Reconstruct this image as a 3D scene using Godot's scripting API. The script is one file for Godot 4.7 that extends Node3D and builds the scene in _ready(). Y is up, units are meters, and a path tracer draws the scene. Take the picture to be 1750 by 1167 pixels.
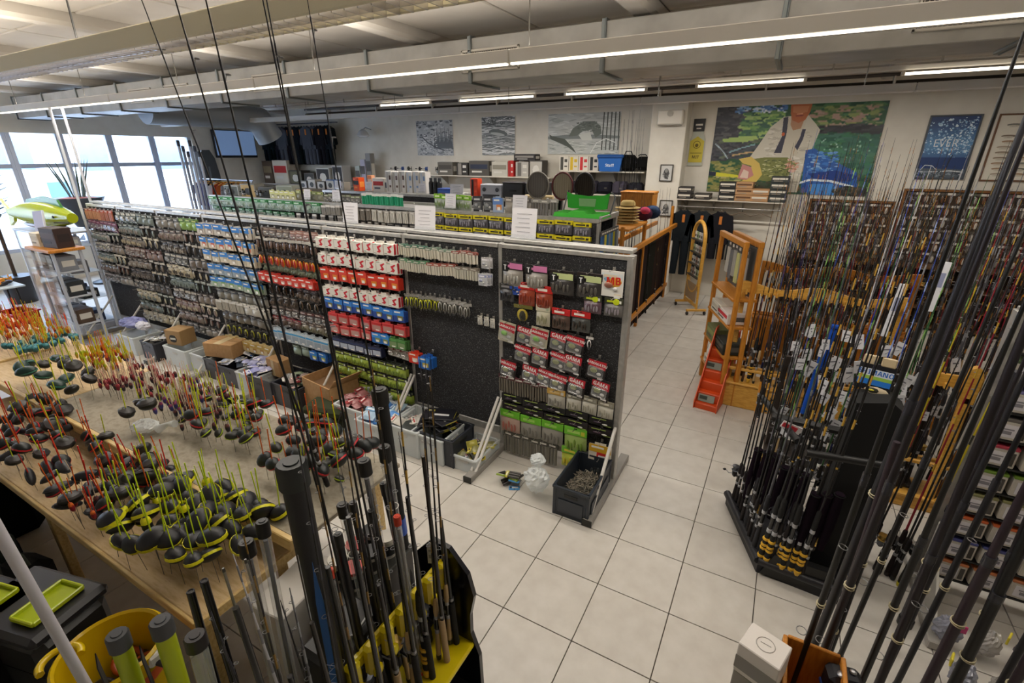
extends Node3D
# A fishing tackle shop seen from a raised stand. Units are metres, floor at y = 0,
# the long display walls run along x, the shop front (windows) is the wall at x = -10.

var rng := RandomNumberGenerator.new()
var used := {}
var cache := {}
var mt := {}
const ORD := ["first", "second", "third", "fourth", "fifth", "sixth", "seventh", "eighth", "ninth", "tenth", "eleventh", "twelfth", "thirteenth", "fourteenth", "fifteenth", "sixteenth", "seventeenth", "eighteenth", "nineteenth", "twentieth", "twenty-first", "twenty-second", "twenty-third", "twenty-fourth"]


class MB:
	# collects shapes with vertex colours into one mesh
	var V := PackedVector3Array()
	var N := PackedVector3Array()
	var C := PackedColorArray()
	var I := PackedInt32Array()
	var k := Color.WHITE
	var x := Transform3D.IDENTITY

	func c(h) -> MB:
		k = Color(h).srgb_to_linear()
		return self

	func at(p: Vector3, r := Vector3.ZERO, s := Vector3.ONE) -> MB:
		x = Transform3D(Basis.from_euler(r) * Basis.from_scale(s), p)
		return self

	func vert(p: Vector3, n: Vector3) -> int:
		V.append(x * p)
		N.append((x.basis.inverse().transposed() * n).normalized())
		C.append(k)
		return V.size() - 1

	func tri(a: int, b: int, d: int) -> void:
		var g := (V[b] - V[a]).cross(V[d] - V[a])
		if g.dot(N[a] + N[b] + N[d]) > 0.0:
			I.append_array([a, d, b])
		else:
			I.append_array([a, b, d])

	func poly(p: Array, n: Vector3) -> void:
		var f := V.size()
		for q in p:
			vert(q, n)
		for i in range(1, p.size() - 1):
			tri(f, f + i, f + i + 1)

	func box(ctr: Vector3, s: Vector3, b := 0.0) -> MB:
		var h := s * 0.5
		b = minf(b, minf(h.x, minf(h.y, h.z)) * 0.9)
		var P := func(sx, sy, sz, a) -> Vector3:
			var v := Vector3(sx * (h.x - b), sy * (h.y - b), sz * (h.z - b))
			v[a] = [sx, sy, sz][a] * h[a]
			return ctr + v
		for a in 3:
			for s1 in [-1, 1]:
				var q := []
				for t in [[-1, -1], [1, -1], [1, 1], [-1, 1]]:
					var e := [0, 0, 0]
					e[a] = s1
					e[(a + 1) % 3] = t[0]
					e[(a + 2) % 3] = t[1]
					q.append(P.call(e[0], e[1], e[2], a))
				var n := Vector3.ZERO
				n[a] = s1
				poly(q, n)
		if b > 0.0:
			for a in 3:
				var a1 := (a + 1) % 3
				var a2 := (a + 2) % 3
				for s1 in [-1, 1]:
					for s2 in [-1, 1]:
						var e := [0, 0, 0]
						e[a1] = s1
						e[a2] = s2
						var n := Vector3(e[0], e[1], e[2])
						var e2 := e.duplicate()
						e[a] = -1
						e2[a] = 1
						poly([P.call(e[0], e[1], e[2], a1), P.call(e2[0], e2[1], e2[2], a1), P.call(e2[0], e2[1], e2[2], a2), P.call(e[0], e[1], e[2], a2)], n.normalized())
			for sx in [-1, 1]:
				for sy in [-1, 1]:
					for sz in [-1, 1]:
						poly([P.call(sx, sy, sz, 0), P.call(sx, sy, sz, 1), P.call(sx, sy, sz, 2)], Vector3(sx, sy, sz).normalized())
		return self

	func tube(pts: Array, rad, sides := 8, cap := true) -> MB:
		var n := pts.size()
		var t0: Vector3 = (pts[1] - pts[0]).normalized()
		var u := t0.cross(Vector3(0.31, 0.2, 0.93)).normalized()
		if u.length() < 0.5:
			u = t0.cross(Vector3(1, 0, 0)).normalized()
		var f := V.size()
		for i in n:
			var t: Vector3 = (pts[mini(i + 1, n - 1)] - pts[maxi(i - 1, 0)]).normalized()
			u = (u - t * u.dot(t)).normalized()
			var w := t.cross(u)
			var r: float = rad[i] if rad is Array else rad
			for j in sides:
				var a := TAU * j / sides
				var d := u * cos(a) + w * sin(a)
				vert(pts[i] + d * r, d)
		for i in n - 1:
			for j in sides:
				var a := f + i * sides + j
				var b := f + i * sides + (j + 1) % sides
				tri(a, b, b + sides)
				tri(a, b + sides, a + sides)
		if cap:
			for e in [0, n - 1]:
				var t: Vector3 = (pts[1] - pts[0] if e == 0 else pts[n - 1] - pts[n - 2]).normalized() * (-1.0 if e == 0 else 1.0)
				var q := []
				for j in sides:
					q.append(x.affine_inverse() * V[f + e * sides + j])
				poly(q, t)
		return self

	func lathe(prof: Array, sides := 16, smooth := false) -> MB:
		# profile of Vector2(radius, height) from bottom to top, turned about y
		var n := prof.size()
		for i in n - 1:
			var p: Vector2 = prof[i]
			var q: Vector2 = prof[i + 1]
			var d := (q - p)
			if d.length() < 1e-6:
				continue
			var n0 := Vector2(d.y, -d.x).normalized()
			var n1 := n0
			if smooth:
				if i > 0:
					var d0: Vector2 = p - prof[i - 1]
					n0 = (n0 + Vector2(d0.y, -d0.x).normalized()).normalized()
				if i < n - 2:
					var d1: Vector2 = prof[i + 2] - q
					n1 = (n1 + Vector2(d1.y, -d1.x).normalized()).normalized()
			var f := V.size()
			for j in sides:
				var a := TAU * j / sides
				var e := Vector3(cos(a), 0, sin(a))
				vert(e * p.x + Vector3(0, p.y, 0), e * n0.x + Vector3(0, n0.y, 0))
				vert(e * q.x + Vector3(0, q.y, 0), e * n1.x + Vector3(0, n1.y, 0))
			for j in sides:
				var a := f + j * 2
				var b := f + ((j + 1) % sides) * 2
				if p.x > 1e-6:
					tri(a, b, b + 1)
				if q.x > 1e-6:
					tri(a, b + 1, a + 1)
		return self

	func ball(ctr: Vector3, r: Vector3, sides := 10, rings := 6) -> MB:
		var f := V.size()
		for i in rings + 1:
			var th := PI * i / rings
			for j in sides:
				var a := TAU * j / sides
				var d := Vector3(sin(th) * cos(a), cos(th), sin(th) * sin(a))
				vert(ctr + d * r, d / r)
		for i in rings:
			for j in sides:
				var a := f + i * sides + j
				var b := f + i * sides + (j + 1) % sides
				tri(a, b, b + sides)
				tri(a, b + sides, a + sides)
		return self

	func prism(pl: Array, z0: float, z1: float) -> MB:
		var pv := PackedVector2Array(pl)
		var idx := Geometry2D.triangulate_polygon(pv)
		for z in [z0, z1]:
			var f := V.size()
			for p in pv:
				vert(Vector3(p.x, p.y, z), Vector3(0, 0, -1 if z == z0 else 1))
			for i in range(0, idx.size(), 3):
				tri(f + idx[i], f + idx[i + 1], f + idx[i + 2])
		var cw := Geometry2D.is_polygon_clockwise(pv)
		for i in pv.size():
			var a := pv[i]
			var b := pv[(i + 1) % pv.size()]
			var d := (b - a).normalized()
			var n := Vector3(d.y, -d.x, 0) * (-1.0 if cw else 1.0)
			poly([Vector3(a.x, a.y, z0), Vector3(b.x, b.y, z0), Vector3(b.x, b.y, z1), Vector3(a.x, a.y, z1)], n)
		return self

	func ring(ctr: Vector3, nrm: Vector3, r: float, t: float, seg := 12, sides := 5, arc := TAU) -> MB:
		var u := nrm.cross(Vector3(0.3, 0.9, 0.2)).normalized()
		var w := nrm.cross(u).normalized()
		var pts := []
		for i in seg + 1:
			var a := arc * i / seg
			pts.append(ctr + (u * cos(a) + w * sin(a)) * r)
		return tube(pts, t, sides, arc < TAU - 0.01)

	func pillow(w: float, h: float, d: float, y0 := 0.0, n := 6, lump := 0.0, rs := 1) -> MB:
		# a filled bag: flat back at z = 0, swollen front; bottom edge at y0
		var g := RandomNumberGenerator.new()
		g.seed = rs
		var Z := []
		for i in n + 1:
			for j in n + 1:
				var a := absf(2.0 * j / n - 1.0)
				var b := absf(2.0 * i / n - 1.0)
				Z.append(d * (1.0 - pow(a, 3)) * (1.0 - pow(b, 3)) * (1.0 + lump * g.randf_range(-1, 1)) + 0.001)
		var f := V.size()
		for i in n + 1:
			for j in n + 1:
				var zx: float = (Z[i * (n + 1) + mini(j + 1, n)] - Z[i * (n + 1) + maxi(j - 1, 0)]) / (2.0 * w / n)
				var zy: float = (Z[mini(i + 1, n) * (n + 1) + j] - Z[maxi(i - 1, 0) * (n + 1) + j]) / (2.0 * h / n)
				vert(Vector3((1.0 * j / n - 0.5) * w, y0 + h * i / n, Z[i * (n + 1) + j]), Vector3(-zx, -zy, 1))
		for i in n:
			for j in n:
				var a := f + i * (n + 1) + j
				tri(a, a + 1, a + n + 2)
				tri(a, a + n + 2, a + n + 1)
		poly([Vector3(-w / 2, y0, 0), Vector3(w / 2, y0, 0), Vector3(w / 2, y0 + h, 0), Vector3(-w / 2, y0 + h, 0)], Vector3(0, 0, -1))
		return self

	func mesh() -> ArrayMesh:
		var a := []
		a.resize(Mesh.ARRAY_MAX)
		a[Mesh.ARRAY_VERTEX] = V
		a[Mesh.ARRAY_NORMAL] = N
		a[Mesh.ARRAY_COLOR] = C
		a[Mesh.ARRAY_INDEX] = I
		var m := ArrayMesh.new()
		m.add_surface_from_arrays(Mesh.PRIMITIVE_TRIANGLES, a)
		return m


func numbered(called: String) -> String:
	var n: int = used.get(called, 0)
	used[called] = n + 1
	return called if n == 0 else "%s_%03d" % [called, n]


func fit(label: String) -> String:
	# at most sixteen words: drop fillers first
	for w in [" the ", " a ", " of ", " and ", " on ", " small "]:
		while label.split(" ", false).size() > 16 and label.contains(w):
			label = label.replace(w, " ") if label.count(w) == 1 else label.substr(0, label.find(w)) + " " + label.substr(label.find(w) + w.length())
	return label


func tag(o: Node, label := "", category := "", group := "", kind := "") -> Node:
	label = fit(label)
	for p in [["label", label], ["category", category], ["group", group], ["kind", kind]]:
		if p[1]:
			o.set_meta(p[0], p[1])
	return o


func thing(called: String, label: String, category: String, at := Vector3.ZERO, turn := 0.0, group := "") -> Node3D:
	var o := Node3D.new()
	o.name = numbered(called)
	add_child(o)
	o.position = at
	o.rotation.y = turn
	tag(o, label, category, group)
	return o


func part(par: Node, called: String, m, mat: Material, xf := Transform3D.IDENTITY) -> MeshInstance3D:
	var o := MeshInstance3D.new()
	o.mesh = m.mesh() if m is MB else m
	o.material_override = mat
	o.transform = xf
	if par == self:
		o.name = numbered(called)
		add_child(o)
	else:
		o.name = called
		par.add_child(o, true)
	return o


func struct(called: String, m, mat: Material, par: Node = self) -> MeshInstance3D:
	var o := part(par, called, m, mat)
	o.set_meta("kind", "structure")
	return o


func T(p: Vector3, r := Vector3.ZERO, s := 1.0) -> Transform3D:
	return Transform3D(Basis.from_euler(r).scaled(Vector3.ONE * s), p)


func vmat(rough: float, metal := 0.0, spec := 0.5) -> StandardMaterial3D:
	var m := StandardMaterial3D.new()
	m.vertex_color_use_as_albedo = true
	m.roughness = rough
	m.metallic = metal
	m.metallic_specular = spec
	return m


func solid(col, rough := 0.6, metal := 0.0) -> StandardMaterial3D:
	var key := "solid%s%s%s" % [col, rough, metal]
	if not cache.has(key):
		var m := StandardMaterial3D.new()
		m.albedo_color = Color(col)
		m.roughness = rough
		m.metallic = metal
		cache[key] = m
	return cache[key]


func noise_tex(freq: float, stops: Array, seed_ := 1, size := 512, type := FastNoiseLite.TYPE_SIMPLEX_SMOOTH, oct := 4) -> NoiseTexture2D:
	var n := FastNoiseLite.new()
	n.noise_type = type
	n.frequency = freq
	n.seed = seed_
	n.fractal_octaves = oct
	var g := Gradient.new()
	g.offsets = PackedFloat32Array(stops.map(func(s): return s[0]))
	g.colors = PackedColorArray(stops.map(func(s): return Color(s[1])))
	var t := NoiseTexture2D.new()
	t.width = size
	t.height = size
	t.seamless = true
	t.noise = n
	t.color_ramp = g
	return t


func tri_mat(tex: Texture2D, scale_: Vector3, rough := 0.7, world := true, rel := 0.0) -> StandardMaterial3D:
	var m := StandardMaterial3D.new()
	m.albedo_texture = tex
	m.uv1_triplanar = true
	m.uv1_world_triplanar = world
	m.uv1_scale = scale_
	m.roughness = rough
	if rel > 0.0:
		m.heightmap_enabled = true
		m.heightmap_texture = tex
		m.heightmap_scale = rel
	return m


func lamp(called: String, par: Node, pos: Vector3, size: Vector2, energy: float, col := Color(1, 0.97, 0.93), up := false) -> void:
	var l := AreaLight3D.new()
	l.name = called
	l.area_size = size
	l.light_energy = energy
	l.light_color = col
	l.area_range = 30.0
	l.area_attenuation = 2.0
	l.shadow_enabled = true
	l.position = pos
	l.rotation.x = PI / 2 if up else -PI / 2
	par.add_child(l, true)


func words(par: Node, called: String, s: String, height: float, col, xf: Transform3D, depth := 0.001, bold := true) -> MeshInstance3D:
	var key := "txt%s|%s|%s" % [s, height, bold]
	if not cache.has(key):
		var f := SystemFont.new()
		f.font_names = PackedStringArray(["Droid Sans"])
		f.font_weight = 700 if bold else 400
		var t := TextMesh.new()
		t.text = s
		t.font = f
		t.font_size = 16
		t.pixel_size = height / 12.0
		t.depth = depth
		t.curve_step = 3.0
		cache[key] = t
	return part(par, called, cache[key], solid(col, 0.5), xf)


func make_materials() -> void:
	mt.matte = vmat(0.85)
	mt.paper = vmat(0.6)
	mt.satin = vmat(0.42)
	mt.gloss = vmat(0.22)
	mt.metal = vmat(0.32, 0.9)
	mt.rough_metal = vmat(0.5, 0.7)
	var gw := StandardMaterial3D.new()
	gw.albedo_color = Color("#fff8ec")
	gw.emission_enabled = true
	gw.emission = Color("#fff3dc")
	gw.emission_energy_multiplier = 3.0
	mt.glow = gw
	mt.cloth = vmat(0.95, 0.0, 0.2)
	var gl := StandardMaterial3D.new()
	gl.transparency = BaseMaterial3D.TRANSPARENCY_ALPHA
	gl.albedo_color = Color(0.95, 0.97, 1.0, 0.06)
	gl.roughness = 0.04
	mt.glass = gl
	var cl := StandardMaterial3D.new()
	cl.transparency = BaseMaterial3D.TRANSPARENCY_ALPHA
	cl.albedo_color = Color(0.9, 0.92, 0.93, 0.16)
	cl.roughness = 0.12
	mt.clear = cl
	var mk := StandardMaterial3D.new()
	mk.transparency = BaseMaterial3D.TRANSPARENCY_ALPHA
	mk.albedo_color = Color(0.9, 0.92, 0.92, 0.6)
	mk.roughness = 0.35
	mt.milky = mk
	mt.tile = tri_mat(noise_tex(0.012, [[0.0, "#bdb7ae"], [0.5, "#c5c0b7"], [1.0, "#ccc7bf"]], 3, 512, FastNoiseLite.TYPE_SIMPLEX_SMOOTH, 5), Vector3.ONE * 0.9, 0.33)
	mt.plaster = tri_mat(noise_tex(0.02, [[0.0, "#d9d3c6"], [1.0, "#e4dfd3"]], 5, 256), Vector3.ONE * 0.5, 0.9)
	mt.ceiling = tri_mat(noise_tex(0.015, [[0.0, "#b9b2a9"], [1.0, "#c6c0b7"]], 7, 256), Vector3.ONE * 0.4, 0.9)
	mt.ply = tri_mat(noise_tex(0.02, [[0.0, "#b89868"], [0.4, "#cdaf80"], [0.7, "#d6bb8e"], [1.0, "#c4a473"]], 9), Vector3(0.7, 3.0, 4.0), 0.6)
	mt.greyboard = tri_mat(noise_tex(0.02, [[0.0, "#857c6c"], [0.45, "#9a917f"], [0.6, "#a29987"], [1.0, "#8d8473"]], 11), Vector3(1.2, 3.0, 1.6), 0.75)
	mt.pine = tri_mat(noise_tex(0.02, [[0.0, "#c4a062"], [0.5, "#d8b97c"], [1.0, "#e2c88f"]], 12), Vector3(0.6, 4.0, 5.0), 0.55)
	mt.oak = tri_mat(noise_tex(0.02, [[0.0, "#a8661c"], [0.5, "#c07d2a"], [1.0, "#cc8c36"]], 13), Vector3(4.0, 0.7, 4.0), 0.4)
	mt.dark_oak = tri_mat(noise_tex(0.02, [[0.0, "#6a4420"], [1.0, "#8a5c2c"]], 23, 256), Vector3(4, 1, 4), 0.45)
	mt.oak_l = tri_mat(noise_tex(0.02, [[0.0, "#c08c34"], [0.5, "#d4a044"], [1.0, "#deb056"]], 15), Vector3(1.0, 4.0, 4.0), 0.4)
	mt.alu = tri_mat(noise_tex(0.03, [[0.0, "#a9a7a3"], [1.0, "#c2c0bb"]], 17, 256), Vector3(2, 2, 2), 0.4)
	mt.alu.metallic = 0.55
	mt.duct = tri_mat(noise_tex(0.01, [[0.0, "#9b9994"], [0.5, "#a8a6a1"], [1.0, "#b5b4b0"]], 19, 256), Vector3(1, 1, 1), 0.45)
	mt.duct.metallic = 0.35
	mt.cardboard = tri_mat(noise_tex(0.03, [[0.0, "#ab8456"], [1.0, "#bd966a"]], 21, 256), Vector3(2, 2, 2), 0.85)
	# carpet-like display panel: dark felt with pale flecks
	var im := Image.create(512, 512, false, Image.FORMAT_RGB8)
	im.fill(Color("#2b2b2d"))
	for i in 9000:
		var g := rng.randf_range(0.22, 0.62) if rng.randf() < 0.6 else rng.randf_range(0.05, 0.16)
		var cx := rng.randi_range(0, 511)
		var cy := rng.randi_range(0, 511)
		im.fill_rect(Rect2i(cx, cy, rng.randi_range(1, 4), rng.randi_range(1, 3)), Color(g, g, g * 1.02))
	mt.felt = tri_mat(ImageTexture.create_from_image(im), Vector3.ONE * 1.6, 0.95)


func set_view() -> void:
	var cam := Camera3D.new()
	cam.name = "camera"
	cam.position = Vector3(1.095, 2.6, 2.324)
	cam.rotation = Vector3(-0.3709, 0.5043, 0)
	cam.fov = 70.67
	cam.near = 0.05
	cam.current = true
	add_child(cam)
	var we := WorldEnvironment.new()
	we.name = "world"
	var e := Environment.new()
	e.background_mode = Environment.BG_SKY
	var sky := Sky.new()
	var sm := ProceduralSkyMaterial.new()
	sm.sky_top_color = Color("#a8c4ea")
	sm.sky_horizon_color = Color("#e4edfa")
	sm.ground_bottom_color = Color("#8d8f94")
	sm.ground_horizon_color = Color("#d5dce8")
	sm.sky_energy_multiplier = 3.4
	sm.ground_energy_multiplier = 2.2
	sky.sky_material = sm
	e.sky = sky
	e.tonemap_mode = Environment.TONE_MAPPER_LINEAR
	e.tonemap_exposure = 1.15
	e.sdfgi_enabled = true
	e.ssao_enabled = true
	e.ssil_enabled = true
	we.environment = e
	add_child(we)


func _ready() -> void:
	rng.seed = 20240517
	set_view()
	make_materials()
	build_room()
	build_ceiling()
	build_gondola_front()
	build_gondola_middle()
	build_back_wall()
	build_far_left()
	build_float_tables()
	build_floor_boxes()
	build_foreground()
	build_rod_racks()
	build_spool_wall()


func build_room() -> void:
	# floor: a screed with one slab per tile
	var fl := struct("floor", MB.new().c("#5d564c").box(Vector3(-3.75, -0.06, -1.5), Vector3(18.5, 0.1, 13.2)), solid("#4e473e", 0.9))
	var tile := MB.new().box(Vector3(0, -0.006, 0), Vector3(0.4445, 0.012, 0.4445), 0.0015).mesh()
	var cells := []
	for i in range(-29, 13):
		for j in range(-17, 11):
			var p := Vector3(i * 0.45 + 0.225, 0, j * 0.45 + 0.225)
			cells.append([p.distance_to(Vector3(0.75, 0, -0.9)) + (3.0 if p.x < -1.0 and p.z > -0.4 else 0.0) + (4.0 if p.z > 1.6 else 0.0), p])
	cells.sort_custom(func(a, b): return a[0] < b[0])
	for i in 300:
		part(fl, "tile", tile, mt.tile, T(cells[i][1]))
	var mm := MultiMesh.new()
	mm.transform_format = MultiMesh.TRANSFORM_3D
	mm.mesh = tile
	mm.instance_count = cells.size() - 300
	for i in mm.instance_count:
		mm.set_instance_transform(i, T(cells[i + 300][1]))
	var mi := MultiMeshInstance3D.new()
	mi.multimesh = mm
	mi.material_override = mt.tile
	mi.name = "tiles_beyond"
	mi.set_meta("kind", "stuff")
	fl.add_child(mi)
	# walls
	struct("wall_back", MB.new().box(Vector3(-3.75, 1.9, -7.7), Vector3(18.5, 4.0, 0.2)), mt.plaster)
	struct("wall_right", MB.new().box(Vector3(5.2, 1.9, -1.5), Vector3(0.2, 4.0, 12.6)), mt.plaster)
	struct("wall_front", MB.new().box(Vector3(-3.75, 1.9, 4.8), Vector3(18.5, 4.0, 0.2)), mt.plaster)
	var pil := struct("wall_pillar", MB.new().box(Vector3(-1.0, 1.9, -7.42), Vector3(0.62, 3.8, 0.4), 0.01), mt.plaster)
	# shop front: parapet, header, piers and four windows
	struct("wall_left", MB.new().box(Vector3(-12.75, 0.35, -1.5), Vector3(0.3, 0.7, 12.6)).box(Vector3(-12.75, 3.4, -1.5), Vector3(0.3, 0.8, 12.6)).box(Vector3(-12.75, 1.85, -6.62), Vector3(0.3, 2.3, 2.36)).box(Vector3(-12.75, 1.85, 4.55), Vector3(0.3, 2.3, 0.5)), mt.plaster)
	var zs := [4.3, 3.4, 2.5, 1.6, 0.72, -0.15, -1.02, -1.888, -2.741, -3.64, -4.526, -5.43]
	for i in 11:
		var z0: float = zs[i + 1]
		var z1: float = zs[i]
		var w := z1 - z0
		var zc := (z0 + z1) / 2
		var win := Node3D.new()
		win.name = numbered("window") if i == 0 else "window_%d" % (i + 1)
		add_child(win)
		win.set_meta("kind", "structure")
		win.position = Vector3(-12.7, 0, zc)
		var f := MB.new().c("#c3cad8")
		for s in [-1, 1]:
			f.box(Vector3(0, 1.9, s * (w / 2 - 0.035)), Vector3(0.1, 2.4, 0.07), 0.006)
		part(win, "window_frame", f.box(Vector3(0, 3.07, 0), Vector3(0.1, 0.1, w), 0.006).box(Vector3(0, 0.74, 0), Vector3(0.1, 0.08, w), 0.006), mt.satin)
		part(win, "transom", MB.new().c("#aab3c4").box(Vector3(0.02, 2.375, 0), Vector3(0.12, 0.085, w - 0.14), 0.006), mt.satin)
		part(win, "pane", MB.new().box(Vector3(0, 2.71, 0), Vector3(0.008, 0.6, w - 0.14)), mt.glass)
		part(win, "pane", MB.new().box(Vector3(0, 1.58, 0), Vector3(0.008, 1.6, w - 0.14)), mt.glass)
	# street outside
	struct("street_ground", MB.new().box(Vector3(-22.5, -0.15, -2), Vector3(19, 0.1, 40)), solid("#a5a6a8", 0.9))
	var b := thing("street_house", "pale house front across the street, seen through the shop windows", "building", Vector3(-25, 0, -3))
	part(b, "wall", MB.new().box(Vector3(0, 4, 0), Vector3(1, 8, 22)), solid("#e9e4da", 0.9))
	for z in [-8.0, -5.2, -2.4, 0.4, 3.2, 6.0]:
		for y in [2.6, 5.2]:
			var wn := part(b, "window", MB.new().c("#c8d0dc").box(Vector3(0.5, y, z), Vector3(0.12, 1.5, 1.5), 0.01), mt.satin)
			part(wn, "pane", MB.new().box(Vector3(0.57, y, z), Vector3(0.02, 1.3, 1.3)), solid("#5f7288", 0.1))
	var van := thing("delivery_van", "white delivery van parked outside, behind the second window", "van", Vector3(-16.6, -0.1, -2.4))
	part(van, "body", MB.new().prism([Vector2(-2.3, 0.35), Vector2(2.3, 0.35), Vector2(2.3, 1.2), Vector2(1.7, 1.45), Vector2(1.1, 2.3), Vector2(-2.2, 2.3), Vector2(-2.3, 2.2)], -0.9, 0.9), solid("#f2f3f5", 0.3), Transform3D(Basis(Vector3.UP, PI / 2), Vector3.ZERO))
	for z in [-1.5, 1.5]:
		for s in [-0.9, 0.9]:
			part(van, "wheel", MB.new().c("#222222").ring(Vector3(s, 0.35, z), Vector3(1, 0, 0), 0.25, 0.1, 16, 8).c("#999999").tube([Vector3(s - 0.05, 0.35, z), Vector3(s + 0.05, 0.35, z)], 0.2, 12), mt.satin)
	part(van, "side_window", MB.new().box(Vector3(0.905, 1.75, -1.15), Vector3(0.02, 0.55, 0.5), 0.005), solid("#6b8fb8", 0.1))
	words(van, "lettering", "136", 0.2, "#2c4a8c", Transform3D(Basis(Vector3.UP, PI / 2), Vector3(0.91, 1.55, 0.75)), 0.01)


func build_ceiling() -> void:
	var ce := struct("ceiling", MB.new().box(Vector3(-3.75, 3.87, -1.5), Vector3(18.5, 0.2, 13.2)), mt.ceiling)
	# precast slabs between ribs that run towards the back wall
	var ribs := []
	for i in 8:
		ribs.append(-11.7 + i * 2.3)
	for rx in ribs:
		part(ce, "ceiling_rib", MB.new().box(Vector3(rx, 3.72, -1.5), Vector3(0.2, 0.14, 12.4), 0.03), mt.ceiling)
		for z in 5:
			for s in 2:
				part(ce, "ceiling_slab", MB.new().box(Vector3(rx + 0.63 + s * 1.06, 3.765, -6.3 + z * 2.45), Vector3(1.03, 0.03, 2.42), 0.008), mt.ceiling)
	# sheet metal air duct with grilles
	var du := thing("air_duct", "grey sheet metal air duct with grilles hanging under the ceiling", "duct", Vector3(-2.5, 3.42, -2.26))
	for i in 13:
		part(du, "duct_section", MB.new().box(Vector3(-9.0 + i * 1.3, 0, 0), Vector3(1.28, 0.36, 0.5), 0.006), mt.duct)
		part(du, "flange", MB.new().c("#8f9696").box(Vector3(-9.65 + i * 1.3, 0, 0), Vector3(0.03, 0.39, 0.53), 0.004).c("#7a7f80").box(Vector3(-9.63 + i * 1.3, 0, 0), Vector3(0.012, 0.4, 0.54), 0.003), mt.rough_metal)
	for gx in [-7.6, -6.65, -4.65, -1.53, 1.9]:
		var gr := part(du, "grille", MB.new().c("#cfcac0").box(Vector3(gx + 2.5, 0.075, 0.255), Vector3(0.62, 0.02, 0.02), 0.004).box(Vector3(gx + 2.5, -0.095, 0.255), Vector3(0.62, 0.02, 0.02), 0.004).box(Vector3(gx + 2.2, -0.01, 0.255), Vector3(0.02, 0.19, 0.02), 0.004).box(Vector3(gx + 2.8, -0.01, 0.255), Vector3(0.02, 0.19, 0.02), 0.004).c("#38332d").box(Vector3(gx + 2.5, -0.01, 0.25), Vector3(0.58, 0.15, 0.005)), mt.satin)
		var fin := MB.new().c("#a49c90")
		for k in 24:
			fin.box(Vector3(gx + 2.22 + k * 0.0243, -0.01, 0.258), Vector3(0.006, 0.15, 0.012))
		part(gr, "fins", fin, mt.satin)
	# round branch duct at the far end
	part(du, "bend", MB.new().c("#9aa0a6").tube([Vector3(-6.6, -0.05, -0.5), Vector3(-6.6, -0.05, -2.2), Vector3(-6.6, -0.15, -2.7), Vector3(-6.6, -0.5, -2.9)], 0.28, 16), mt.rough_metal)
	# long white trunking with a glowing strip, above the front display wall
	light_line("near the grille duct", -1.15, 3.2, 3.29, -12.3, 4.9, 1)
	# louvred fluorescent line, upper left
	var lo := thing("louvre_lamp", "cream louvred strip lamp hanging under the ceiling, uppermost in the photo", "lamp", Vector3(-3.6, 3.19, 0.4))
	part(lo, "housing", MB.new().c("#ded6bb").box(Vector3(0, 0.06, 0.1), Vector3(12.0, 0.11, 0.02), 0.006).box(Vector3(0, 0.06, -0.1), Vector3(12.0, 0.11, 0.02), 0.006).box(Vector3(0, 0.11, 0), Vector3(12.0, 0.02, 0.2), 0.006), mt.satin)
	var lv := MB.new().c("#d5d3d8")
	for i in 150:
		lv.box(Vector3(-5.96 + i * 0.08, 0.02, 0), Vector3(0.006, 0.04, 0.18))
	part(lo, "louvres", lv.box(Vector3(0, 0.02, 0), Vector3(11.9, 0.035, 0.006)), mt.metal)
	for i in 8:
		part(lo, "tube", MB.new().tube([Vector3(-5.9 + i * 1.5, 0.07, 0), Vector3(-4.5 + i * 1.5, 0.07, 0)], 0.013, 8), mt.glow)
	for px in [-4.6, -2.4, 0.2, 2.6]:
		part(lo, "hanger", MB.new().c("#777777").tube([Vector3(px, 0.12, 0), Vector3(px + 0.02, 0.5, 0)], 0.006, 6), mt.metal)
	lamp("louvre_light", lo, Vector3(0, -0.02, 0), Vector2(11.8, 0.16), 8.0)
	part(lo, "upper_diffuser", MB.new().box(Vector3(0, 0.118, 0), Vector3(11.8, 0.008, 0.14), 0.001), mt.glow)
	lamp("louvre_uplight", lo, Vector3(0, 0.14, 0), Vector2(11.7, 0.14), 5.0, Color(1, 0.96, 0.9), true)
	# bare fluorescent battens on a rail towards the back
	var rail := thing("lamp_rail", "white lamp rail carrying bare fluorescent tubes before the back wall", "rail", Vector3(-2.5, 3.52, -5.5))
	part(rail, "rail", MB.new().c("#d8d4cc").box(Vector3(0, 0.02, 0), Vector3(14.6, 0.05, 0.07), 0.006).box(Vector3(0, 0.1, -0.14), Vector3(14.6, 0.025, 0.03), 0.004), mt.satin)
	for i in 14:
		part(rail, "rail_hanger", MB.new().c("#b5b0a8").box(Vector3(-6.7 + i * 1.05, 0.14, 0), Vector3(0.02, 0.2, 0.02), 0.003), mt.rough_metal)
	var k := 0
	for sp in [[-6.06, -4.9, "leftmost"], [-4.22, -2.79, "second from left"], [-2.22, -1.0, "third from left"], [-0.26, 1.0, "above the fisherman poster"], [2.03, 3.3, "above the blue lake poster"]]:
		var ft := thing("fluorescent_lamp", "bare glowing fluorescent tube on the white rail, %s" % sp[2], "lamp", Vector3((sp[0] + sp[1]) / 2, 3.47, -5.44), 0.0, "fluorescent tubes on the white rail")
		var hl: float = (sp[1] - sp[0]) / 2
		part(ft, "tube", MB.new().tube([Vector3(-hl, 0, 0), Vector3(hl, 0, 0)], 0.016, 10), mt.glow)
		for s in [-1, 1]:
			part(ft, "end_cap", MB.new().c("#e8e4da").box(Vector3(s * (hl + 0.02), 0.005, 0), Vector3(0.04, 0.05, 0.04), 0.006), mt.satin)
		lamp("fluorescent_light", ft, Vector3(0, -0.03, 0), Vector2(hl * 2, 0.04), 3.0)
		k += 1
	light_line("in front of the back wall posters", -4.6, 3.2, 3.28, -12.2, 4.9, 0)
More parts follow.
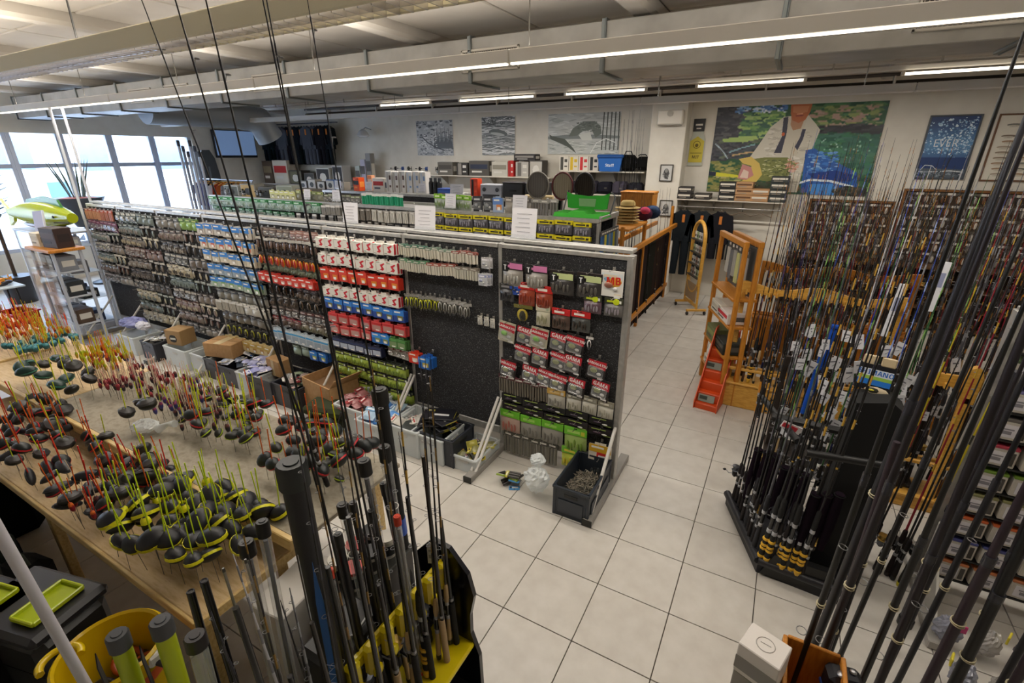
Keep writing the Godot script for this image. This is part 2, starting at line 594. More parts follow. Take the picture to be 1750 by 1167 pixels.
	# black insulated pipe with clamps
	var pp := thing("ceiling_pipe", "black insulated pipe running along the top of the back wall", "pipe", Vector3(-2.5, 3.5, -6.9))
	part(pp, "pipe", MB.new().c("#2b2724").tube([Vector3(-7.4, 0, 0), Vector3(7.4, 0, 0)], 0.06, 12), mt.satin)
	part(pp, "thin_pipe", MB.new().c("#4a443e").tube([Vector3(-7.4, 0.13, 0.05), Vector3(7.4, 0.13, 0.05)], 0.025, 8), mt.satin)
	for i in 9:
		part(pp, "clamp", MB.new().c("#c9c4bb").box(Vector3(-6.6 + i * 1.6, 0.02, 0.02), Vector3(0.03, 0.18, 0.14), 0.005), mt.rough_metal)


func light_line(where: String, z: float, y0: float, y1: float, xa: float, xb: float, lit: int) -> void:
	var t := thing("light_trunking", ("long white light trunking with glowing strip, %s" if lit else "plain white cable trunking, %s") % where, "lamp" if lit else "trunking", Vector3((xa + xb) / 2, y0, z))
	var L := xb - xa
	var n := 6
	for i in n:
		part(t, "trunking_section", MB.new().c("#cfccc6").box(Vector3(-L / 2 + (i + 0.5) * L / n, (y1 - y0) / 2 + 0.008, -0.03), Vector3(L / n - 0.006, y1 - y0, 0.13), 0.006), mt.satin)
		if lit:
			part(t, "light_strip", MB.new().box(Vector3(-L / 2 + (i + 0.5) * L / n, 0.004, 0.02), Vector3(L / n - 0.03, 0.012, 0.03), 0.003), mt.glow)
	for i in 7:
		part(t, "hanger", MB.new().c("#8b8882").tube([Vector3(-L / 2 + 0.6 + i * 2.2, y1 - y0, -0.03), Vector3(-L / 2 + 0.6 + i * 2.2, 3.76 - y0, -0.03)], 0.005, 6), mt.metal)
	if lit:
		lamp("strip_light", t, Vector3(0, -0.012, 0.02), Vector2(L - 0.3, 0.03), 12.0)
		part(t, "upper_diffuser", MB.new().box(Vector3(0, y1 - y0 + 0.005, -0.03), Vector3(L - 0.2, 0.008, 0.08), 0.001), mt.glow)
		lamp("strip_uplight", t, Vector3(0, y1 - y0 + 0.03, -0.03), Vector2(L - 0.3, 0.08), 6.5, Color(1, 0.97, 0.93), true)


# ---- hanging packets. Every kind is a list of [part name, mesh, material]; the hanging point is the origin, the front faces +z.
func k_pouch(w: float, h: float, hd: String, bag: String, a := "#e8e4dc", b := "#333333", cont := "") -> Array:
	var key := "pouch%s%s%s%s%s%s%s" % [w, h, hd, bag, a, b, cont]
	if not cache.has(key):
		var hh := h * 0.3
		var l := [["header_card", MB.new().c(hd).box(Vector3(0, -hh / 2, 0.006), Vector3(w, hh, 0.012), 0.002).c(a).box(Vector3(-w * 0.08, -hh * 0.55, 0.0125), Vector3(w * 0.55, hh * 0.34, 0.0012)).c(b).box(Vector3(w * 0.33, -hh * 0.6, 0.0125), Vector3(w * 0.16, hh * 0.5, 0.0012)).c("#151515").box(Vector3(0, -hh * 0.16, 0.0125), Vector3(w * 0.14, hh * 0.12, 0.001)).mesh(), mt.paper],
			["bag", MB.new().c(bag).pillow(w * 0.98, h - hh, 0.028, -h, 6, 0.15, int(w * 1000 + h * 77)).mesh(), mt.gloss]]
		if cont:
			var m := MB.new().c(cont)
			for i in 5:
				m.ball(Vector3(-w * 0.3 + i * w * 0.15, -hh - (h - hh) * (0.5 + 0.12 * sin(i * 2.3)), 0.03), Vector3(w * 0.06, (h - hh) * 0.24, 0.006), 6, 4)
			l.append(["contents", m.mesh(), mt.satin])
		cache[key] = l
	return cache[key]


func k_blister(w: float, h: float, card: String, band: String, cont: String, a := "#e9e6e0", dome := true) -> Array:
	var key := "blis%s%s%s%s%s%s%s" % [w, h, card, band, cont, a, dome]
	if not cache.has(key):
		var l := [["card", MB.new().c(card).box(Vector3(0, -h / 2, 0.003), Vector3(w, h, 0.006), 0.001).c(band).box(Vector3(0, -h * 0.2, 0.0066), Vector3(w * 0.92, h * 0.2, 0.001)).c(a).box(Vector3(-w * 0.08, -h * 0.2, 0.0074), Vector3(w * 0.6, h * 0.1, 0.0008)).box(Vector3(w * 0.28, -h * 0.92, 0.0068), Vector3(w * 0.3, h * 0.08, 0.001)).mesh(), mt.paper]]
		var m := MB.new().c(cont).ball(Vector3(-w * 0.12, -h * 0.55, 0.018), Vector3(w * 0.2, h * 0.12, 0.012), 8, 5)
		m.c("#c9c7c2").ball(Vector3(w * 0.18, -h * 0.68, 0.018), Vector3(w * 0.12, h * 0.08, 0.01), 8, 5)
		l.append(["contents", m.mesh(), mt.gloss])
		if dome:
			l.append(["blister", MB.new().box(Vector3(0, -h * 0.61, 0.018), Vector3(w * 0.8, h * 0.5, 0.03), 0.01).mesh(), mt.clear])
		cache[key] = l
	return cache[key]


func k_carton(w: float, h: float, d: float, body: String, a: String, b: String, mark := 0) -> Array:
	var key := "cart%s%s%s%s%s%s%s" % [w, h, d, body, a, b, mark]
	if not cache.has(key):
		var l := [["carton", MB.new().c(body).box(Vector3(0, -h / 2 - 0.012, d / 2), Vector3(w, h - 0.024, d), 0.003).box(Vector3(0, -0.02, d * 0.5), Vector3(w * 0.5, 0.04, 0.004), 0.001).mesh(), mt.paper]]
		var f := d + 0.0006
		var m := MB.new().c(a)
		if mark == 0:      # a swoosh and two lines of print
			m.prism([Vector2(-w * 0.1, -h * 0.42), Vector2(w * 0.3, -h * 0.26), Vector2(w * 0.36, -h * 0.34), Vector2(w * 0.12, -h * 0.5), Vector2(w * 0.3, -h * 0.7), Vector2(w * 0.16, -h * 0.84), Vector2(-w * 0.16, -h * 0.78), Vector2(w * 0.06, -h * 0.68)], f, f + 0.001)
			m.c(b).box(Vector3(-w * 0.28, -h * 0.24, f), Vector3(w * 0.32, h * 0.05, 0.001)).box(Vector3(-w * 0.3, -h * 0.9, f), Vector3(w * 0.26, h * 0.05, 0.001))
			m.c(a).box(Vector3(w * 0.501, -h * 0.55, d * 0.5), Vector3(0.001, h * 0.75, d * 0.7))
		elif mark == 1:    # a coloured upper half and a bright lower panel
			m.box(Vector3(0, -h * 0.3, f), Vector3(w * 0.97, h * 0.42, 0.001)).c(b).box(Vector3(w * 0.12, -h * 0.66, f), Vector3(w * 0.5, h * 0.32, 0.001)).c("#f4f1ea").box(Vector3(w * 0.1, -h * 0.76, f + 0.001), Vector3(w * 0.3, h * 0.2, 0.001)).box(Vector3(-w * 0.1, -h * 0.24, f + 0.001), Vector3(w * 0.55, h * 0.1, 0.001))
		else:              # a window
			m.box(Vector3(0, -h * 0.3, f), Vector3(w * 0.94, h * 0.12, 0.001)).c(b).box(Vector3(0, -h * 0.65, f), Vector3(w * 0.8, h * 0.42, 0.001)).c("#f0eee8").box(Vector3(w * 0.1, -h * 0.82, f + 0.001), Vector3(w * 0.35, h * 0.1, 0.001))
		l.append(["print", m.mesh(), mt.paper])
		cache[key] = l
	return cache[key]


func k_tubes(w: float, h: float, top: String, body: String, n := 4) -> Array:
	var key := "tub%s%s%s%s%s" % [w, h, top, body, n]
	if not cache.has(key):
		var m := MB.new().c(body)
		for i in n:
			var xx := -w / 2 + (i + 0.5) * w / n
			m.tube([Vector3(xx, -h * 0.22, 0.012 + 0.004 * (i % 2)), Vector3(xx + 0.003, -h * 0.97, 0.014)], w / n * 0.42, 6)
		cache[key] = [["header_card", MB.new().c(top).box(Vector3(0, -h * 0.12, 0.008), Vector3(w, h * 0.22, 0.014), 0.002).c("#dcd8cf").box(Vector3(0, -h * 0.12, 0.0158), Vector3(w * 0.6, h * 0.07, 0.001)).mesh(), mt.paper], ["tubes", m.mesh(), mt.gloss]]
	return cache[key]


func k_lure(w: float, h: float, card: String, body: String, belly: String) -> Array:
	var key := "lure%s%s%s%s%s" % [w, h, card, body, belly]
	if not cache.has(key):
		cache[key] = [["card", MB.new().c(card).box(Vector3(0, -h * 0.1, 0.003), Vector3(w, h * 0.2, 0.004), 0.001).mesh(), mt.paper],
			["lure", MB.new().c(body).ball(Vector3(0, -h * 0.55, 0.014), Vector3(w * 0.3, h * 0.36, 0.012), 8, 6).c(belly).ball(Vector3(0.004, -h * 0.58, 0.02), Vector3(w * 0.2, h * 0.3, 0.01), 8, 6).mesh(), mt.gloss],
			["hooks", MB.new().c("#8a8a8a").ring(Vector3(0, -h * 0.94, 0.016), Vector3(0, 0, 1), w * 0.12, 0.0012, 8, 4).ring(Vector3(0.004, -h * 0.6, 0.034), Vector3(1, 0, 0), w * 0.1, 0.0012, 8, 4).mesh(), mt.metal]]
	return cache[key]


var hook_mesh: Mesh


func hang(kind: Array, called: String, label: String, cat: String, p: Vector3, turn: float, group: String, lean := 0.0) -> Node3D:
	var o := thing(called, label, cat, p, turn, group)
	o.rotation.z = lean
	for q in kind:
		part(o, q[0], q[1], q[2])
	return o


func hook(par: Node, p: Vector3) -> void:
	if hook_mesh == null:
		hook_mesh = MB.new().c("#b9b7b2").tube([Vector3(0, 0, 0), Vector3(0, 0, 0.1), Vector3(0, 0.012, 0.115)], 0.0022, 5).box(Vector3(0, 0, 0.004), Vector3(0.02, 0.03, 0.006), 0.001).mesh()
	part(par, "peg_hook", hook_mesh, mt.metal, T(p))


func hang_row(bay: Node3D, kinds: Array, called: String, label: String, cat: String, x0: float, x1: float, y: float, n: int, deep := 1, z := -1.02) -> void:
	# n pegs between x0 and x1; the kinds follow each other along the row, each kind with the row's label
	for i in n:
		var kx: Array = kinds[i * kinds.size() / n]
		var p := Vector3(lerpf(x0, x1, (i + 0.5) / n), y + rng.randf_range(-0.008, 0.008), z)
		if bay:
			hook(bay, p - bay.position + Vector3(0, 0, -0.005))
		for d in deep:
			hang(kx, called, "%s, %s from left%s" % [label, ORD[i], "" if d == deep - 1 else ", front" if deep > 1 else ""] if deep == 1 or d < deep - 1 else "%s, tucked behind %s from left" % [label, ORD[i]], cat, p + Vector3(rng.randf_range(-0.004, 0.004), -0.006 * d, 0.02 + 0.042 * (deep - 1 - d)), rng.randf_range(-0.06, 0.06), label.trim_suffix(" ") + " (row)", rng.randf_range(-0.03, 0.03))


func make_bay(i: int, x0: float, x1: float, label: String) -> Node3D:
	# one bay of the display wall between x0 (left) and x1 (right)
	var b := thing("display_bay", label, "display stand", Vector3((x0 + x1) / 2, 0, -1.05), 0.0)
	var w := x1 - x0
	part(b, "felt_panel", MB.new().box(Vector3(0, 1.07, 0), Vector3(w - 0.02, 1.66, 0.02), 0.002), mt.felt)
	part(b, "upright", MB.new().box(Vector3(-w / 2, 0.97, -0.01), Vector3(0.035, 1.93, 0.05), 0.004), mt.alu)
	if i == 0:
		part(b, "upright", MB.new().box(Vector3(w / 2, 0.97, -0.01), Vector3(0.05, 1.93, 0.07), 0.004).box(Vector3(w / 2 + 0.018, 0.97, 0.03), Vector3(0.012, 1.9, 0.012), 0.003), mt.alu)
	part(b, "top_rail", MB.new().box(Vector3(0, 1.915, 0.005), Vector3(w - 0.036, 0.035, 0.04), 0.004), mt.alu)
	part(b, "top_cap", MB.new().box(Vector3(0, 1.95, -0.09), Vector3(w - 0.004, 0.03, 0.11), 0.004), mt.alu)
	part(b, "kick_plate", MB.new().box(Vector3(0, 0.2, 0.01), Vector3(w - 0.036, 0.075, 0.02), 0.003), mt.alu)
	var xs := [-w / 2, w / 2] if i == 0 else [-w / 2]
	for sx in xs:
		part(b, "base_foot", MB.new().c("#8d8983").box(Vector3(sx, 0.03, 0.11), Vector3(0.075, 0.055, 0.98), 0.005).c("#25221f").box(Vector3(sx, 0.028, 0.6), Vector3(0.078, 0.056, 0.012), 0.002), mt.satin)
		for dx in ([-0.02, 0.02] if i == 1 or i == 0 and sx < 0 else [0.0]):
			part(b, "brace", MB.new().c("#d9d6cf").tube([Vector3(sx + dx, 0.05, 0.5), Vector3(sx + dx, 0.55, 0.03)], 0.014, 6), mt.satin)
	part(b, "back_panel", MB.new().c("#57524c").box(Vector3(0, 1.07, -0.1), Vector3(w - 0.02, 1.66, 0.012), 0.002), mt.matte)
	return b


func build_gondola_front() -> void:
	var bx := [0.2, -0.87, -1.88, -2.92, -3.93, -4.97, -5.98, -6.99, -7.85]
	var ord := ["first", "second", "third", "fourth", "fifth", "sixth", "seventh", "eighth"]
	var bays := []
	for i in 8:
		bays.append(make_bay(i, bx[i + 1], bx[i], "dark felt display bay in an aluminium frame, %s from the open aisle end" % ord[i]))
	# ---- first bay: large single packets, placed one by one
	var b0: Node3D = bays[0]
	var one := func(k: Array, called: String, label: String, cat: String, x: float, y: float) -> Node3D:
		hook(b0, Vector3(x, y, -1.02) - b0.position)
		return hang(k, called, label, cat, Vector3(x, y - 0.005, -0.99), rng.randf_range(-0.05, 0.05), "")
	var pl = ["top left corner", "beside the corner packet"]
	for i in 2:
		var o: Node3D = one.call(k_pouch(0.19, 0.2, "#1c1a1b", "#8f8b84", "#d987b4", "#d987b4", "#9d9a92"), "lure_packet", "grey lure packet with pink label and white T square, %s of end bay" % pl[i], "packet", -0.725 + i * 0.21, 1.81)
		var pr := part(o, "pink_print", MB.new().c("#d77fb0").box(Vector3(0.035, -0.03, 0.0135), Vector3(0.115, 0.045, 0.002)).c("#111111").box(Vector3(-0.065, -0.045, 0.016), Vector3(0.05, 0.065, 0.004), 0.001), mt.paper)
		words(pr, "letter", "T", 0.04, "#f5f5f5", T(Vector3(-0.065, -0.045, 0.019)))
		var o2: Node3D = one.call(k_pouch(0.2, 0.19, "#241c1c", "#3b3a38", "#c9d596", "#c9d596", "#57544e"), "lure_packet", "black lure packet, pale green label, T square, %s in top row" % ["left one" if i == 0 else "right one"], "packet", -0.3 + i * 0.22, 1.79 + i * 0.005)
		var pr2 := part(o2, "green_print", MB.new().c("#cdd89a").box(Vector3(0.035, -0.045, 0.0135), Vector3(0.115, 0.045, 0.002)).c("#111111").box(Vector3(-0.065, -0.06, 0.016), Vector3(0.055, 0.065, 0.004), 0.001), mt.paper)
		words(pr2, "letter", "T", 0.04, "#f5f5f5", T(Vector3(-0.065, -0.06, 0.019)))
	var mb: Node3D = one.call(k_blister(0.17, 0.19, "#eceae4", "#dfe6e8", "#8a5a4a", "#e6d9c0", false), "lure_packet", "white packet with a red MB logo, top right corner of end bay", "packet", 0.09, 1.83)
	words(mb, "logo", "MB", 0.055, "#d3261c", T(Vector3(0.015, -0.075, 0.009), Vector3(0, 0, 0.06)), 0.002)
	part(mb, "splash", MB.new().c("#e9b13c").ball(Vector3(0.015, -0.08, 0.006), Vector3(0.06, 0.04, 0.002), 14, 4).c("#7fb0d0").ball(Vector3(-0.03, -0.055, 0.006), Vector3(0.035, 0.03, 0.0015), 14, 4), mt.paper)
	one.call(k_pouch(0.13, 0.15, "#39383a", "#46464a", "#8d8d90", "#2a4fae", "#2a2a2c"), "lure_packet", "small dark packet with a blue tag, left of the red packets", "packet", -0.78, 1.63)
	var bt: Node3D = one.call(k_blister(0.08, 0.1, "#2c54b8", "#e9e9f0", "#26335e", "#ffffff", false), "hook_packet", "small blue and white packet over the dark one", "packet", -0.69, 1.645)
	for i in 2:
		one.call(k_pouch(0.145, 0.19, "#c9261f", "#9c4630", "#f1e6dd", "#c9261f", "#8a3a28"), "bait_packet", "red headed packet of brown baits, %s of the upper pair" % ["left" if i == 0 else "right"], "packet", -0.6 + i * 0.155, 1.66 - i * 0.01)
		one.call(k_pouch(0.155, 0.17, "#c8201f", "#5d4a40" if i == 0 else "#4b4c4a", "#f3ece4", "#c8201f", "#3d332d"), "bait_packet", "red and white headed packet, %s of the pair in the middle" % ["left" if i == 0 else "right"], "packet", -0.295 + i * 0.165, 1.49 + i * 0.005)
		var w: Node3D = one.call(k_pouch(0.14, 0.14, "#3a3d2a", "#6d6a68" if i else "#6b5560", "#c7d32a", "#f0f0e6", "#8f8890"), "lure_packet", "soft lure packet with a lime round sticker, %s one at right" % ["left" if i == 0 else "right"], "packet", -0.045 + i * 0.16, 1.63)
		part(w, "sticker", MB.new().c("#cfe01e").ball(Vector3(0.02, -0.025, 0.013), Vector3(0.025, 0.025, 0.003), 14, 4).c("#f2f2ec").box(Vector3(0.02, 0.01, 0.008), Vector3(0.045, 0.025, 0.004), 0.001), mt.paper)
	one.call(k_lure(0.17, 0.15, "#6f6a2c", "#b5a13f", "#39382f"), "lure_packet", "olive and yellow lure hanging under the red packets", "packet", -0.63, 1.47)
	one.call(k_pouch(0.12, 0.18, "#d8d2b8", "#c8c4ac", "#e9e4d2", "#b9c0a0", "#9c9a78"), "hook_packet", "pale cream packet below the right red packet", "packet", -0.45, 1.5)
	# rows of black and red blister packs
	var rows := [[1.3, [-0.77, -0.6, -0.47, -0.3, -0.16]], [1.135, [-0.62, -0.46, -0.29, -0.17, 0.03]], [0.965, [-0.76, -0.55, -0.42, 0.07]], [0.945, [-0.29, -0.13]]]
	var rn := ["upper", "second", "third", "lowest"]
	for r in 4:
		for i in rows[r][1].size():
			var gx: float = rows[r][1][i]
			var sp: bool = r == 0 and i in [0, 2]
			var o: Node3D = one.call(k_blister(0.155, 0.18, "#23211f" if not sp else "#b9b39c", "#bf2030", "#8c8f58" if not sp else "#7ec63a", "#ece8e4"), "lure_packet", "black blister pack with red label, %s from left in %s red label row" % [ORD[i], rn[r]], "packet", gx, rows[r][0])
			o.rotation.z = -0.12
			part(o, "red_label", MB.new().c("#c11f31").prism([Vector2(-0.072, -0.02), Vector2(0.072, -0.03), Vector2(0.072, -0.085), Vector2(0.0, -0.075), Vector2(-0.072, -0.065)], 0.008, 0.0095), mt.paper)
			words(o, "lettering", "GAMAKATSU" if i % 2 == 0 else "GAMA", 0.021 if i % 2 == 0 else 0.032, "#f3efec", T(Vector3(0, -0.045, 0.01), Vector3(0, 0, -0.06)))
	one.call(k_lure(0.06, 0.1, "#d9d5d0", "#e6e2dc", "#2d2d2d"), "hook_packet", "tiny white packet alone on the felt, right of the red label row", "packet", -0.05, 1.3)
	hang_row(b0, [k_tubes(0.1, 0.17, "#5e1f2b", "#6e675c", 4)], "weight_packet", "packet of grey weight tubes with wine red header, low in end bay", "packet", -0.85, -0.4, 0.8, 6, 1)
	one.call(k_pouch(0.16, 0.17, "#c9a04a", "#b5b2a6", "#e3c98b", "#d8d4c6", "#8d8a80"), "bait_packet", "clear packet with an orange header beside the grey tubes", "packet", -0.31, 0.79)
	hang_row(b0, [k_pouch(0.13, 0.16, "#8a8574", "#c4c1b4", "#d5d2c4", "#9c998c", "#a3a08f")], "bait_packet", "clear packet of pale baits, low at the right of end bay", "packet", -0.22, 0.18, 0.78, 3, 1)
	hang_row(b0, [k_blister(0.2, 0.075, "#1b191a", "#2a2528", "#3c2f3f", "#a9c05a", false)], "lure_packet", "long black packet with lime lines, under clear baits", "packet", -0.84, 0.19, 0.625, 5, 1)
	hang_row(b0, [k_blister(0.2, 0.07, "#1d1a1c", "#2a1f28", "#4a3244", "#a9c05a", false)], "lure_packet", "long black packet with lime line, above green headers", "packet", -0.84, 0.19, 0.53, 5, 1)
	hang_row(b0, [k_pouch(0.2, 0.23, "#6fc02c", "#b59a8e", "#a8dd62", "#6fc02c", "#b06a5c"), k_pouch(0.2, 0.23, "#72c22e", "#96928a", "#a8dd62", "#6fc02c", "#7d7a72"), k_pouch(0.2, 0.23, "#72c22e", "#96928a", "#a8dd62", "#6fc02c", "#7d7a72"), k_pouch(0.2, 0.25, "#76c832", "#9fb66a", "#b8e070", "#d8cf3c", "#7c9a3a")], "bait_packet", "bait packet with a bright green header near the floor of end bay", "packet", -0.86, -0.02, 0.46, 4, 1)
	var yw: Node3D = one.call(k_carton(0.19, 0.17, 0.02, "#e8e2d2", "#e2b22e", "#d9302c", 1), "bait_packet", "yellow and white packet with a red spot, lower right of end bay", "packet", 0.1, 0.4)
	one.call(k_pouch(0.18, 0.19, "#2a2c28", "#34363a", "#3c403a", "#2a2c28", "#44474a"), "bait_packet", "dark packet hanging under the yellow and white packet", "packet", 0.1, 0.25)
	hang_row(b0, [k_tubes(0.1, 0.22, "#4d4a42", "#77746a", 3)], "feeder_packet", "packet of long grey feeders, lowest row of end bay", "packet", -0.82, -0.28, 0.25, 6, 1)
	one.call(k_pouch(0.18, 0.2, "#7cc434", "#b9c24a", "#e6d64a", "#7cc434", "#d8c63a"), "bait_packet", "green and yellow packet, lowest row beside the grey feeders", "packet", -0.15, 0.27)
	# ---- second bay: nearly bare felt with a few rows at the top
	var b: Node3D = bays[1]
	hang_row(b, [k_tubes(0.085, 0.1, "#3f6a58", "#cfcabb", 3), k_tubes(0.085, 0.1, "#6b7f70", "#cfcabb", 3), k_tubes(0.085, 0.1, "#8a4a42", "#cfc9ba", 3)], "line_packet", "narrow pale leader packet, top row of the nearly bare bay", "packet", -1.86, -1.06, 1.86, 11, 2)
	hang_row(b, [k_tubes(0.08, 0.105, "#5d8a68", "#cfcbbd", 3), k_tubes(0.08, 0.105, "#a1564a", "#d2ccbe", 3), k_tubes(0.08, 0.105, "#7d7468", "#c6c2b4", 3)], "line_packet", "narrow pale leader packet, second row of the nearly bare bay", "packet", -1.86, -1.04, 1.73, 11, 2)
	hang_row(b, [k_blister(0.08, 0.09, "#b7b4b4", "#d6d4d8", "#7a7a86", "#f0eff2")], "line_packet", "grey white packet, upper of two at the right of the nearly bare bay", "packet", -1.01, -0.9, 1.83, 1, 2)
	hang_row(b, [k_blister(0.085, 0.1, "#c0c0c4", "#8e93b8", "#6a6f9a", "#f0eff2")], "line_packet", "blue grey packet, lower of two at the right of the nearly bare bay", "packet", -1.02, -0.9, 1.7, 1, 3)
	hang_row(b, [k_lure(0.06, 0.13, "#8e8c88", "#cfd22e", "#3a3a36"), k_lure(0.06, 0.13, "#aaa8a2", "#c8c6be", "#4d4a44")], "spinner_packet", "small spinner on a wire card, third row of the nearly bare bay", "packet", -1.84, -1.14, 1.41, 13, 2)
	hang_row(b, [k_blister(0.045, 0.085, "#dedad0", "#efece4", "#bdb8aa", "#b4b0a4")], "swivel_packet", "tiny white tag packet, one of three alone on bare felt", "packet", -1.08, -0.9, 1.3, 3, 1)
	# ---- third bay: white, red, blue and lime cartons
	b = bays[2]
	var white := k_carton(0.125, 0.125, 0.035, "#e9e5dc", "#cc2433", "#7a8a72", 0)
	hang_row(b, [white], "hook_box", "white hook box with a red swoosh, top row of the colourful bay", "box", -2.91, -1.9, 1.87, 8, 2)
	hang_row(b, [white], "hook_box", "white hook box with a red swoosh, second row of the colourful bay", "box", -2.91, -1.88, 1.71, 8, 2)
	hang_row(b, [k_carton(0.125, 0.135, 0.035, "#cf3420", "#d93a1f", "#e58b2a", 1)], "hook_box", "red and orange hook box with white panel, third row of the colourful bay", "box", -2.91, -1.88, 1.56, 8, 2)
	hang_row(b, [white], "hook_box", "white hook box with a red swoosh, fourth row under the red boxes", "box", -2.91, -1.9, 1.38, 8, 2)
	hang_row(b, [k_carton(0.13, 0.13, 0.03, "#22479a", "#2f7fd6", "#7d7a3a", 1)], "lure_box", "blue lure box with an olive picture, row below the white boxes", "box", -2.91, -1.85, 1.25, 8, 2)
	hang_row(b, [k_carton(0.135, 0.125, 0.025, "#cf4242", "#c92d2f", "#b98a80", 2)], "line_box", "red line box with a pinkish window, upper of two red rows", "box", -2.9, -1.85, 1.1, 7, 2)
	hang_row(b, [k_carton(0.13, 0.12, 0.025, "#d25a55", "#c92d2f", "#c39a90", 2)], "line_box", "red line box with a pinkish window, lower of two red rows", "box", -2.9, -2.3, 0.97, 4, 2)
	hang_row(b, [k_carton(0.125, 0.12, 0.03, "#2a6fc4", "#3c92e0", "#8f9a5a", 1), k_carton(0.125, 0.12, 0.03, "#4b7f42", "#5b9a4c", "#7f9a6a", 2)], "lure_box", "blue or green lure box at the right end of the lower red row", "box", -2.28, -1.87, 0.965, 4, 2)
	hang_row(b, [k_carton(0.125, 0.13, 0.03, "#1d2540", "#2b3a66", "#b7c0d0", 2)], "lure_box", "navy blue box with a pale window, row above the lime packs", "box", -2.88, -2.2, 0.82, 6, 2)
	hang_row(b, [k_blister(0.09, 0.1, "#cfc9bf", "#8b2f2f", "#b5a89a", "#e9e4dc")], "line_packet", "round clear spool packet with a dark red mark, right of the navy boxes", "packet", -2.16, -1.8, 0.81, 4, 1)
	hang_row(b, [k_carton(0.12, 0.12, 0.04, "#d8321f", "#e8502c", "#ead9cc", 1)], "lure_box", "single red and white box sticking out past the colourful bay", "box", -1.84, -1.7, 0.86, 1, 2)
	hang_row(b, [k_carton(0.13, 0.13, 0.04, "#2468c0", "#3a8ae0", "#c9b44a", 1)], "lure_box", "single blue box with yellow stripe sticking out past the colourful bay", "box", -1.69, -1.53, 0.85, 1, 3)
	for r in 3:
		hang_row(b, [k_pouch(0.135, 0.14, ["#1f221c", "#22251e", "#20241d"][r], "#9db04a", "#a9bc52", "#dfe3c8", "#7f9438")], "bait_packet", "lime green packet with a black top, %s lime row from above" % ord[r], "packet", -2.88, -1.92 + 0.03 * r, 0.66 - r * 0.145, 8 - (1 if r else 0), 2)
	# ---- fourth bay: dark lures, a red row and a blue row
	b = bays[3]
	hang_row(b, [k_blister(0.1, 0.1, "#5b4b44", "#7d685c", "#8f7a6a", "#a99a8c"), k_blister(0.1, 0.1, "#96685c", "#b98f84", "#8a4a40", "#d9c9bf")], "lure_packet", "dark brown lure packet, top row of the fourth bay", "packet", -3.9, -2.95, 1.87, 9, 1)
	hang_row(b, [k_lure(0.1, 0.13, "#c9c5bd", "#3a2a26", "#6f5a50")], "lure_packet", "dark lure on a pale card, second row of the fourth bay", "packet", -3.9, -2.95, 1.77, 9, 2)
	hang_row(b, [k_lure(0.09, 0.14, "#2a2220", "#d9902a", "#b93a2c")], "lure_packet", "orange and black lure, third row of the fourth bay", "packet", -3.9, -2.98, 1.6, 10, 2)
	hang_row(b, [k_pouch(0.11, 0.09, "#58614c", "#87907a", "#8f987e", "#58614c", "#6a735c")], "bait_packet", "grey green packet between the orange lures and the red row", "packet", -3.9, -3.0, 1.48, 8, 1)
	hang_row(b, [k_carton(0.125, 0.11, 0.03, "#c8301f", "#d6422c", "#d9a79a", 1)], "line_box", "bright red and white box, red row of the fourth bay", "box", -3.93, -3.05, 1.39, 8, 2)
	for r in 4:
		hang_row(b, [[k_lure(0.11, 0.14, "#2c2521", "#5b4130", "#1f1a17"), k_pouch(0.11, 0.14, "#3a3430", "#4f4641", "#6b6058", "#2c2826", "#77685a")], [k_pouch(0.11, 0.14, "#2d2826", "#463e3a", "#a29a92", "#5a4038", "#695a4e"), k_lure(0.1, 0.14, "#33302d", "#85705c", "#2a2420")], [k_blister(0.11, 0.13, "#40352f", "#6a5548", "#9c9088", "#a89a90"), k_blister(0.11, 0.13, "#38302c", "#70302c", "#5a4a40", "#c9bfb5")], [k_pouch(0.12, 0.12, "#8f2f38", "#6b5a52", "#b7aca4", "#40352f", "#54463e"), k_pouch(0.12, 0.12, "#6a5a52", "#8d887a", "#c2b9ae", "#40352f", "#6b6a50")]][r], "lure_packet", "dark brown lure packet, %s of four dark rows in the fourth bay" % ord[r], "packet", -3.9, -2.95, 1.26 - r * 0.13, 8, 1)
	hang_row(b, [k_carton(0.12, 0.15, 0.03, "#b9c4cc", "#3a9ad0", "#9aa8b4", 2)], "line_box", "sky blue and white box, blue row low in the fourth bay", "box", -3.9, -2.95, 0.745, 8, 2)
	hang_row(b, [k_pouch(0.13, 0.13, "#5a6a5c", "#8fa090", "#aab8aa", "#5a6a5c"), k_carton(0.12, 0.12, 0.03, "#2a62b8", "#3a8ad8", "#b7c04a", 1)], "bait_packet", "small green or blue packet under the sky blue row", "packet", -3.6, -3.0, 0.58, 4, 2)
	# ---- fifth bay: blue topped rows
	b = bays[4]
	for r in 5:
		var lo: float = [-4.95, -4.95, -4.93, -4.9, -4.9][r]
		hang_row(b, [k_carton(0.15, 0.135, 0.03, ["#c9c2b6", "#d8cbb4", "#d6cdb6", "#9aa9b4", "#a9b8a4"][r], "#2f7fd0", ["#8a7f74", "#c9603c", "#b9b09a", "#8f9aa4", "#7fa86a"][r], 1)], "line_box", "white packet with a bright blue top, %s blue row of the fifth bay" % ord[r], "box", lo, -3.95, 1.86 - r * 0.155, 6, 2)
	hang_row(b, [k_pouch(0.14, 0.14, "#53524d", "#8d8a80", "#b9b5aa", "#3a3a3a")], "bait_packet", "grey packet right under the blue rows of the fifth bay", "packet", -4.93, -3.95, 1.07, 7, 1)
	hang_row(b, [k_tubes(0.12, 0.13, "#d9d6ce", "#b7b3a8", 4), k_pouch(0.13, 0.13, "#dedad2", "#c2bfb4", "#eeeae2", "#55524c")], "feeder_packet", "whitish packet with dark print, sixth row of the fifth bay", "packet", -4.93, -3.95, 0.93, 7, 2)
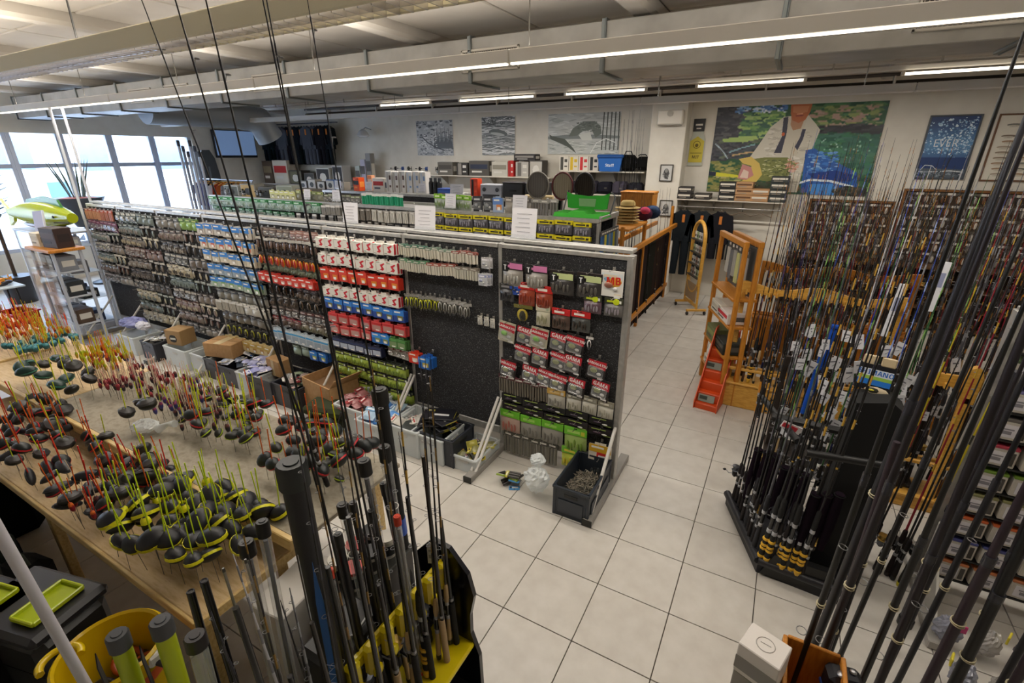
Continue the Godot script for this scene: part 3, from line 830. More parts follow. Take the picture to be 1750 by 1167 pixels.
	hang_row(b, [k_pouch(0.14, 0.13, "#47443e", "#77736a", "#a8a49a", "#3a3834")], "bait_packet", "grey packet, eighth row of the fifth bay", "packet", -4.93, -3.95, 0.78, 7, 1)
	hang_row(b, [k_lure(0.1, 0.14, "#33302c", "#b8b83a", "#3a382f")], "lure_packet", "dark lure with a yellow spot, low in the fifth bay", "packet", -4.9, -3.95, 0.62, 8, 1)
	hang_row(b, [k_carton(0.13, 0.14, 0.04, "#d8c48f", "#c9a85a", "#b98a4a", 1)], "bait_box", "beige bait box, lowest row of the fifth bay", "box", -4.9, -3.95, 0.47, 7, 2)
	# ---- three far bays: mixed grey, cream and dark packets
	for bi in range(5, 8):
		b = bays[bi]
		var x0: float = bx[bi + 1] + 0.03
		var x1: float = bx[bi] - 0.03
		var pal := [["#4a4440", "#8a8178", "#b8afa6"], ["#37332f", "#77706a", "#d2c9b6"], ["#c9c0a8", "#b5ab92", "#e2dac6"], ["#2b2927", "#55504c", "#8f8a86"], ["#6a4a44", "#8d7a74", "#bdb3ac"], ["#3d4a44", "#7a8580", "#b5bab2"], ["#55524e", "#a29d94", "#d0cbc2"]]
		for r in 10:
			if bi == 7 and r > 6:
				continue
			var a: Array = pal[(r * 3 + bi * 5) % 7]
			var a2: Array = pal[(r * 2 + bi * 3 + 1) % 7]
			var ks := [k_pouch(0.13, 0.14, a[0], a[1], a[2], a2[0], a2[1]), k_lure(0.11, 0.14, a2[2], a2[0], a[1])] if r % 3 else [k_blister(0.12, 0.14, a2[0], a[2], a[1], a2[2]), k_pouch(0.12, 0.14, a2[0], a2[1], a2[2], a[0])]
			if bi == 7 and r == 0:
				ks = [k_tubes(0.1, 0.15, "#a8402c", "#c08a6a", 3), k_tubes(0.1, 0.15, "#b0462e", "#b0705a", 3)]
			if bi == 7 and r == 1:
				ks = [k_blister(0.12, 0.14, "#5a2a4a", "#8a3a5a", "#6a4a5a", "#b9a0b0")]
			if bi == 5 and r == 0:
				ks = [k_pouch(0.13, 0.14, "#55534d", "#8a877f", "#b9b5ac", "#3a3a3a"), k_pouch(0.13, 0.14, "#5f8a34", "#86a85a", "#c9d48a", "#3a3a3a")]
			hang_row(b, ks, "tackle_packet", "grey or dark tackle packet, %s row of %s bay" % [ORD[r], ord[bi]], "packet", x0, x1, 1.87 - r * 0.155, 7, 1)


func sign_card(label: String, p: Vector3, w := 0.2, h := 0.19, turn := 0.0) -> void:
	# a printed sheet in a clear stand-up holder
	var o := thing("sign_card", label, "sign", p, turn)
	part(o, "sheet", MB.new().c("#e3e1e6").box(Vector3(0, h / 2 + 0.01, 0), Vector3(w, h, 0.003)), mt.paper, T(Vector3.ZERO, Vector3(-0.12, 0, 0)))
	var m := MB.new().c("#a9a8ae")
	for i in 5:
		m.box(Vector3(-w * 0.04 * (i % 2), h * (0.85 - i * 0.15), 0.002), Vector3(w * (0.6 - 0.08 * (i % 3)), 0.005, 0.001))
	part(o, "print", m, mt.paper, T(Vector3.ZERO, Vector3(-0.12, 0, 0)))
	part(o, "holder", MB.new().box(Vector3(0, 0.004, 0.0), Vector3(w, 0.008, 0.05), 0.002).box(Vector3(0, 0.02, 0.006), Vector3(w, 0.03, 0.002)), mt.clear)


func carton(called: String, label: String, cat: String, p: Vector3, s: Vector3, body: String, a: String, b: String, turn := 0.0, group := "", style := 0) -> Node3D:
	# a retail box standing on its base: body, printed face, lid line
	var o := thing(called, label, cat, p, turn, group)
	part(o, "carton", MB.new().c(body).box(Vector3(0, s.y / 2, 0), s, 0.004), mt.paper)
	var f := s.z / 2 + 0.001
	var m := MB.new().c(a)
	match style:
		0:
			m.box(Vector3(0, s.y * 0.62, f), Vector3(s.x * 0.86, s.y * 0.3, 0.002)).c(b).box(Vector3(-s.x * 0.1, s.y * 0.28, f), Vector3(s.x * 0.5, s.y * 0.12, 0.002)).box(Vector3(s.x * 0.501, s.y * 0.5, 0), Vector3(0.002, s.y * 0.4, s.z * 0.7))
		1:
			m.box(Vector3(0, s.y * 0.5, f), Vector3(s.x * 0.9, s.y * 0.86, 0.002)).c(b).ball(Vector3(0, s.y * 0.45, f), Vector3(s.x * 0.28, s.y * 0.3, 0.003), 12, 4)
		2:
			m.box(Vector3(-s.x * 0.2, s.y * 0.5, f), Vector3(s.x * 0.3, s.y * 0.9, 0.002)).c(b).box(Vector3(s.x * 0.22, s.y * 0.7, f), Vector3(s.x * 0.3, s.y * 0.2, 0.002)).box(Vector3(s.x * 0.22, s.y * 0.3, f), Vector3(s.x * 0.3, s.y * 0.1, 0.002))
	part(o, "print", m, mt.paper)
	part(o, "lid_flap", MB.new().c(body).box(Vector3(0, s.y + 0.001, 0), Vector3(s.x * 0.98, 0.003, s.z * 0.48), 0.001), mt.paper)
	return o


func rack_wall(label: String, xa: float, xb: float, y: float, z: float, depth: float) -> Node3D:
	var b := thing("display_stand", label, "display stand", Vector3((xa + xb) / 2, 0, z - depth / 2))
	var w := xb - xa
	var n := int(round(w / 1.05))
	for i in n:
		for s in [-1, 1]:
			part(b, "felt_panel", MB.new().box(Vector3(-w / 2 + (i + 0.5) * w / n, y / 2 + 0.08, s * (depth / 2 - 0.02)), Vector3(w / n - 0.03, y - 0.2, 0.02), 0.002), mt.felt)
			part(b, "upright", MB.new().box(Vector3(-w / 2 + i * w / n, y / 2, s * (depth / 2 - 0.03)), Vector3(0.03, y, 0.05), 0.004), mt.alu)
	for s in [-1, 1]:
		part(b, "upright", MB.new().box(Vector3(w / 2, y / 2, s * (depth / 2 - 0.03)), Vector3(0.04, y, 0.05), 0.004), mt.alu)
		part(b, "top_rail", MB.new().box(Vector3(0, y - 0.012, s * (depth / 2 - 0.005)), Vector3(w + 0.03, 0.05, 0.03), 0.005), mt.alu)
	part(b, "end_rail", MB.new().box(Vector3(w / 2 + 0.02, y + 0.01, 0), Vector3(0.03, 0.06, depth), 0.005).c("#e9e9ee").ball(Vector3(w / 2 + 0.03, y + 0.03, depth / 2), Vector3.ONE * 0.02, 8, 6), mt.alu)
	part(b, "top_shelf", MB.new().c("#8d8a86").box(Vector3(0, y - 0.03, 0), Vector3(w - 0.02, 0.02, depth - 0.06), 0.003), mt.satin)
	part(b, "end_panel", MB.new().c("#3d3a38").box(Vector3(w / 2, y / 2 - 0.05, 0), Vector3(0.02, y - 0.3, depth - 0.12), 0.003), mt.matte)
	return b


func build_gondola_middle() -> void:
	var g2 := rack_wall("second grey display stand, with yellow topped packs, behind the front wall", -8.2, -0.75, 1.9, -3.05, 0.66)
	var g3 := rack_wall("third grey display stand, carrying silver and black cases on top", -8.4, -2.3, 1.9, -4.95, 0.7)
	# yellow bags on the second stand
	var yl := k_pouch(0.215, 0.165, "#d6c713", "#57565a", "#2c2a18", "#2c2a18", "#8b8790")
	for r in 3:
		hang_row(null, [yl], "bait_bag", "grey bait bag with yellow wavy header, %s row on second stand" % ["top", "middle", "lowest"][r], "bag", -3.08, -0.8, 1.88 - r * 0.165, 10, 2, -3.03)
	var cl := k_tubes(0.09, 0.17, "#b5b0a8", "#d3cfc7", 3)
	var dk := k_tubes(0.09, 0.17, "#6d665e", "#8d867d", 3)
	hang_row(null, [dk, cl, cl], "lure_tube", "clear tube of pale lures, top row left of the yellow bags", "packet", -4.72, -3.1, 1.86, 14, 2, -3.03)
	hang_row(null, [dk, k_blister(0.11, 0.12, "#3d3a38", "#6d6a66", "#d9c93a", "#a9a49c")], "lure_packet", "dark lure packet, second row left of the yellow bags", "packet", -4.7, -3.1, 1.68, 12, 1, -3.03)
	var gr := k_pouch(0.2, 0.16, "#3f8f4c", "#8fa79a", "#c9dccb", "#2e6a3c", "#b3c2bb")
	var gd := k_pouch(0.16, 0.14, "#3c7a4c", "#75897e", "#b9cabc", "#2e5a3c", "#9aa8a2")
	hang_row(null, [gr], "bait_bag", "green headed bait bag, top row at the far end of second stand", "bag", -8.1, -5.2, 1.9, 14, 2, -3.03)
	hang_row(null, [gd, gd, k_tubes(0.1, 0.15, "#d9d6d2", "#8d8a88", 4)], "bait_bag", "small green and grey bag, second row at the far end of second stand", "bag", -8.1, -4.75, 1.72, 18, 1, -3.03)
	hang_row(null, [k_tubes(0.1, 0.15, "#d5d2ce", "#93908c", 4)], "lure_tube", "grey and white lure tube between the green bags and the clear tubes", "packet", -5.18, -4.76, 1.88, 4, 2, -3.03)
	# end face of the second stand: coloured strips hanging
	var cols := ["#3b5f8f", "#c9c04a", "#3d6f9a", "#7d8a94", "#4d7aa8", "#a8a23a", "#56616b", "#8d9298"]
	for i in 8:
		hang(k_tubes(0.1, 0.26, "#4d4b4a", cols[i], 3), "cord_packet", "long hanging cord packet, %s on the end of the second stand" % ["first and blue", "second and yellow", "third and blue", "fourth and grey", "fifth and blue", "sixth and olive", "seventh and dark", "eighth and grey"][i], "packet", Vector3(-0.71, 1.78, -3.08 - i * 0.078), PI / 2, "")
		hang(k_carton(0.1, 0.2, 0.02, "#4b4a4c", cols[(i + 3) % 8], "#c9c6c0", 2), "cord_packet", "grey boxed packet under the cord packets, %s from the aisle" % ["first", "second", "third", "fourth", "fifth", "sixth", "seventh", "eighth"][i], "packet", Vector3(-0.71, 1.5, -3.08 - i * 0.078), PI / 2, "")
	# third stand, front face
	hang_row(null, [k_tubes(0.12, 0.17, "#e2e0da", "#2f9a72", 2)], "bait_bottle", "teal bait bottle pack hanging standing on the second stand", "packet", -4.5, -3.72, 2.065, 8, 1, -3.2)
	hang_row(null, [k_pouch(0.13, 0.2, "#8ac230", "#a7b0a2", "#dff0b8", "#5c8f20", "#7f9a58")], "bait_bag", "lime green bait bag standing on the second stand", "bag", -3.15, -2.55, 2.095, 5, 1, -3.2)
	hang_row(null, [k_blister(0.15, 0.2, "#2b2c30", "#45464a", "#8a8a8a", "#c9c9c9"), k_carton(0.15, 0.2, 0.03, "#9fb0c9", "#5f86c4", "#d98a4a", 1)], "line_packet", "dark or blue packet right of the lime bags, second stand top", "packet", -2.53, -2.06, 2.095, 3, 1, -3.2)
	hang_row(null, [k_pouch(0.13, 0.2, "#8c857c", "#a09a90", "#d2cdc4", "#6a6460"), k_tubes(0.12, 0.2, "#9d9a94", "#7d7a76", 3)], "lure_packet", "grey packet at the right end of second stand top", "packet", -2.03, -1.3, 2.095, 6, 1, -3.2)
	hang_row(null, [k_carton(0.14, 0.15, 0.04, "#c9c79a", "#d5d48a", "#8a8a5a", 1), k_pouch(0.13, 0.15, "#a5b36a", "#8a8a78", "#dcdcb8", "#6a7a3a")], "bait_bag", "pale yellow packet at the left of second stand top", "packet", -6.6, -5.35, 2.045, 10, 1, -3.2)
	hang_row(null, [k_blister(0.11, 0.13, "#57524c", "#7f8f5a", "#a9a296", "#c9c4ba")], "lure_packet", "dark packet left of the teal bottles, second stand top", "packet", -5.32, -4.55, 2.025, 8, 1, -3.2)
	# signs
	sign_card("white paper sign standing on the front wall above the red swoosh boxes", Vector3(-2.62, 1.965, -1.13), 0.2, 0.19)
	sign_card("white paper sign on the front wall, above the bare felt, leaning back", Vector3(-1.7, 1.965, -1.13), 0.21, 0.2, 0.12)
	sign_card("large white paper sign on the front wall beside the end bay", Vector3(-0.71, 1.965, -1.13), 0.22, 0.23)
	sign_card("white sign on the second stand, left of centre", Vector3(-4.95, 1.925, -3.07), 0.17, 0.16)
	sign_card("white sign on the second stand, above the first yellow bags", Vector3(-2.82, 1.925, -3.07), 0.17, 0.18)
	sign_card("white sign on the second stand, above the middle yellow bags", Vector3(-1.78, 1.925, -3.07), 0.2, 0.2)
	sign_card("small white sign on the second stand near the green bags", Vector3(-5.6, 1.925, -3.07), 0.15, 0.15)
	sign_card("white sign at the left end of the third stand", Vector3(-7.0, 1.93, -4.98), 0.18, 0.16)
	sign_card("white sign on the third stand under the red topped box", Vector3(-6.15, 1.93, -4.98), 0.18, 0.16)
	sign_card("grey white sign on the third stand by the black bottles", Vector3(-4.83, 1.93, -4.98), 0.16, 0.16)
	sign_card("wide white sign on the third stand beside the orange box", Vector3(-4.05, 1.93, -4.97), 0.28, 0.17)
	# cases and boxes on the third stand
	var z := -5.2
	carton("cool_bag", "folded blue fabric bag lying on the third stand", "bag", Vector3(-4.4, 1.9, z), Vector3(0.3, 0.12, 0.25), "#2f4f9a", "#3a5fb4", "#8a7a6a")
	carton("carton_box", "upright orange red carton on the third stand", "box", Vector3(-3.78, 1.9, z), Vector3(0.15, 0.3, 0.15), "#d5411c", "#2a1c16", "#e8572c", 0.0, "", 2)
	var rc := thing("radio_case", "silver case with two dark dials on the third stand", "case", Vector3(-3.42, 1.9, z))
	part(rc, "body", MB.new().c("#a7a9b2").box(Vector3(0, 0.11, 0), Vector3(0.44, 0.22, 0.2), 0.015), mt.satin)
	for s in [-1, 1]:
		part(rc, "dial", MB.new().c("#3a3d44").lathe([Vector2(0, 0), Vector2(0.032, 0), Vector2(0.036, 0.012), Vector2(0.0, 0.014)], 14), mt.satin, T(Vector3(s * 0.13, 0.13, 0.1), Vector3(PI / 2, 0, 0)))
	part(rc, "latch", MB.new().c("#33343a").box(Vector3(0, 0.035, 0.1), Vector3(0.34, 0.03, 0.012), 0.004), mt.satin)
	for i in 2:
		var bc := thing("tackle_case", "black rectangular tackle case on the third stand, %s" % ["next to the silver case", "nearest the landing nets"][i], "case", Vector3(-2.98 + i * 0.42, 1.9, z))
		part(bc, "body", MB.new().c("#201f21").box(Vector3(0, 0.13, 0), Vector3(0.4, 0.26, 0.25), 0.02), mt.satin)
		part(bc, "lid", MB.new().c("#2b2a2d").box(Vector3(0, 0.255, 0), Vector3(0.4, 0.02, 0.26), 0.006), mt.satin)
		part(bc, "handle", MB.new().c("#141414").tube([Vector3(-0.07, 0.13, 0.128), Vector3(-0.06, 0.13, 0.15), Vector3(0.06, 0.13, 0.15), Vector3(0.07, 0.13, 0.128)], 0.009, 6), mt.satin)
		part(bc, "badge", MB.new().c("#c9c4bb").box(Vector3(0.12, 0.05, 0.127), Vector3(0.06, 0.025, 0.004), 0.001), mt.paper)
	for i in 6:
		carton("rod_rest_box", "tall white and grey box in the row of white boxes, %s" % ["leftmost", "second", "third", "fourth", "fifth", "rightmost"][i], "box", Vector3(-5.74 + i * 0.15, 1.9, z - 0.02 * i), Vector3(0.14, 0.4 - 0.01 * (i % 2), 0.16), "#dcd8d4", "#b5afaa" if i < 3 else "#c9d0dc", "#5a3f3a" if i < 3 else "#7d9ac4", 0.0, "", 2)
	for i in 3:
		var bo := thing("thermos_bottle", "black bottle standing right of the tall white boxes, %s" % ["left", "middle", "right"][i], "bottle", Vector3(-4.78 + i * 0.1, 1.9, z))
		part(bo, "body", MB.new().c("#1d1e20").lathe([Vector2(0, 0), Vector2(0.045, 0), Vector2(0.045, 0.2), Vector2(0.03, 0.235)], 14), mt.satin)
		part(bo, "cap", MB.new().c("#33363a").lathe([Vector2(0.03, 0.235), Vector2(0.03, 0.29), Vector2(0, 0.295)], 12), mt.satin)
	carton("carton_box", "flat box with a red lid on the third stand", "box", Vector3(-6.05, 1.9, -5.25), Vector3(0.3, 0.26, 0.2), "#d9d4cc", "#b82a24", "#444a5a")
	carton("carton_box", "bright orange carton at the left of the third stand", "box", Vector3(-6.62, 1.9, z), Vector3(0.16, 0.26, 0.16), "#e0501c", "#2a2a2a", "#f0903c")
	carton("carton_box", "small orange and white carton behind the orange one", "box", Vector3(-6.42, 1.9, -5.35), Vector3(0.12, 0.3, 0.1), "#e6a27a", "#f0ece4", "#c9502a")
	for i in 5:
		carton("reel_box", "grey reel box, %s of the low boxes at the left of the third stand" % ["first", "second", "third", "fourth", "fifth"][i], "box", Vector3(-8.2 + i * 0.28, 1.9, z), Vector3(0.24, 0.16 + 0.04 * (i % 2), 0.18), ["#6a645c", "#8f8a80", "#5b5650", "#3d5a8f", "#a39d92"][i], "#c9c4ba", "#3a3a3a", 0.0, "", 1)
	# landing nets seen face on
	for i in 3:
		var nt := thing("landing_net", "round landing net head leaning behind the green folding chair, %s" % ["small striped one", "cream one in the middle", "dark one at right"][i], "net", Vector3([-2.4, -1.98, -1.62][i], 1.93, -4.85), [0.5, 0.0, -0.2][i])
		var ns := Vector3(0.19, 0.24, 0.02)
		var pts := []
		for j in 25:
			pts.append(Vector3(cos(TAU * j / 24.0) * 0.17, 0.21 + sin(TAU * j / 24.0) * 0.2, 0))
		part(nt, "hoop", MB.new().c(["#8a857c", "#6a2c30", "#2b2827"][i]).tube(pts, 0.014, 6, false), mt.satin)
		part(nt, "mesh_bag", MB.new().c(["#7d7a76", "#a59a85", "#3f3834"][i]).ball(Vector3(0, 0.21, -0.02), Vector3(0.165, 0.195, 0.03), 20, 8), mt.cloth)
		var ln := MB.new().c(["#5c5a57", "#8d836f", "#2b2624"][i])
		for j in range(-4, 5):
			var hh := 0.19 * sqrt(maxf(0.0, 1.0 - pow(j * 0.036 / 0.165, 2)))
			ln.tube([Vector3(j * 0.036, 0.21 - hh, 0.008), Vector3(j * 0.036, 0.21, 0.014), Vector3(j * 0.036, 0.21 + hh, 0.008)], 0.002, 4, false)
		part(nt, "cords", ln, mt.cloth)
	var ct := thing("fabric_roll", "cream fabric roll lying before the landing nets", "roll", Vector3(-2.45, 1.945, -5.02), 0.1)
	part(ct, "roll", MB.new().c("#cbb78f").tube([Vector3(-0.24, 0, 0), Vector3(0.24, 0, 0)], 0.04, 12), mt.cloth)
	part(ct, "strap", MB.new().c("#6a5a44").ring(Vector3(0.05, 0, 0), Vector3(1, 0, 0), 0.041, 0.005, 14, 5), mt.cloth)
	# green folding chair on the second stand
	var gc := thing("folding_chair", "bright green mesh folding chair on the end of second stand", "chair", Vector3(-1.02, 1.91, -3.4))
	part(gc, "backrest", MB.new().c("#3fa03c").prism([Vector2(-0.25, 0.08), Vector2(-0.2, 0.07), Vector2(0.2, 0.07), Vector2(0.25, 0.08), Vector2(0.27, 0.26), Vector2(0.2, 0.235), Vector2(0, 0.22), Vector2(-0.2, 0.235), Vector2(-0.27, 0.26)], -0.01, 0.01), mt.cloth)
	part(gc, "seat", MB.new().c("#52c24a").prism([Vector2(-0.31, 0.0), Vector2(0.31, 0.0), Vector2(0.29, 0.05), Vector2(0.12, 0.045), Vector2(0.08, 0.075), Vector2(-0.08, 0.075), Vector2(-0.12, 0.045), Vector2(-0.29, 0.05)], 0.02, 0.32), mt.cloth)
	part(gc, "mesh_inset", MB.new().c("#7fa877").prism([Vector2(-0.1, 0.1), Vector2(0.1, 0.1), Vector2(0.11, 0.19), Vector2(-0.11, 0.19)], 0.009, 0.014), mt.cloth)
	for s in [-1, 1]:
		part(gc, "leg", MB.new().c("#777b80").tube([Vector3(s * 0.3, 0.0, 0.05), Vector3(s * 0.31, 0.22, -0.1), Vector3(s * 0.27, 0.27, -0.05)], 0.009, 6), mt.metal)
	# items on top of the second stand at its far end
	for i in 7:
		var rl := thing("fishing_reel", "black fishing reel standing on the far end of the second stand, %s from the left" % ["first", "second", "third", "fourth", "fifth", "sixth", "seventh"][i], "reel", Vector3(-8.0 + i * 0.2, 1.91, -3.3 + 0.1 * (i % 2)), rng.randf_range(0, 6))
		add_reel(rl, Transform3D(Basis.from_euler(Vector3(PI / 2, 0, 0)), Vector3(0, 0.07, 0)), ["#202226", "#8a8d92", "#2c2a28"][i % 3], "#9d9fa4")


func add_reel(par: Node, xf: Transform3D, body: String, spool: String) -> void:
	# a spinning reel: foot at the origin, stem along -y, spool axis along z
	var key := "reel%s%s" % [body, spool]
	if not cache.has(key):
		cache[key] = [MB.new().c(body).box(Vector3(0, -0.004, 0), Vector3(0.012, 0.006, 0.07), 0.002).tube([Vector3(0, 0, 0), Vector3(0, -0.045, 0.004)], 0.006, 6).ball(Vector3(0, -0.065, -0.005), Vector3(0.02, 0.024, 0.032), 10, 6).mesh(),
			MB.new().c(spool).lathe([Vector2(0.0, 0.02), Vector2(0.026, 0.02), Vector2(0.028, 0.026), Vector2(0.02, 0.03), Vector2(0.02, 0.052), Vector2(0.028, 0.056), Vector2(0.026, 0.062), Vector2(0.0, 0.064)], 14).mesh(),
			MB.new().c("#9a9a9c").tube([Vector3(0.018, -0.065, -0.005), Vector3(0.045, -0.065, -0.005), Vector3(0.05, -0.11, -0.008)], 0.004, 6).c("#1b1b1b").ball(Vector3(0.06, -0.112, -0.008), Vector3(0.014, 0.01, 0.01), 8, 5).mesh(),
			MB.new().c("#c4c4c6").ring(Vector3(0, -0.065, 0.035), Vector3(0, 0.3, 1), 0.036, 0.002, 14, 4, PI * 1.1).mesh()]
	var m: Array = cache[key]
	var r := part(par, "reel_body", m[0], mt.gloss, xf)
	part(r, "spool", m[1], mt.metal, T(Vector3(0, -0.065, 0), Vector3(PI / 2, 0, 0)))
	part(r, "crank", m[2], mt.satin)
	part(r, "bail", m[3], mt.metal)


# rod kinds: blank colour, grip colour, butt colour, thread colour, blank radius at the butt
const RODS := {
	"black": ["#17171a", "#1d1c1c", "#101010", "#3a3a40", 0.0065, 0.3],
	"cork": ["#1d1b1c", "#b59a70", "#1c1a18", "#8a6a2a", 0.006, 0.34],
	"orange": ["#241f1c", "#d08a2c", "#d9a040", "#c07a20", 0.006, 0.38],
	"brown": ["#2b201a", "#4a2f20", "#1e1714", "#8a6a3a", 0.0065, 0.36],
	"blue": ["#2b4fb8", "#1d2a5a", "#14182a", "#8fa8e8", 0.0065, 0.34],
	"white": ["#c9c9ce", "#232225", "#dcdcd8", "#8a8a90", 0.008, 0.4],
	"yellow": ["#c9b820", "#1d1d1b", "#d6c62c", "#2a2a20", 0.008, 0.36],
	"red": ["#8f1a2c", "#231c1c", "#2a1a1c", "#c9a03a", 0.0075, 0.34],
	"gold": ["#1a1919", "#171616", "#d2a63c", "#c49a38", 0.009, 0.46],
	"grey": ["#55565a", "#2a2a2c", "#3a3a3c", "#8d8f94", 0.0085, 0.4],
	"green": ["#2f5a34", "#231f1c", "#1c1a18", "#7fae5a", 0.0065, 0.34],
	"violet": ["#3a3468", "#c9a05a", "#1f1c30", "#9a94d0", 0.006, 0.34],
}


func rod_meshes(kind: String, len_: float) -> Array:
	var L := snappedf(len_, 0.15)
	var key := "rod%s%s" % [kind, L]
	if not cache.has(key):
		var q: Array = RODS[kind]
		var r: float = q[4]
		var g: float = q[5]
		var blank := MB.new().c(q[0]).tube([Vector3(0, g * 0.9, 0), Vector3(0, L * 0.45, 0), Vector3(0, L * 0.75, 0), Vector3(0, L, 0)], [r, r * 0.68, r * 0.42, r * 0.16], 6)
		var grip := MB.new().c(q[1]).lathe([Vector2(0, 0.02), Vector2(r * 1.9, 0.02), Vector2(r * 2.1, g * 0.2), Vector2(r * 1.7, g * 0.42), Vector2(r * 1.7, g * 0.5)], 8)
		var fore := MB.new().c(q[1]).lathe([Vector2(r * 1.6, g * 0.82), Vector2(r * 2.1, g * 0.9), Vector2(r * 1.8, g * 1.1), Vector2(r, g * 1.14)], 8)
		var butt := MB.new().c(q[2]).lathe([Vector2(0, 0), Vector2(r * 1.9, 0.0), Vector2(r * 2.2, 0.012), Vector2(r * 2.2, 0.03), Vector2(0, 0.034)], 8)
		if kind == "gold":
			for gy in [0.06, 0.2, 0.26, 0.36]:
				grip.c("#d8a830").lathe([Vector2(r * 1.6, g * gy), Vector2(r * 2.5, g * gy + 0.004), Vector2(r * 2.5, g * gy + 0.018), Vector2(r * 1.6, g * gy + 0.022)], 8)
		var seat := MB.new().c("#2c2b2b").lathe([Vector2(r * 1.4, g * 0.5), Vector2(r * 1.4, g * 0.8)], 8).c("#a5a5a8").lathe([Vector2(r * 1.4, g * 0.5), Vector2(r * 1.8, g * 0.51), Vector2(r * 1.8, g * 0.56), Vector2(r * 1.4, g * 0.57)], 8).lathe([Vector2(r * 1.4, g * 0.76), Vector2(r * 1.8, g * 0.77), Vector2(r * 1.8, g * 0.82), Vector2(r * 1.4, g * 0.83)], 8)
		var gd := MB.new()
		for i in 6:
			var f := [0.36, 0.5, 0.62, 0.73, 0.84, 0.94][i] as float
			var gr := 0.014 * (1.0 - f * 0.72)
			gd.c(q[3]).tube([Vector3(0, L * f - 0.03, 0), Vector3(0, L * f + 0.03, 0)], r * (1.05 - f * 0.75), 6)
			gd.c("#8a8a8c").ring(Vector3(0, L * f, r * (1.0 - f * 0.8) + gr + 0.004), Vector3(0, 1, 0.15), gr, 0.0014, 9, 4).tube([Vector3(0, L * f - 0.02, 0), Vector3(0, L * f, gr * 0.5 + 0.004)], 0.0012, 4)
		cache[key] = [blank.mesh(), grip.mesh(), butt.mesh(), seat.mesh(), gd.mesh(), fore.mesh()]
	return cache[key]


func make_rod(kind: String, label: String, base: Vector3, tilt: Vector2, group: String, len_ := 2.1, reel := false, spin := 0.0, called := "fishing_rod") -> Node3D:
	# tilt is how far the tip leans per metre, along x and z
	var o := thing(called, label, "fishing rod", base, 0.0, group)
	var up := Vector3(tilt.x, 1, tilt.y).normalized()
	var xx := up.cross(Vector3(0, 0, 1)).normalized()
	o.basis = Basis(-xx, up, (-xx).cross(up)).orthonormalized() * Basis(Vector3.UP, spin)
	var m := rod_meshes(kind, len_)
	part(o, "blank", m[0], mt.satin)
	part(o, "grip", m[1], mt.matte)
	part(o, "fore_grip", m[5], mt.matte)
	part(o, "butt_cap", m[2], mt.satin)
	part(o, "reel_seat", m[3], mt.gloss)
	part(o, "line_guides", m[4], mt.satin).set_meta("kind", "stuff")
	if reel:
		add_reel(o, Transform3D(Basis(Vector3(1, 0, 0), Vector3(0, 0, -1), Vector3(0, 1, 0)), Vector3(0, RODS[kind][5] * 0.66, RODS[kind][4] * 1.5)), ["#1f1f22", "#8d8f94", "#2a2524"][rng.randi() % 3], ["#b5b6ba", "#c9a85a", "#6a6c72"][rng.randi() % 3])
	return o


class Paint:
	# a small rasteriser for flat print: polygons, discs, strokes, in 0..1 coordinates
	var im: Image
	var w: int
	var h: int

	func _init(w_: int, h_: int, bg: String) -> void:
		w = w_
		h = h_
		im = Image.create(w, h, false, Image.FORMAT_RGB8)
		im.fill(Color(bg))

	func poly(col, p: Array) -> void:
		var c := Color(col)
		var y0 := h
		var y1 := 0
		for q in p:
			y0 = mini(y0, int(q[1] * h))
			y1 = maxi(y1, int(q[1] * h) + 1)
		for y in range(maxi(0, y0), mini(h, y1)):
			var xs := []
			for i in p.size():
				var a: Array = p[i]
				var b: Array = p[(i + 1) % p.size()]
				var ya: float = a[1] * h
				var yb: float = b[1] * h
				var yy := y + 0.5
				if (ya <= yy) != (yb <= yy):
					xs.append((a[0] + (b[0] - a[0]) * (yy - ya) / (yb - ya)) * w)
			xs.sort()
			for i in range(0, xs.size() - 1, 2):
				im.fill_rect(Rect2i(int(xs[i]), y, maxi(1, int(xs[i + 1]) - int(xs[i])), 1), c)

	func disc(col, cx: float, cy: float, rx: float, ry: float, rot := 0.0) -> void:
		var p := []
		for i in 20:
			var a := TAU * i / 20.0
			var u := cos(a) * rx
			var v := sin(a) * ry
			p.append([cx + u * cos(rot) - v * sin(rot), cy + u * sin(rot) + v * cos(rot)])
		poly(col, p)

	func line(col, pts: Array, t: float) -> void:
		for i in pts.size() - 1:
			var a := Vector2(pts[i][0] * w, pts[i][1] * h)
			var b := Vector2(pts[i + 1][0] * w, pts[i + 1][1] * h)
			var n := (b - a).normalized().orthogonal() * t * h * 0.5
			poly(col, [[(a + n).x / w, (a + n).y / h], [(b + n).x / w, (b + n).y / h], [(b - n).x / w, (b - n).y / h], [(a - n).x / w, (a - n).y / h]])

	func dabs(g: RandomNumberGenerator, n: int, cols: Array, x0: float, y0: float, x1: float, y1: float, r0: float, r1: float, flat := 0.6) -> void:
		for i in n:
			var r := g.randf_range(r0, r1)
			disc(Color(cols[g.randi() % cols.size()]).lightened(g.randf() * 0.12), g.randf_range(x0, x1), g.randf_range(y0, y1), r, r * flat, g.randf_range(-0.5, 0.5))

	func soften(k: int) -> void:
		im.resize(w / k, h / k, Image.INTERPOLATE_BILINEAR)
		im.resize(w, h, Image.INTERPOLATE_CUBIC)

	func tex() -> ImageTexture:
		return ImageTexture.create_from_image(im)


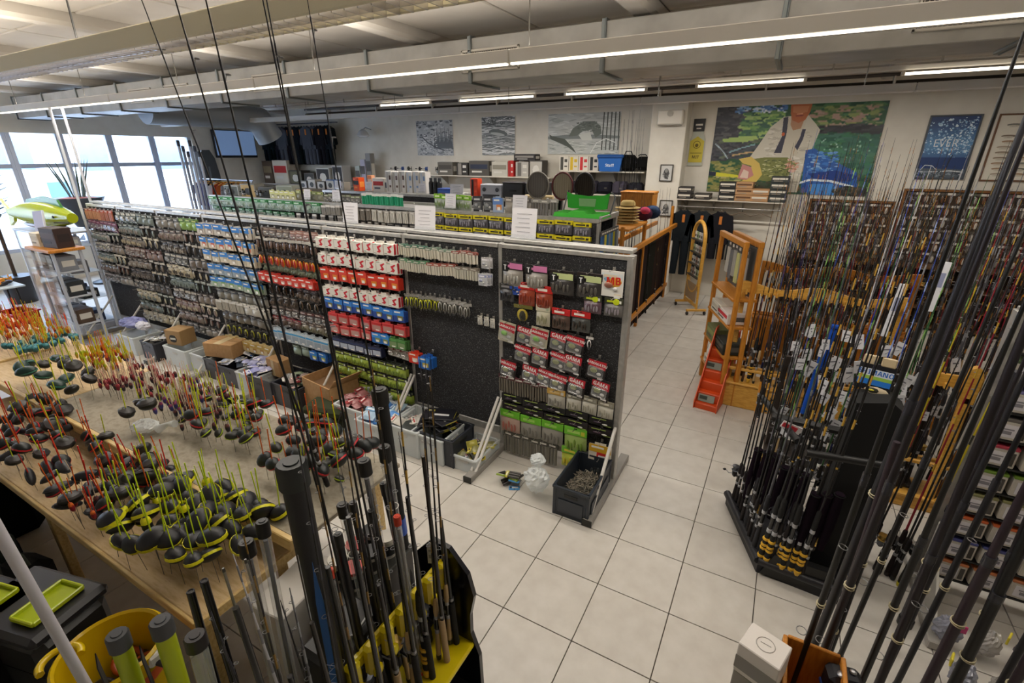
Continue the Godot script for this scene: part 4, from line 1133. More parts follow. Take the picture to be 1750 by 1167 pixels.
func poster(called: String, label: String, p: Vector3, s: Vector2, tex: Texture2D, frame: String, fw: float, turn := 0.0) -> Node3D:
	var o := thing(called, label, "poster", p, turn)
	var q := QuadMesh.new()
	q.size = s
	var m := StandardMaterial3D.new()
	m.albedo_texture = tex
	m.roughness = 0.45
	part(o, "board", MB.new().c("#d9d5cc").box(Vector3(0, 0, -0.006), Vector3(s.x + 0.004, s.y + 0.004, 0.01), 0.001), mt.paper)
	part(o, "print", q, m, T(Vector3(0, 0, 0.0005)))
	if fw > 0:
		for e in [-1, 1]:
			part(o, "frame_bar", MB.new().c(frame).box(Vector3(e * (s.x / 2 + fw / 2), 0, 0), Vector3(fw, s.y + fw * 2, 0.025), 0.003), mt.satin)
			part(o, "frame_bar", MB.new().c(frame).box(Vector3(0, e * (s.y / 2 + fw / 2), 0), Vector3(s.x, fw, 0.025), 0.003), mt.satin)
	return o


func angler_print() -> ImageTexture:
	var g := RandomNumberGenerator.new()
	g.seed = 5
	var P := Paint.new(1024, 580, "#2f5a3c")
	P.dabs(g, 500, ["#2f5a3c", "#3a6b48", "#27503a", "#447a4c", "#1f4a3c"], 0.5, 0, 1, 1, 0.02, 0.05)
	P.dabs(g, 160, ["#5c7a4a", "#7c8a58", "#a08a78", "#4c6a3e", "#8a9a5a", "#b09080"], 0.6, 0.03, 0.98, 0.24, 0.01, 0.035)
	P.dabs(g, 60, ["#2c2c34", "#34383a"], 0.66, 0.24, 0.98, 0.32, 0.02, 0.05, 0.3)
	P.dabs(g, 200, ["#3a6f54", "#3f7a5c", "#2c5c4c", "#356858"], 0.6, 0.34, 1.0, 0.75, 0.02, 0.05)
	P.dabs(g, 40, ["#9fd0b8", "#c9e6d8"], 0.62, 0.35, 0.98, 0.6, 0.003, 0.006, 1.0)
	P.poly("#3a3b44", [[0, 0], [0.18, 0], [0.22, 0.5], [0, 0.62]])
	P.dabs(g, 120, ["#3a3b44", "#44454e", "#31333c", "#4a4c50"], 0, 0, 0.2, 0.6, 0.02, 0.05)
	P.dabs(g, 60, ["#2c4a86", "#4a78b8", "#8ab4dc", "#dfeaf4"], 0.14, 0.0, 0.43, 0.09, 0.01, 0.03, 0.5)
	P.dabs(g, 160, ["#3f6f44", "#5c8a4a", "#7aa85a", "#9cbc68", "#35604a"], 0.18, 0.08, 0.42, 0.36, 0.01, 0.04)
	P.dabs(g, 90, ["#2c3038", "#3c444c", "#55604c"], 0.05, 0.36, 0.36, 0.6, 0.015, 0.04, 0.4)
	P.poly("#a9c470", [[0.06, 0.36], [0.28, 0.33], [0.3, 0.37], [0.2, 0.41], [0.07, 0.4]])
	P.line("#8fb8c0", [[0.12, 0.52], [0.2, 0.47], [0.28, 0.43]], 0.015)
	P.line("#c9a878", [[0.14, 0.56], [0.22, 0.53], [0.28, 0.52]], 0.018)
	P.line("#bcd0dc", [[0.02, 0.42], [0.07, 0.5], [0.12, 0.6]], 0.012)
	P.dabs(g, 160, ["#6f7a3c", "#8a8a48", "#9a9450", "#5f6a34", "#b0a868"], 0.0, 0.64, 0.36, 1.0, 0.02, 0.04, 0.5)
	P.dabs(g, 60, ["#3a4a34", "#4a4a38"], 0.3, 0.88, 0.6, 1.0, 0.02, 0.04)
	P.soften(8)
	# angler: shirt, arms, braces, beard
	P.poly("#d2ccbb", [[0.43, 0.13], [0.36, 0.24], [0.31, 0.42], [0.26, 0.58], [0.33, 0.62], [0.44, 0.58], [0.5, 0.72], [0.52, 0.98], [0.6, 0.98], [0.61, 0.6], [0.64, 0.45], [0.66, 0.28], [0.62, 0.2], [0.57, 0.11]])
	P.dabs(g, 70, ["#c4bdab", "#dcd6c8", "#b9b1a0"], 0.36, 0.25, 0.44, 0.56, 0.006, 0.02)
	P.dabs(g, 60, ["#c4bdab", "#e2dccf", "#b5ad9c"], 0.53, 0.3, 0.61, 0.9, 0.006, 0.02)
	P.poly("#cfc6b2", [[0.46, 0.14], [0.57, 0.14], [0.55, 0.56], [0.46, 0.56]])
	P.poly("#b98a68", [[0.475, 0.12], [0.56, 0.12], [0.545, 0.26], [0.5, 0.28], [0.48, 0.22]])
	P.poly("#b9683c", [[0.46, 0.0], [0.585, 0.0], [0.58, 0.09], [0.56, 0.17], [0.525, 0.2], [0.485, 0.17], [0.468, 0.1]])
	P.poly("#c98358", [[0.475, 0.02], [0.57, 0.02], [0.565, 0.085], [0.525, 0.1], [0.48, 0.085]])
	P.line("#8a3c34", [[0.5, 0.125], [0.545, 0.12]], 0.012)
	P.line("#e0a07c", [[0.505, 0.105], [0.54, 0.1]], 0.012)
	P.poly("#39394a", [[0.43, 0.14], [0.458, 0.13], [0.465, 0.3], [0.455, 0.53], [0.41, 0.53], [0.44, 0.35]])
	P.poly("#3f3f52", [[0.555, 0.27], [0.575, 0.27], [0.57, 0.38], [0.55, 0.5], [0.53, 0.46], [0.55, 0.36]])
	P.disc("#d0622e", 0.446, 0.32, 0.01, 0.02)
	# blue chair and jeans
	P.poly("#2d5fae", [[0.6, 0.5], [0.65, 0.48], [0.78, 0.62], [0.92, 0.74], [0.95, 0.98], [0.62, 0.98]])
	P.dabs(g, 110, ["#3a78c8", "#5a94d8", "#2a54a0", "#8ab4e0"], 0.63, 0.52, 0.8, 0.75, 0.006, 0.02)
	P.poly("#1f3f8a", [[0.64, 0.76], [0.8, 0.72], [0.93, 0.78], [0.9, 0.84], [0.7, 0.84]])
	P.line("#dfe8f2", [[0.6, 0.87], [0.66, 0.83], [0.78, 0.84], [0.92, 0.9]], 0.025)
	P.poly("#4a90dc", [[0.66, 0.88], [0.8, 0.87], [0.86, 1.0], [0.66, 1.0]])
	P.dabs(g, 40, ["#2c2f2c", "#3a3c36"], 0.84, 0.92, 1.0, 1.0, 0.02, 0.05)
	# pike held across
	P.poly("#7d8248", [[0.28, 0.6], [0.36, 0.58], [0.5, 0.58], [0.56, 0.66], [0.52, 0.8], [0.4, 0.86], [0.3, 0.84]])
	P.dabs(g, 150, ["#5c6432", "#8a8f52", "#a8aa6c", "#4a5228", "#c0be88"], 0.36, 0.6, 0.54, 0.82, 0.004, 0.014)
	P.poly("#d9bc62", [[0.19, 0.6], [0.27, 0.57], [0.33, 0.65], [0.36, 0.78], [0.33, 0.87], [0.22, 0.87], [0.3, 0.8], [0.28, 0.68], [0.22, 0.65]])
	P.poly("#c98a84", [[0.22, 0.66], [0.28, 0.69], [0.305, 0.79], [0.26, 0.85], [0.2, 0.83]])
	P.poly("#e6cdbc", [[0.235, 0.72], [0.27, 0.75], [0.27, 0.83], [0.215, 0.82]])
	P.poly("#e6dcc0", [[0.14, 0.87], [0.3, 0.87], [0.33, 0.9], [0.16, 0.9]])
	P.dabs(g, 30, ["#d9a890", "#c4886c", "#e0b8a4"], 0.5, 0.6, 0.57, 0.76, 0.008, 0.02)
	P.poly("#d8d23c", [[0.05, 0.76], [0.2, 0.79], [0.21, 0.82], [0.05, 0.81]])
	P.poly("#232a40", [[0.0, 0.75], [0.05, 0.76], [0.05, 0.81], [0.0, 0.8]])
	P.soften(3)
	return P.tex()


func build_back_wall() -> void:
	var z := -7.585
	poster("wall_poster", "large colour poster of an angler in braces holding a wide mouthed pike", Vector3(0.965, 2.66, z), Vector2(2.45, 1.4), angler_print(), "", 0.0)
	var g := RandomNumberGenerator.new()
	g.seed = 31
	# three pale grey drawings
	var P := Paint.new(384, 288, "#b9bbbc")
	P.dabs(g, 260, ["#8d9094", "#a9abad", "#d5d6d6", "#6b6e72", "#54575c"], 0.0, 0.0, 1, 1, 0.01, 0.05)
	for i in 14:
		var tx := 0.5 + i * 0.036
		P.poly("#54585c", [[tx, 0.3 + 0.15 * sin(i * 2.1)], [tx + 0.03, 0.8], [tx - 0.03, 0.8]])
	P.dabs(g, 90, ["#e6e6e4", "#f0f0ee", "#47494e"], 0.1, 0.4, 0.55, 0.75, 0.006, 0.03, 0.4)
	P.line("#33363a", [[0.15, 0.45], [0.3, 0.62], [0.5, 0.75], [0.75, 0.85]], 0.03)
	P.dabs(g, 80, ["#5c5f66", "#7d8088"], 0, 0.8, 1, 1, 0.01, 0.04, 0.3)
	poster("wall_poster", "grey drawing of a fish among spruce trees, leftmost of the drawings", Vector3(-6.46, 2.95, z), Vector2(1.06, 0.76), P.tex(), "", 0.0)
	P = Paint.new(288, 288, "#8d9090")
	for i in 60:
		var yy := g.randf()
		var c: String = ["#5c6062", "#b5b8b8", "#d9dada", "#45494a", "#747a7a"][g.randi() % 5]
		P.line(c, [[0, yy], [0.25, yy + g.randf_range(-0.08, 0.08)], [0.5, yy + g.randf_range(-0.05, 0.05)], [0.75, yy + g.randf_range(-0.08, 0.08)], [1, yy]], 0.02)
	P.dabs(g, 60, ["#3c4042", "#55595a"], 0, 0, 1, 0.2, 0.01, 0.04)
	P.disc("#5c6262", 0.5, 0.42, 0.28, 0.09, 0.15)
	P.disc("#aeb2b0", 0.48, 0.45, 0.22, 0.04, 0.15)
	poster("wall_poster", "grey drawing of a fish in swirling water, middle one of three", Vector3(-4.72, 2.97, z), Vector2(0.84, 0.78), P.tex(), "", 0.0)
	P = Paint.new(512, 264, "#c3c6c2")
	P.dabs(g, 90, ["#d5d8d4", "#b5b9b4", "#a3a8a4"], 0, 0, 1, 0.5, 0.03, 0.08, 0.25)
	P.poly("#7d8482", [[0, 0.55], [0.4, 0.5], [1, 0.56], [1, 0.62], [0, 0.62]])
	P.dabs(g, 120, ["#aeb4ae", "#d9dcd6", "#8d948e"], 0, 0.64, 1, 1, 0.02, 0.06, 0.2)
	P.poly("#50574f", [[0.02, 0.5], [0.06, 0.54], [0.25, 0.62], [0.38, 0.86], [0.42, 0.98], [0.3, 0.82], [0.15, 0.7], [0.04, 0.62]])
	P.poly("#6a726a", [[0.3, 0.56], [0.36, 0.36], [0.5, 0.2], [0.66, 0.2], [0.74, 0.32], [0.76, 0.5], [0.68, 0.6], [0.62, 0.4], [0.5, 0.44], [0.42, 0.54]])
	P.dabs(g, 70, ["#4c544c", "#8a928a"], 0.4, 0.22, 0.74, 0.44, 0.006, 0.02)
	P.poly("#d5d8d0", [[0.44, 0.52], [0.6, 0.46], [0.64, 0.66], [0.5, 0.66]])
	for i in 5:
		P.line("#4c504c", [[0.78 + i * 0.05, 0.0], [0.77 + i * 0.055, 0.9]], 0.03)
	P.line("#e6e8e4", [[0.62, 0.98], [0.7, 0.72], [0.82, 0.62], [0.95, 0.72]], 0.02)
	poster("wall_poster", "wide grey drawing of a leaping fish, rightmost of the drawings", Vector3(-2.75, 2.98, z), Vector2(1.53, 0.76), P.tex(), "", 0.0)
	# blue lake poster
	P = Paint.new(320, 480, "#2a4c7c")
	for y in 24:
		P.poly(Color("#27406e").lerp(Color("#5c8cb8"), clampf(1.0 - absf(y - 12) / 11.0, 0, 1)), [[0, y / 28.0], [1, y / 28.0], [1, (y + 1) / 28.0 + 0.01], [0, (y + 1) / 28.0 + 0.01]])
	P.dabs(g, 260, ["#8fb8d8", "#b9d4e8", "#3a5f94", "#6a9cc8", "#d5e6f0"], 0.02, 0.04, 0.98, 0.62, 0.006, 0.03)
	P.dabs(g, 160, ["#9ab8d0", "#c9dce8", "#5a7aa0"], 0.6, 0.02, 0.98, 0.7, 0.006, 0.025, 0.4)
	P.poly("#223c6e", [[0, 0.66], [1, 0.66], [1, 0.85], [0, 0.82]])
	P.poly("#55606a", [[0, 0.84], [1, 0.86], [1, 1], [0, 1]])
	P.line("#c3ccd4", [[0.06, 0.88], [0.14, 0.79], [0.3, 0.8], [0.42, 0.87]], 0.012)
	P.line("#dfe6ea", [[0.04, 0.9], [0.4, 0.9], [0.7, 0.88], [0.98, 0.9]], 0.014)
	P.line("#1c2430", [[0.66, 0.62], [0.62, 0.75], [0.6, 0.92]], 0.014)
	P.dabs(g, 50, ["#2c3640", "#7d8a94"], 0, 0.9, 1, 1, 0.01, 0.04, 0.4)
	var bp := poster("wall_poster", "dark framed blue lake poster with pale lettering, right of the angler poster", Vector3(3.035, 2.69, z), Vector2(0.56, 0.85), P.tex(), "#4a5058", 0.022)
	words(bp, "lettering", "EVER", 0.1, "#dfe4e6", T(Vector3(-0.03, 0.06, 0.002)), 0.001, false)
	# fish species chart
	P = Paint.new(512, 480, "#dcd6c8")
	for r in 11:
		for c in 4:
			if g.randf() < 0.12:
				continue
			var cx := 0.16 + c * 0.23 + g.randf_range(-0.02, 0.02)
			var cy := 0.06 + r * 0.085
			var cc: String = ["#8a7a66", "#a39482", "#75685a", "#9a7a5c", "#6a6a62"][g.randi() % 5]
			P.disc(cc, cx, cy, 0.085, 0.02)
			P.poly(cc, [[cx + 0.07, cy], [cx + 0.1, cy - 0.025], [cx + 0.1, cy + 0.025]])
			P.disc("#c9c0ae", cx - 0.01, cy + 0.008, 0.06, 0.007)
			P.line("#9d968a", [[cx - 0.05, cy + 0.032], [cx + 0.04, cy + 0.032]], 0.004)
	poster("fish_chart", "cream chart of fish species in a brown wooden frame", Vector3(4.03, 2.68, z), Vector2(1.0, 0.86), P.tex(), "#6a4a34", 0.022)
	# bottle shaped sign
	var bs := thing("bottle_sign", "tall bottle shaped sign with yellow label and black top", "sign", Vector3(-0.53, 2.4, z))
	part(bs, "bottle", MB.new().c("#b9bdb0").prism([Vector2(-0.13, 0), Vector2(0.13, 0), Vector2(0.13, 0.45), Vector2(0.09, 0.54), Vector2(0.09, 0.79), Vector2(-0.09, 0.79), Vector2(-0.09, 0.54), Vector2(-0.13, 0.45)], -0.006, 0.012), mt.satin)
	part(bs, "yellow_label", MB.new().c("#c9b840").prism([Vector2(-0.12, 0.06), Vector2(0.12, 0.06), Vector2(0.12, 0.42), Vector2(0.0, 0.5), Vector2(-0.12, 0.42)], 0.01, 0.018), mt.paper)
	part(bs, "emblem", MB.new().c("#6a5a20").ring(Vector3(0, 0.36, 0.019), Vector3(0, 0, 1), 0.06, 0.006, 16, 4).ball(Vector3(0, 0.35, 0.018), Vector3(0.03, 0.03, 0.004), 10, 4).box(Vector3(0, 0.22, 0.018), Vector3(0.2, 0.012, 0.002)), mt.paper)
	words(bs, "lettering", "MIT", 0.05, "#4a3c18", T(Vector3(0, 0.15, 0.019)))
	part(bs, "black_top", MB.new().c("#17181a").prism([Vector2(-0.095, 0.58), Vector2(0.095, 0.58), Vector2(0.1, 0.79), Vector2(-0.1, 0.79)], 0.01, 0.02), mt.satin)
	part(bs, "emblem", MB.new().c("#d9d5cc").box(Vector3(0, 0.69, 0.022), Vector3(0.12, 0.03, 0.002)).box(Vector3(0, 0.63, 0.022), Vector3(0.08, 0.02, 0.002)), mt.paper)
	# heater box on the pillar
	var hb := thing("heater_box", "white heater box with round grey knob at the top of the pillar", "heater", Vector3(-0.96, 3.2, -7.16))
	part(hb, "body", MB.new().c("#e2dcd0").box(Vector3(0, 0, 0), Vector3(0.44, 0.24, 0.12), 0.02), mt.satin)
	part(hb, "grille", MB.new().c("#8d887f").box(Vector3(0, -0.125, 0.02), Vector3(0.4, 0.012, 0.08), 0.003), mt.satin)
	part(hb, "knob", MB.new().c("#b9b4aa").lathe([Vector2(0, 0), Vector2(0.05, 0), Vector2(0.05, 0.02), Vector2(0, 0.025)], 16), mt.satin, T(Vector3(0, 0.06, 0.06), Vector3(PI / 2, 0, 0)))
	# two framed photographs on the pillar
	for i in 2:
		P = Paint.new(96, 120, "#c9c8c4")
		P.disc("#4a4a4a", 0.5, 0.55, 0.25, 0.35)
		P.disc("#8d8d8a", 0.5, 0.35, 0.14, 0.14)
		P.dabs(g, 30, ["#3a3a3a", "#9a9a98"], 0.2, 0.5, 0.8, 0.9, 0.03, 0.08)
		poster("framed_photo", ["small framed grey portrait photo on the pillar, upper one", "small framed dark photo on the pillar, lower one"][i], Vector3(-0.94 + i * 0.06, 2.28 - i * 0.62, -7.2), Vector2(0.2, 0.26), P.tex(), "#3a352f", 0.015)
	# wall shelves
	for s in [[-7.6, -3.3, 2.15, "long white shelf of reel boxes under the grey drawings"], [-3.05, -1.36, 2.29, "white shelf carrying the blue box, beside the pillar"], [-0.72, 1.05, 1.84, "white shelf of shoe boxes under the angler poster"], [-2.9, -1.36, 1.86, "lower shelf with dark bags left of the pillar"]]:
		var sh := thing("wall_shelf", s[3], "shelf", Vector3((s[0] + s[1]) / 2, s[2], -7.4))
		part(sh, "board", MB.new().c("#d8d2c4").box(Vector3(0, -0.012, 0), Vector3(s[1] - s[0], 0.024, 0.36), 0.003), mt.satin)
		for i in 4:
			part(sh, "bracket", MB.new().c("#9a958c").prism([Vector2(0, 0), Vector2(0.3, 0), Vector2(0, -0.2)], -0.01, 0.01), mt.satin, Transform3D(Basis(Vector3.UP, -PI / 2), Vector3(-(s[1] - s[0]) / 2 + 0.15 + i * ((s[1] - s[0]) - 0.3) / 3.0, -0.024, -0.18)))
	var zz := -7.38
	var bxs := [[-5.95, 0.42, 0.28, "#6a655c", "#4d4942", 0, "grey brown reel box at the left of the reel box row"], [-5.48, 0.3, 0.27, "#37342f", "#8f8a82", 2, "dark box with a grey stripe, second in the reel box row"], [-5.03, 0.52, 0.31, "#55524c", "#2b3348", 0, "grey box with dark blue base, third in the reel box row"], [-4.5, 0.4, 0.3, "#c9c5b8", "#8f8b7c", 0, "cream reel box with grey print in the reel box row"], [-4.22, 0.13, 0.32, "#c22a22", "#a01f1a", 2, "narrow bright red box in the reel box row"], [-3.95, 0.3, 0.3, "#b9b5ad", "#6d6862", 2, "pale grey box with dark bands, right of the red box"], [-3.62, 0.3, 0.33, "#4a4640", "#bdb8ae", 1, "dark box with pale front, right end of the reel box row"]]
	for q in bxs:
		carton("reel_box", q[6], "box", Vector3(q[0], 2.15, zz), Vector3(q[1], q[2], 0.26), q[3], q[4], "#d9d5cc", 0.0, "", q[5])
	carton("reel_box", "flat black box lying on top of the reel box row", "box", Vector3(-3.9, 2.47, zz), Vector3(0.5, 0.13, 0.24), "#2c2a28", "#8f8b84", "#c9c4ba")
	for i in 6:
		var rl := thing("fishing_reel", "dark fishing reel standing on the long shelf, %s from the left" % ["first", "second", "third", "fourth", "fifth", "sixth"][i], "reel", Vector3(-7.5 + i * 0.24, 2.15, -7.35), rng.randf_range(0, 6))
		add_reel(rl, Transform3D(Basis.from_euler(Vector3(PI / 2, 0, 0)).scaled(Vector3.ONE * 1.5), Vector3(0, 0.12, 0)), ["#25262a", "#2c4a8a", "#3a3835"][i % 3], "#8d9096")
	var tn := [["#dcd6c8", "#4d4a42", "white tin with dark window on the shelf by the blue box"], ["#ddd5c2", "#d8b42c", "cream tin with yellow window on the shelf by the blue box"], ["#ded8cc", "#c92f34", "cream tin with red window on the shelf by the blue box"], ["#cfc9be", "#26282c", "cream tin with black window next to the blue box"]]
	for i in 4:
		carton("bait_tin", tn[i][2], "tin", Vector3(-3.0 + i * 0.21, 2.29, -7.36), Vector3(0.2, 0.27, 0.2), tn[i][0], tn[i][1], tn[i][1], 0.0, "", 2)
	var bb := thing("storage_box", "bright blue plastic box with lid and white logo on the shelf", "box", Vector3(-2.02, 2.29, -7.34))
	part(bb, "tub", MB.new().c("#1f63b4").prism([Vector2(-0.2, 0), Vector2(0.2, 0), Vector2(0.24, 0.24), Vector2(-0.24, 0.24)], -0.15, 0.15), mt.satin)
	part(bb, "lid", MB.new().c("#1a4f94").box(Vector3(0, 0.27, 0), Vector3(0.52, 0.07, 0.34), 0.02), mt.satin)
	words(bb, "logo", "Stuff", 0.055, "#e9eef5", T(Vector3(0, 0.11, 0.152)))
	for i in 2:
		var bg := thing("black_bag", "black cloth tackle bag on the shelf, %s of the blue box" % ["right next to", "further right"][i], "bag", Vector3(-1.68 + i * 0.27, 2.29, -7.34))
		part(bg, "body", MB.new().c("#1c1b1c").box(Vector3(0, 0.15, 0), Vector3(0.25, 0.3 - 0.06 * i, 0.28), 0.06), mt.cloth)
		part(bg, "strap", MB.new().c("#2c2b2c").tube([Vector3(-0.08, 0.28, 0.1), Vector3(-0.05, 0.36 - 0.06 * i, 0.1), Vector3(0.05, 0.36 - 0.06 * i, 0.1), Vector3(0.08, 0.28, 0.1)], 0.01, 6), mt.cloth)
	for i in 5:
		var bg := thing("folded_bag", "dark folded bag on the lower shelf, %s from the left" % ["first", "second", "third", "fourth", "fifth"][i], "bag", Vector3(-2.72 + i * 0.3, 1.86, -7.36))
		part(bg, "body", MB.new().c(["#2b2a30", "#3d3a44", "#23242c", "#4a4650", "#2d2c33"][i]).box(Vector3(0, 0.12, 0), Vector3(0.28, 0.22 + 0.03 * (i % 2), 0.28), 0.05), mt.cloth)
		part(bg, "buckle", MB.new().c("#8a8780").box(Vector3(0.04, 0.12, 0.142), Vector3(0.05, 0.03, 0.006), 0.002), mt.metal)
	# shoe boxes
	var sb := [[-0.58, 0.2, 1, "#33302f"], [-0.27, 0.13, 0, "#3a3634"], [0.13, 0.3, 2, "#2e2b2b"], [0.4, 0.3, 3, "#b98f66"], [0.66, 0.18, 4, "#b58a60"], [0.93, 0.34, 5, "#3a3f3c"]]
	for i in 6:
		var q: Array = sb[i]
		var n := [2, 1, 3, 3, 2, 4][i] as int
		for k in n:
			carton("shoe_box", "%s shoe box, %s in the %s stack on the shelf under the angler" % [["black", "black", "black", "brown", "brown", "black"][i], ["bottom one", "second up", "third up", "top one"][k], ["first", "second", "third", "fourth", "fifth", "sixth"][i]], "box", Vector3(q[0], 1.84 + k * 0.105, -7.36), Vector3(0.27 if i else 0.24, 0.1, 0.3), q[3], "#d9d2c4" if i != 3 else "#6a4a30", "#8f877a", rng.randf_range(-0.04, 0.04))
	# waders and jackets on a rail under the shoe boxes
	var rl := thing("garment_rail", "chrome garment rail under the shoe box shelf", "rail", Vector3(0.05, 1.7, -7.3))
	part(rl, "bar", MB.new().c("#a9a7a2").tube([Vector3(-0.75, 0, 0), Vector3(1.0, 0, 0)], 0.013, 8), mt.metal)
	for xx in [-0.7, 0.2, 0.95]:
		part(rl, "bracket", MB.new().c("#a9a7a2").tube([Vector3(xx, 0, 0), Vector3(xx, 0.12, 0)], 0.009, 6), mt.metal)
	for i in 5:
		garment("hanging_suit", "dark fishing suit on a hanger, %s from the pillar" % ["first", "second", "third", "fourth", "fifth"][i], Vector3(-0.55 + i * 0.32, 1.69, -7.28), ["#26292e", "#2c2f34", "#23262a", "#34383c", "#2a2c30"][i], 1.25 if i < 2 else 0.8, i < 3)
	# rods leaning in the corner left of the pillar
	for i in 14:
		make_rod("black", "thin dark rod blank standing against the wall left of the pillar", Vector3(-1.82 + i * 0.03, 0.05, -7.3 - 0.015 * (i % 3)), Vector2(rng.randf_range(-0.02, 0.02), 0.045), "thin rod blanks left of the pillar", 3.1 + rng.randf() * 0.2, false)
	# long wooden rod trestle running towards the wall
	var tr := thing("rod_trestle", "long orange wood rod trestle running from the hats to the pillar", "rack", Vector3(-0.7, 0, -5.5))
	for yy in [1.38, 0.25]:
		part(tr, "beam", MB.new().box(Vector3(0.06 if yy > 1 else 0.0, yy, 0), Vector3(0.05, 0.07, 3.2), 0.006), mt.oak)
		part(tr, "beam", MB.new().box(Vector3(-0.3, yy + 0.02, 0), Vector3(0.05, 0.07, 3.2), 0.006), mt.oak)
	for zz2 in [-1.55, 0.4, 1.55]:
		for xx in [-0.02]:
			part(tr, "post", MB.new().box(Vector3(xx, 0.86, zz2), Vector3(0.045, 1.72, 0.06), 0.006), mt.oak)
	part(tr, "shelf_board", MB.new().box(Vector3(-0.13, 1.68, 1.1), Vector3(0.4, 0.03, 0.95), 0.005), mt.oak)
	for i in 11:
		make_rod(["brown", "black", "black"][i % 3], "%s rod standing in the long trestle" % ["brown", "black", "black"][i % 3], Vector3(-0.78 + 0.1 * (i % 2), 0.1, -7.0 + i * 0.29), Vector2(-0.03, rng.randf_range(-0.02, 0.02)), "rods in the long wooden trestle", 1.95, false)
	for i in 6:
		var cv := part(tr, "dark_cover", MB.new().c(["#2b2522", "#332a26", "#26221f"][i % 3]).box(Vector3(-0.05, 0.66, -1.3 + i * 0.52), Vector3(0.06, 1.2, 0.46), 0.02), mt.cloth)
	# stack of straw hats and cloth bags on the trestle
	for i in 6:
		var hat := thing("straw_hat", "cream straw hat, %s of the hat stack on the wooden trestle" % ["lowest", "second", "third", "fourth", "fifth", "topmost"][i], "hat", Vector3(-0.86 + rng.randf_range(-0.015, 0.015), 1.7 + i * 0.04, -4.55), i * 1.3)
		part(hat, "brim", MB.new().c(["#b9a06a", "#c9b07a", "#bfa672"][i % 3]).lathe([Vector2(0.1, 0.012), Vector2(0.17, 0.0), Vector2(0.175, 0.006), Vector2(0.1, 0.022)], 20), mt.cloth)
		part(hat, "crown", MB.new().c("#c4aa70").lathe([Vector2(0.105, 0.012), Vector2(0.1, 0.07), Vector2(0.075, 0.1), Vector2(0, 0.105)], 18, true), mt.cloth)
		part(hat, "band", MB.new().c("#6a5434").lathe([Vector2(0.107, 0.016), Vector2(0.105, 0.036)], 18), mt.cloth)
	for i in 3:
		var cb := thing("cloth_bundle", ["pink and dark cloth bundle beside the hats", "blue dark cloth bundle behind the pink one", "orange wooden box behind the straw hats"][i], "bundle" if i < 2 else "box", Vector3([-0.72, -0.66, -0.95][i], 1.7, [-4.95, -5.2, -5.5][i]))
		if i < 2:
			part(cb, "cloth", MB.new().c(["#4a2a3a", "#2a3448"][i]).ball(Vector3(0, 0.09, 0), Vector3(0.13, 0.1, 0.12), 12, 8), mt.cloth)
			part(cb, "fold", MB.new().c(["#b8455f", "#3d4c6a"][i]).ball(Vector3(0.03, 0.13, 0.05), Vector3(0.08, 0.06, 0.08), 10, 6), mt.cloth)
		else:
			part(cb, "box", MB.new().box(Vector3(0, 0.17, 0), Vector3(0.5, 0.34, 0.3), 0.01), mt.oak)
			part(cb, "lid", MB.new().box(Vector3(0, 0.35, 0), Vector3(0.52, 0.03, 0.32), 0.005), mt.oak)
	# dark shelves of reels under the lure boards
	var rs := thing("reel_shelf", "long dark wooden shelf unit full of fishing reels under the lure boards", "shelf", Vector3(3.1, 0, -7.3))
	part(rs, "back_board", MB.new().c("#3a2c20").box(Vector3(0, 0.5, -0.2), Vector3(3.7, 1.0, 0.02), 0.003), mt.matte)
	for y in [0.05, 0.35, 0.65, 0.97]:
		part(rs, "shelf_board", MB.new().c("#5a3e22").box(Vector3(0, y, 0), Vector3(3.7, 0.025, 0.4), 0.004), mt.satin)
	for x in [-1.85, -0.6, 0.6, 1.85]:
		part(rs, "upright", MB.new().c("#5a3e22").box(Vector3(x, 0.5, 0), Vector3(0.03, 1.0, 0.4), 0.004), mt.satin)
	for r in 3:
		for i in 20:
			var rl2 := thing("fishing_reel", "fishing reel on the dark shelf unit, %s from left, %s board" % [ORD[i], ["lowest", "middle", "upper"][r]], "reel", Vector3(1.4 + i * 0.18, [0.065, 0.365, 0.665][r], -7.25), rng.randf_range(0, 6))
			add_reel(rl2, Transform3D(Basis.from_euler(Vector3(PI / 2, 0, 0)).scaled(Vector3.ONE * 1.4), Vector3(0, 0.11, 0)), ["#202024", "#8d8f94", "#4a2a20"][(i + r) % 3], ["#b5b6ba", "#c9a85a", "#6a6c72"][(i * 2 + r) % 3])
	# lure boards on the back wall, right side
	for bd in [[1.42, 2.6, 1.05, 1.9, "wooden framed board full of small lures, behind the long rods"], [2.66, 4.6, 0.95, 2.1, "large wooden framed board full of lures under the blue poster"]]:
		var bo := thing("lure_board", bd[4], "board", Vector3((bd[0] + bd[1]) / 2, (bd[2] + bd[3]) / 2, -7.55))
		var w: float = bd[1] - bd[0]
		var h: float = bd[3] - bd[2]
		part(bo, "backing", MB.new().c("#46362a").box(Vector3.ZERO, Vector3(w, h, 0.02)), mt.matte)
		for e in [-1, 1]:
			part(bo, "frame_bar", MB.new().box(Vector3(e * (w / 2 - 0.02), 0, 0.02), Vector3(0.03, h, 0.04), 0.005), mt.dark_oak)
			part(bo, "frame_bar", MB.new().box(Vector3(0, e * (h / 2 - 0.02), 0.02), Vector3(w - 0.06, 0.03, 0.04), 0.005), mt.dark_oak)
		var nx := int(w / 0.098)
		var ny := int(h / 0.165)
		var cols := [["#4a4440", "#8d857a"], ["#77706a", "#b9b2a8"], ["#3a2f2a", "#6a4a34"], ["#8a5a3a", "#c9c0b4"], ["#2f2c2b", "#9a948c"]]
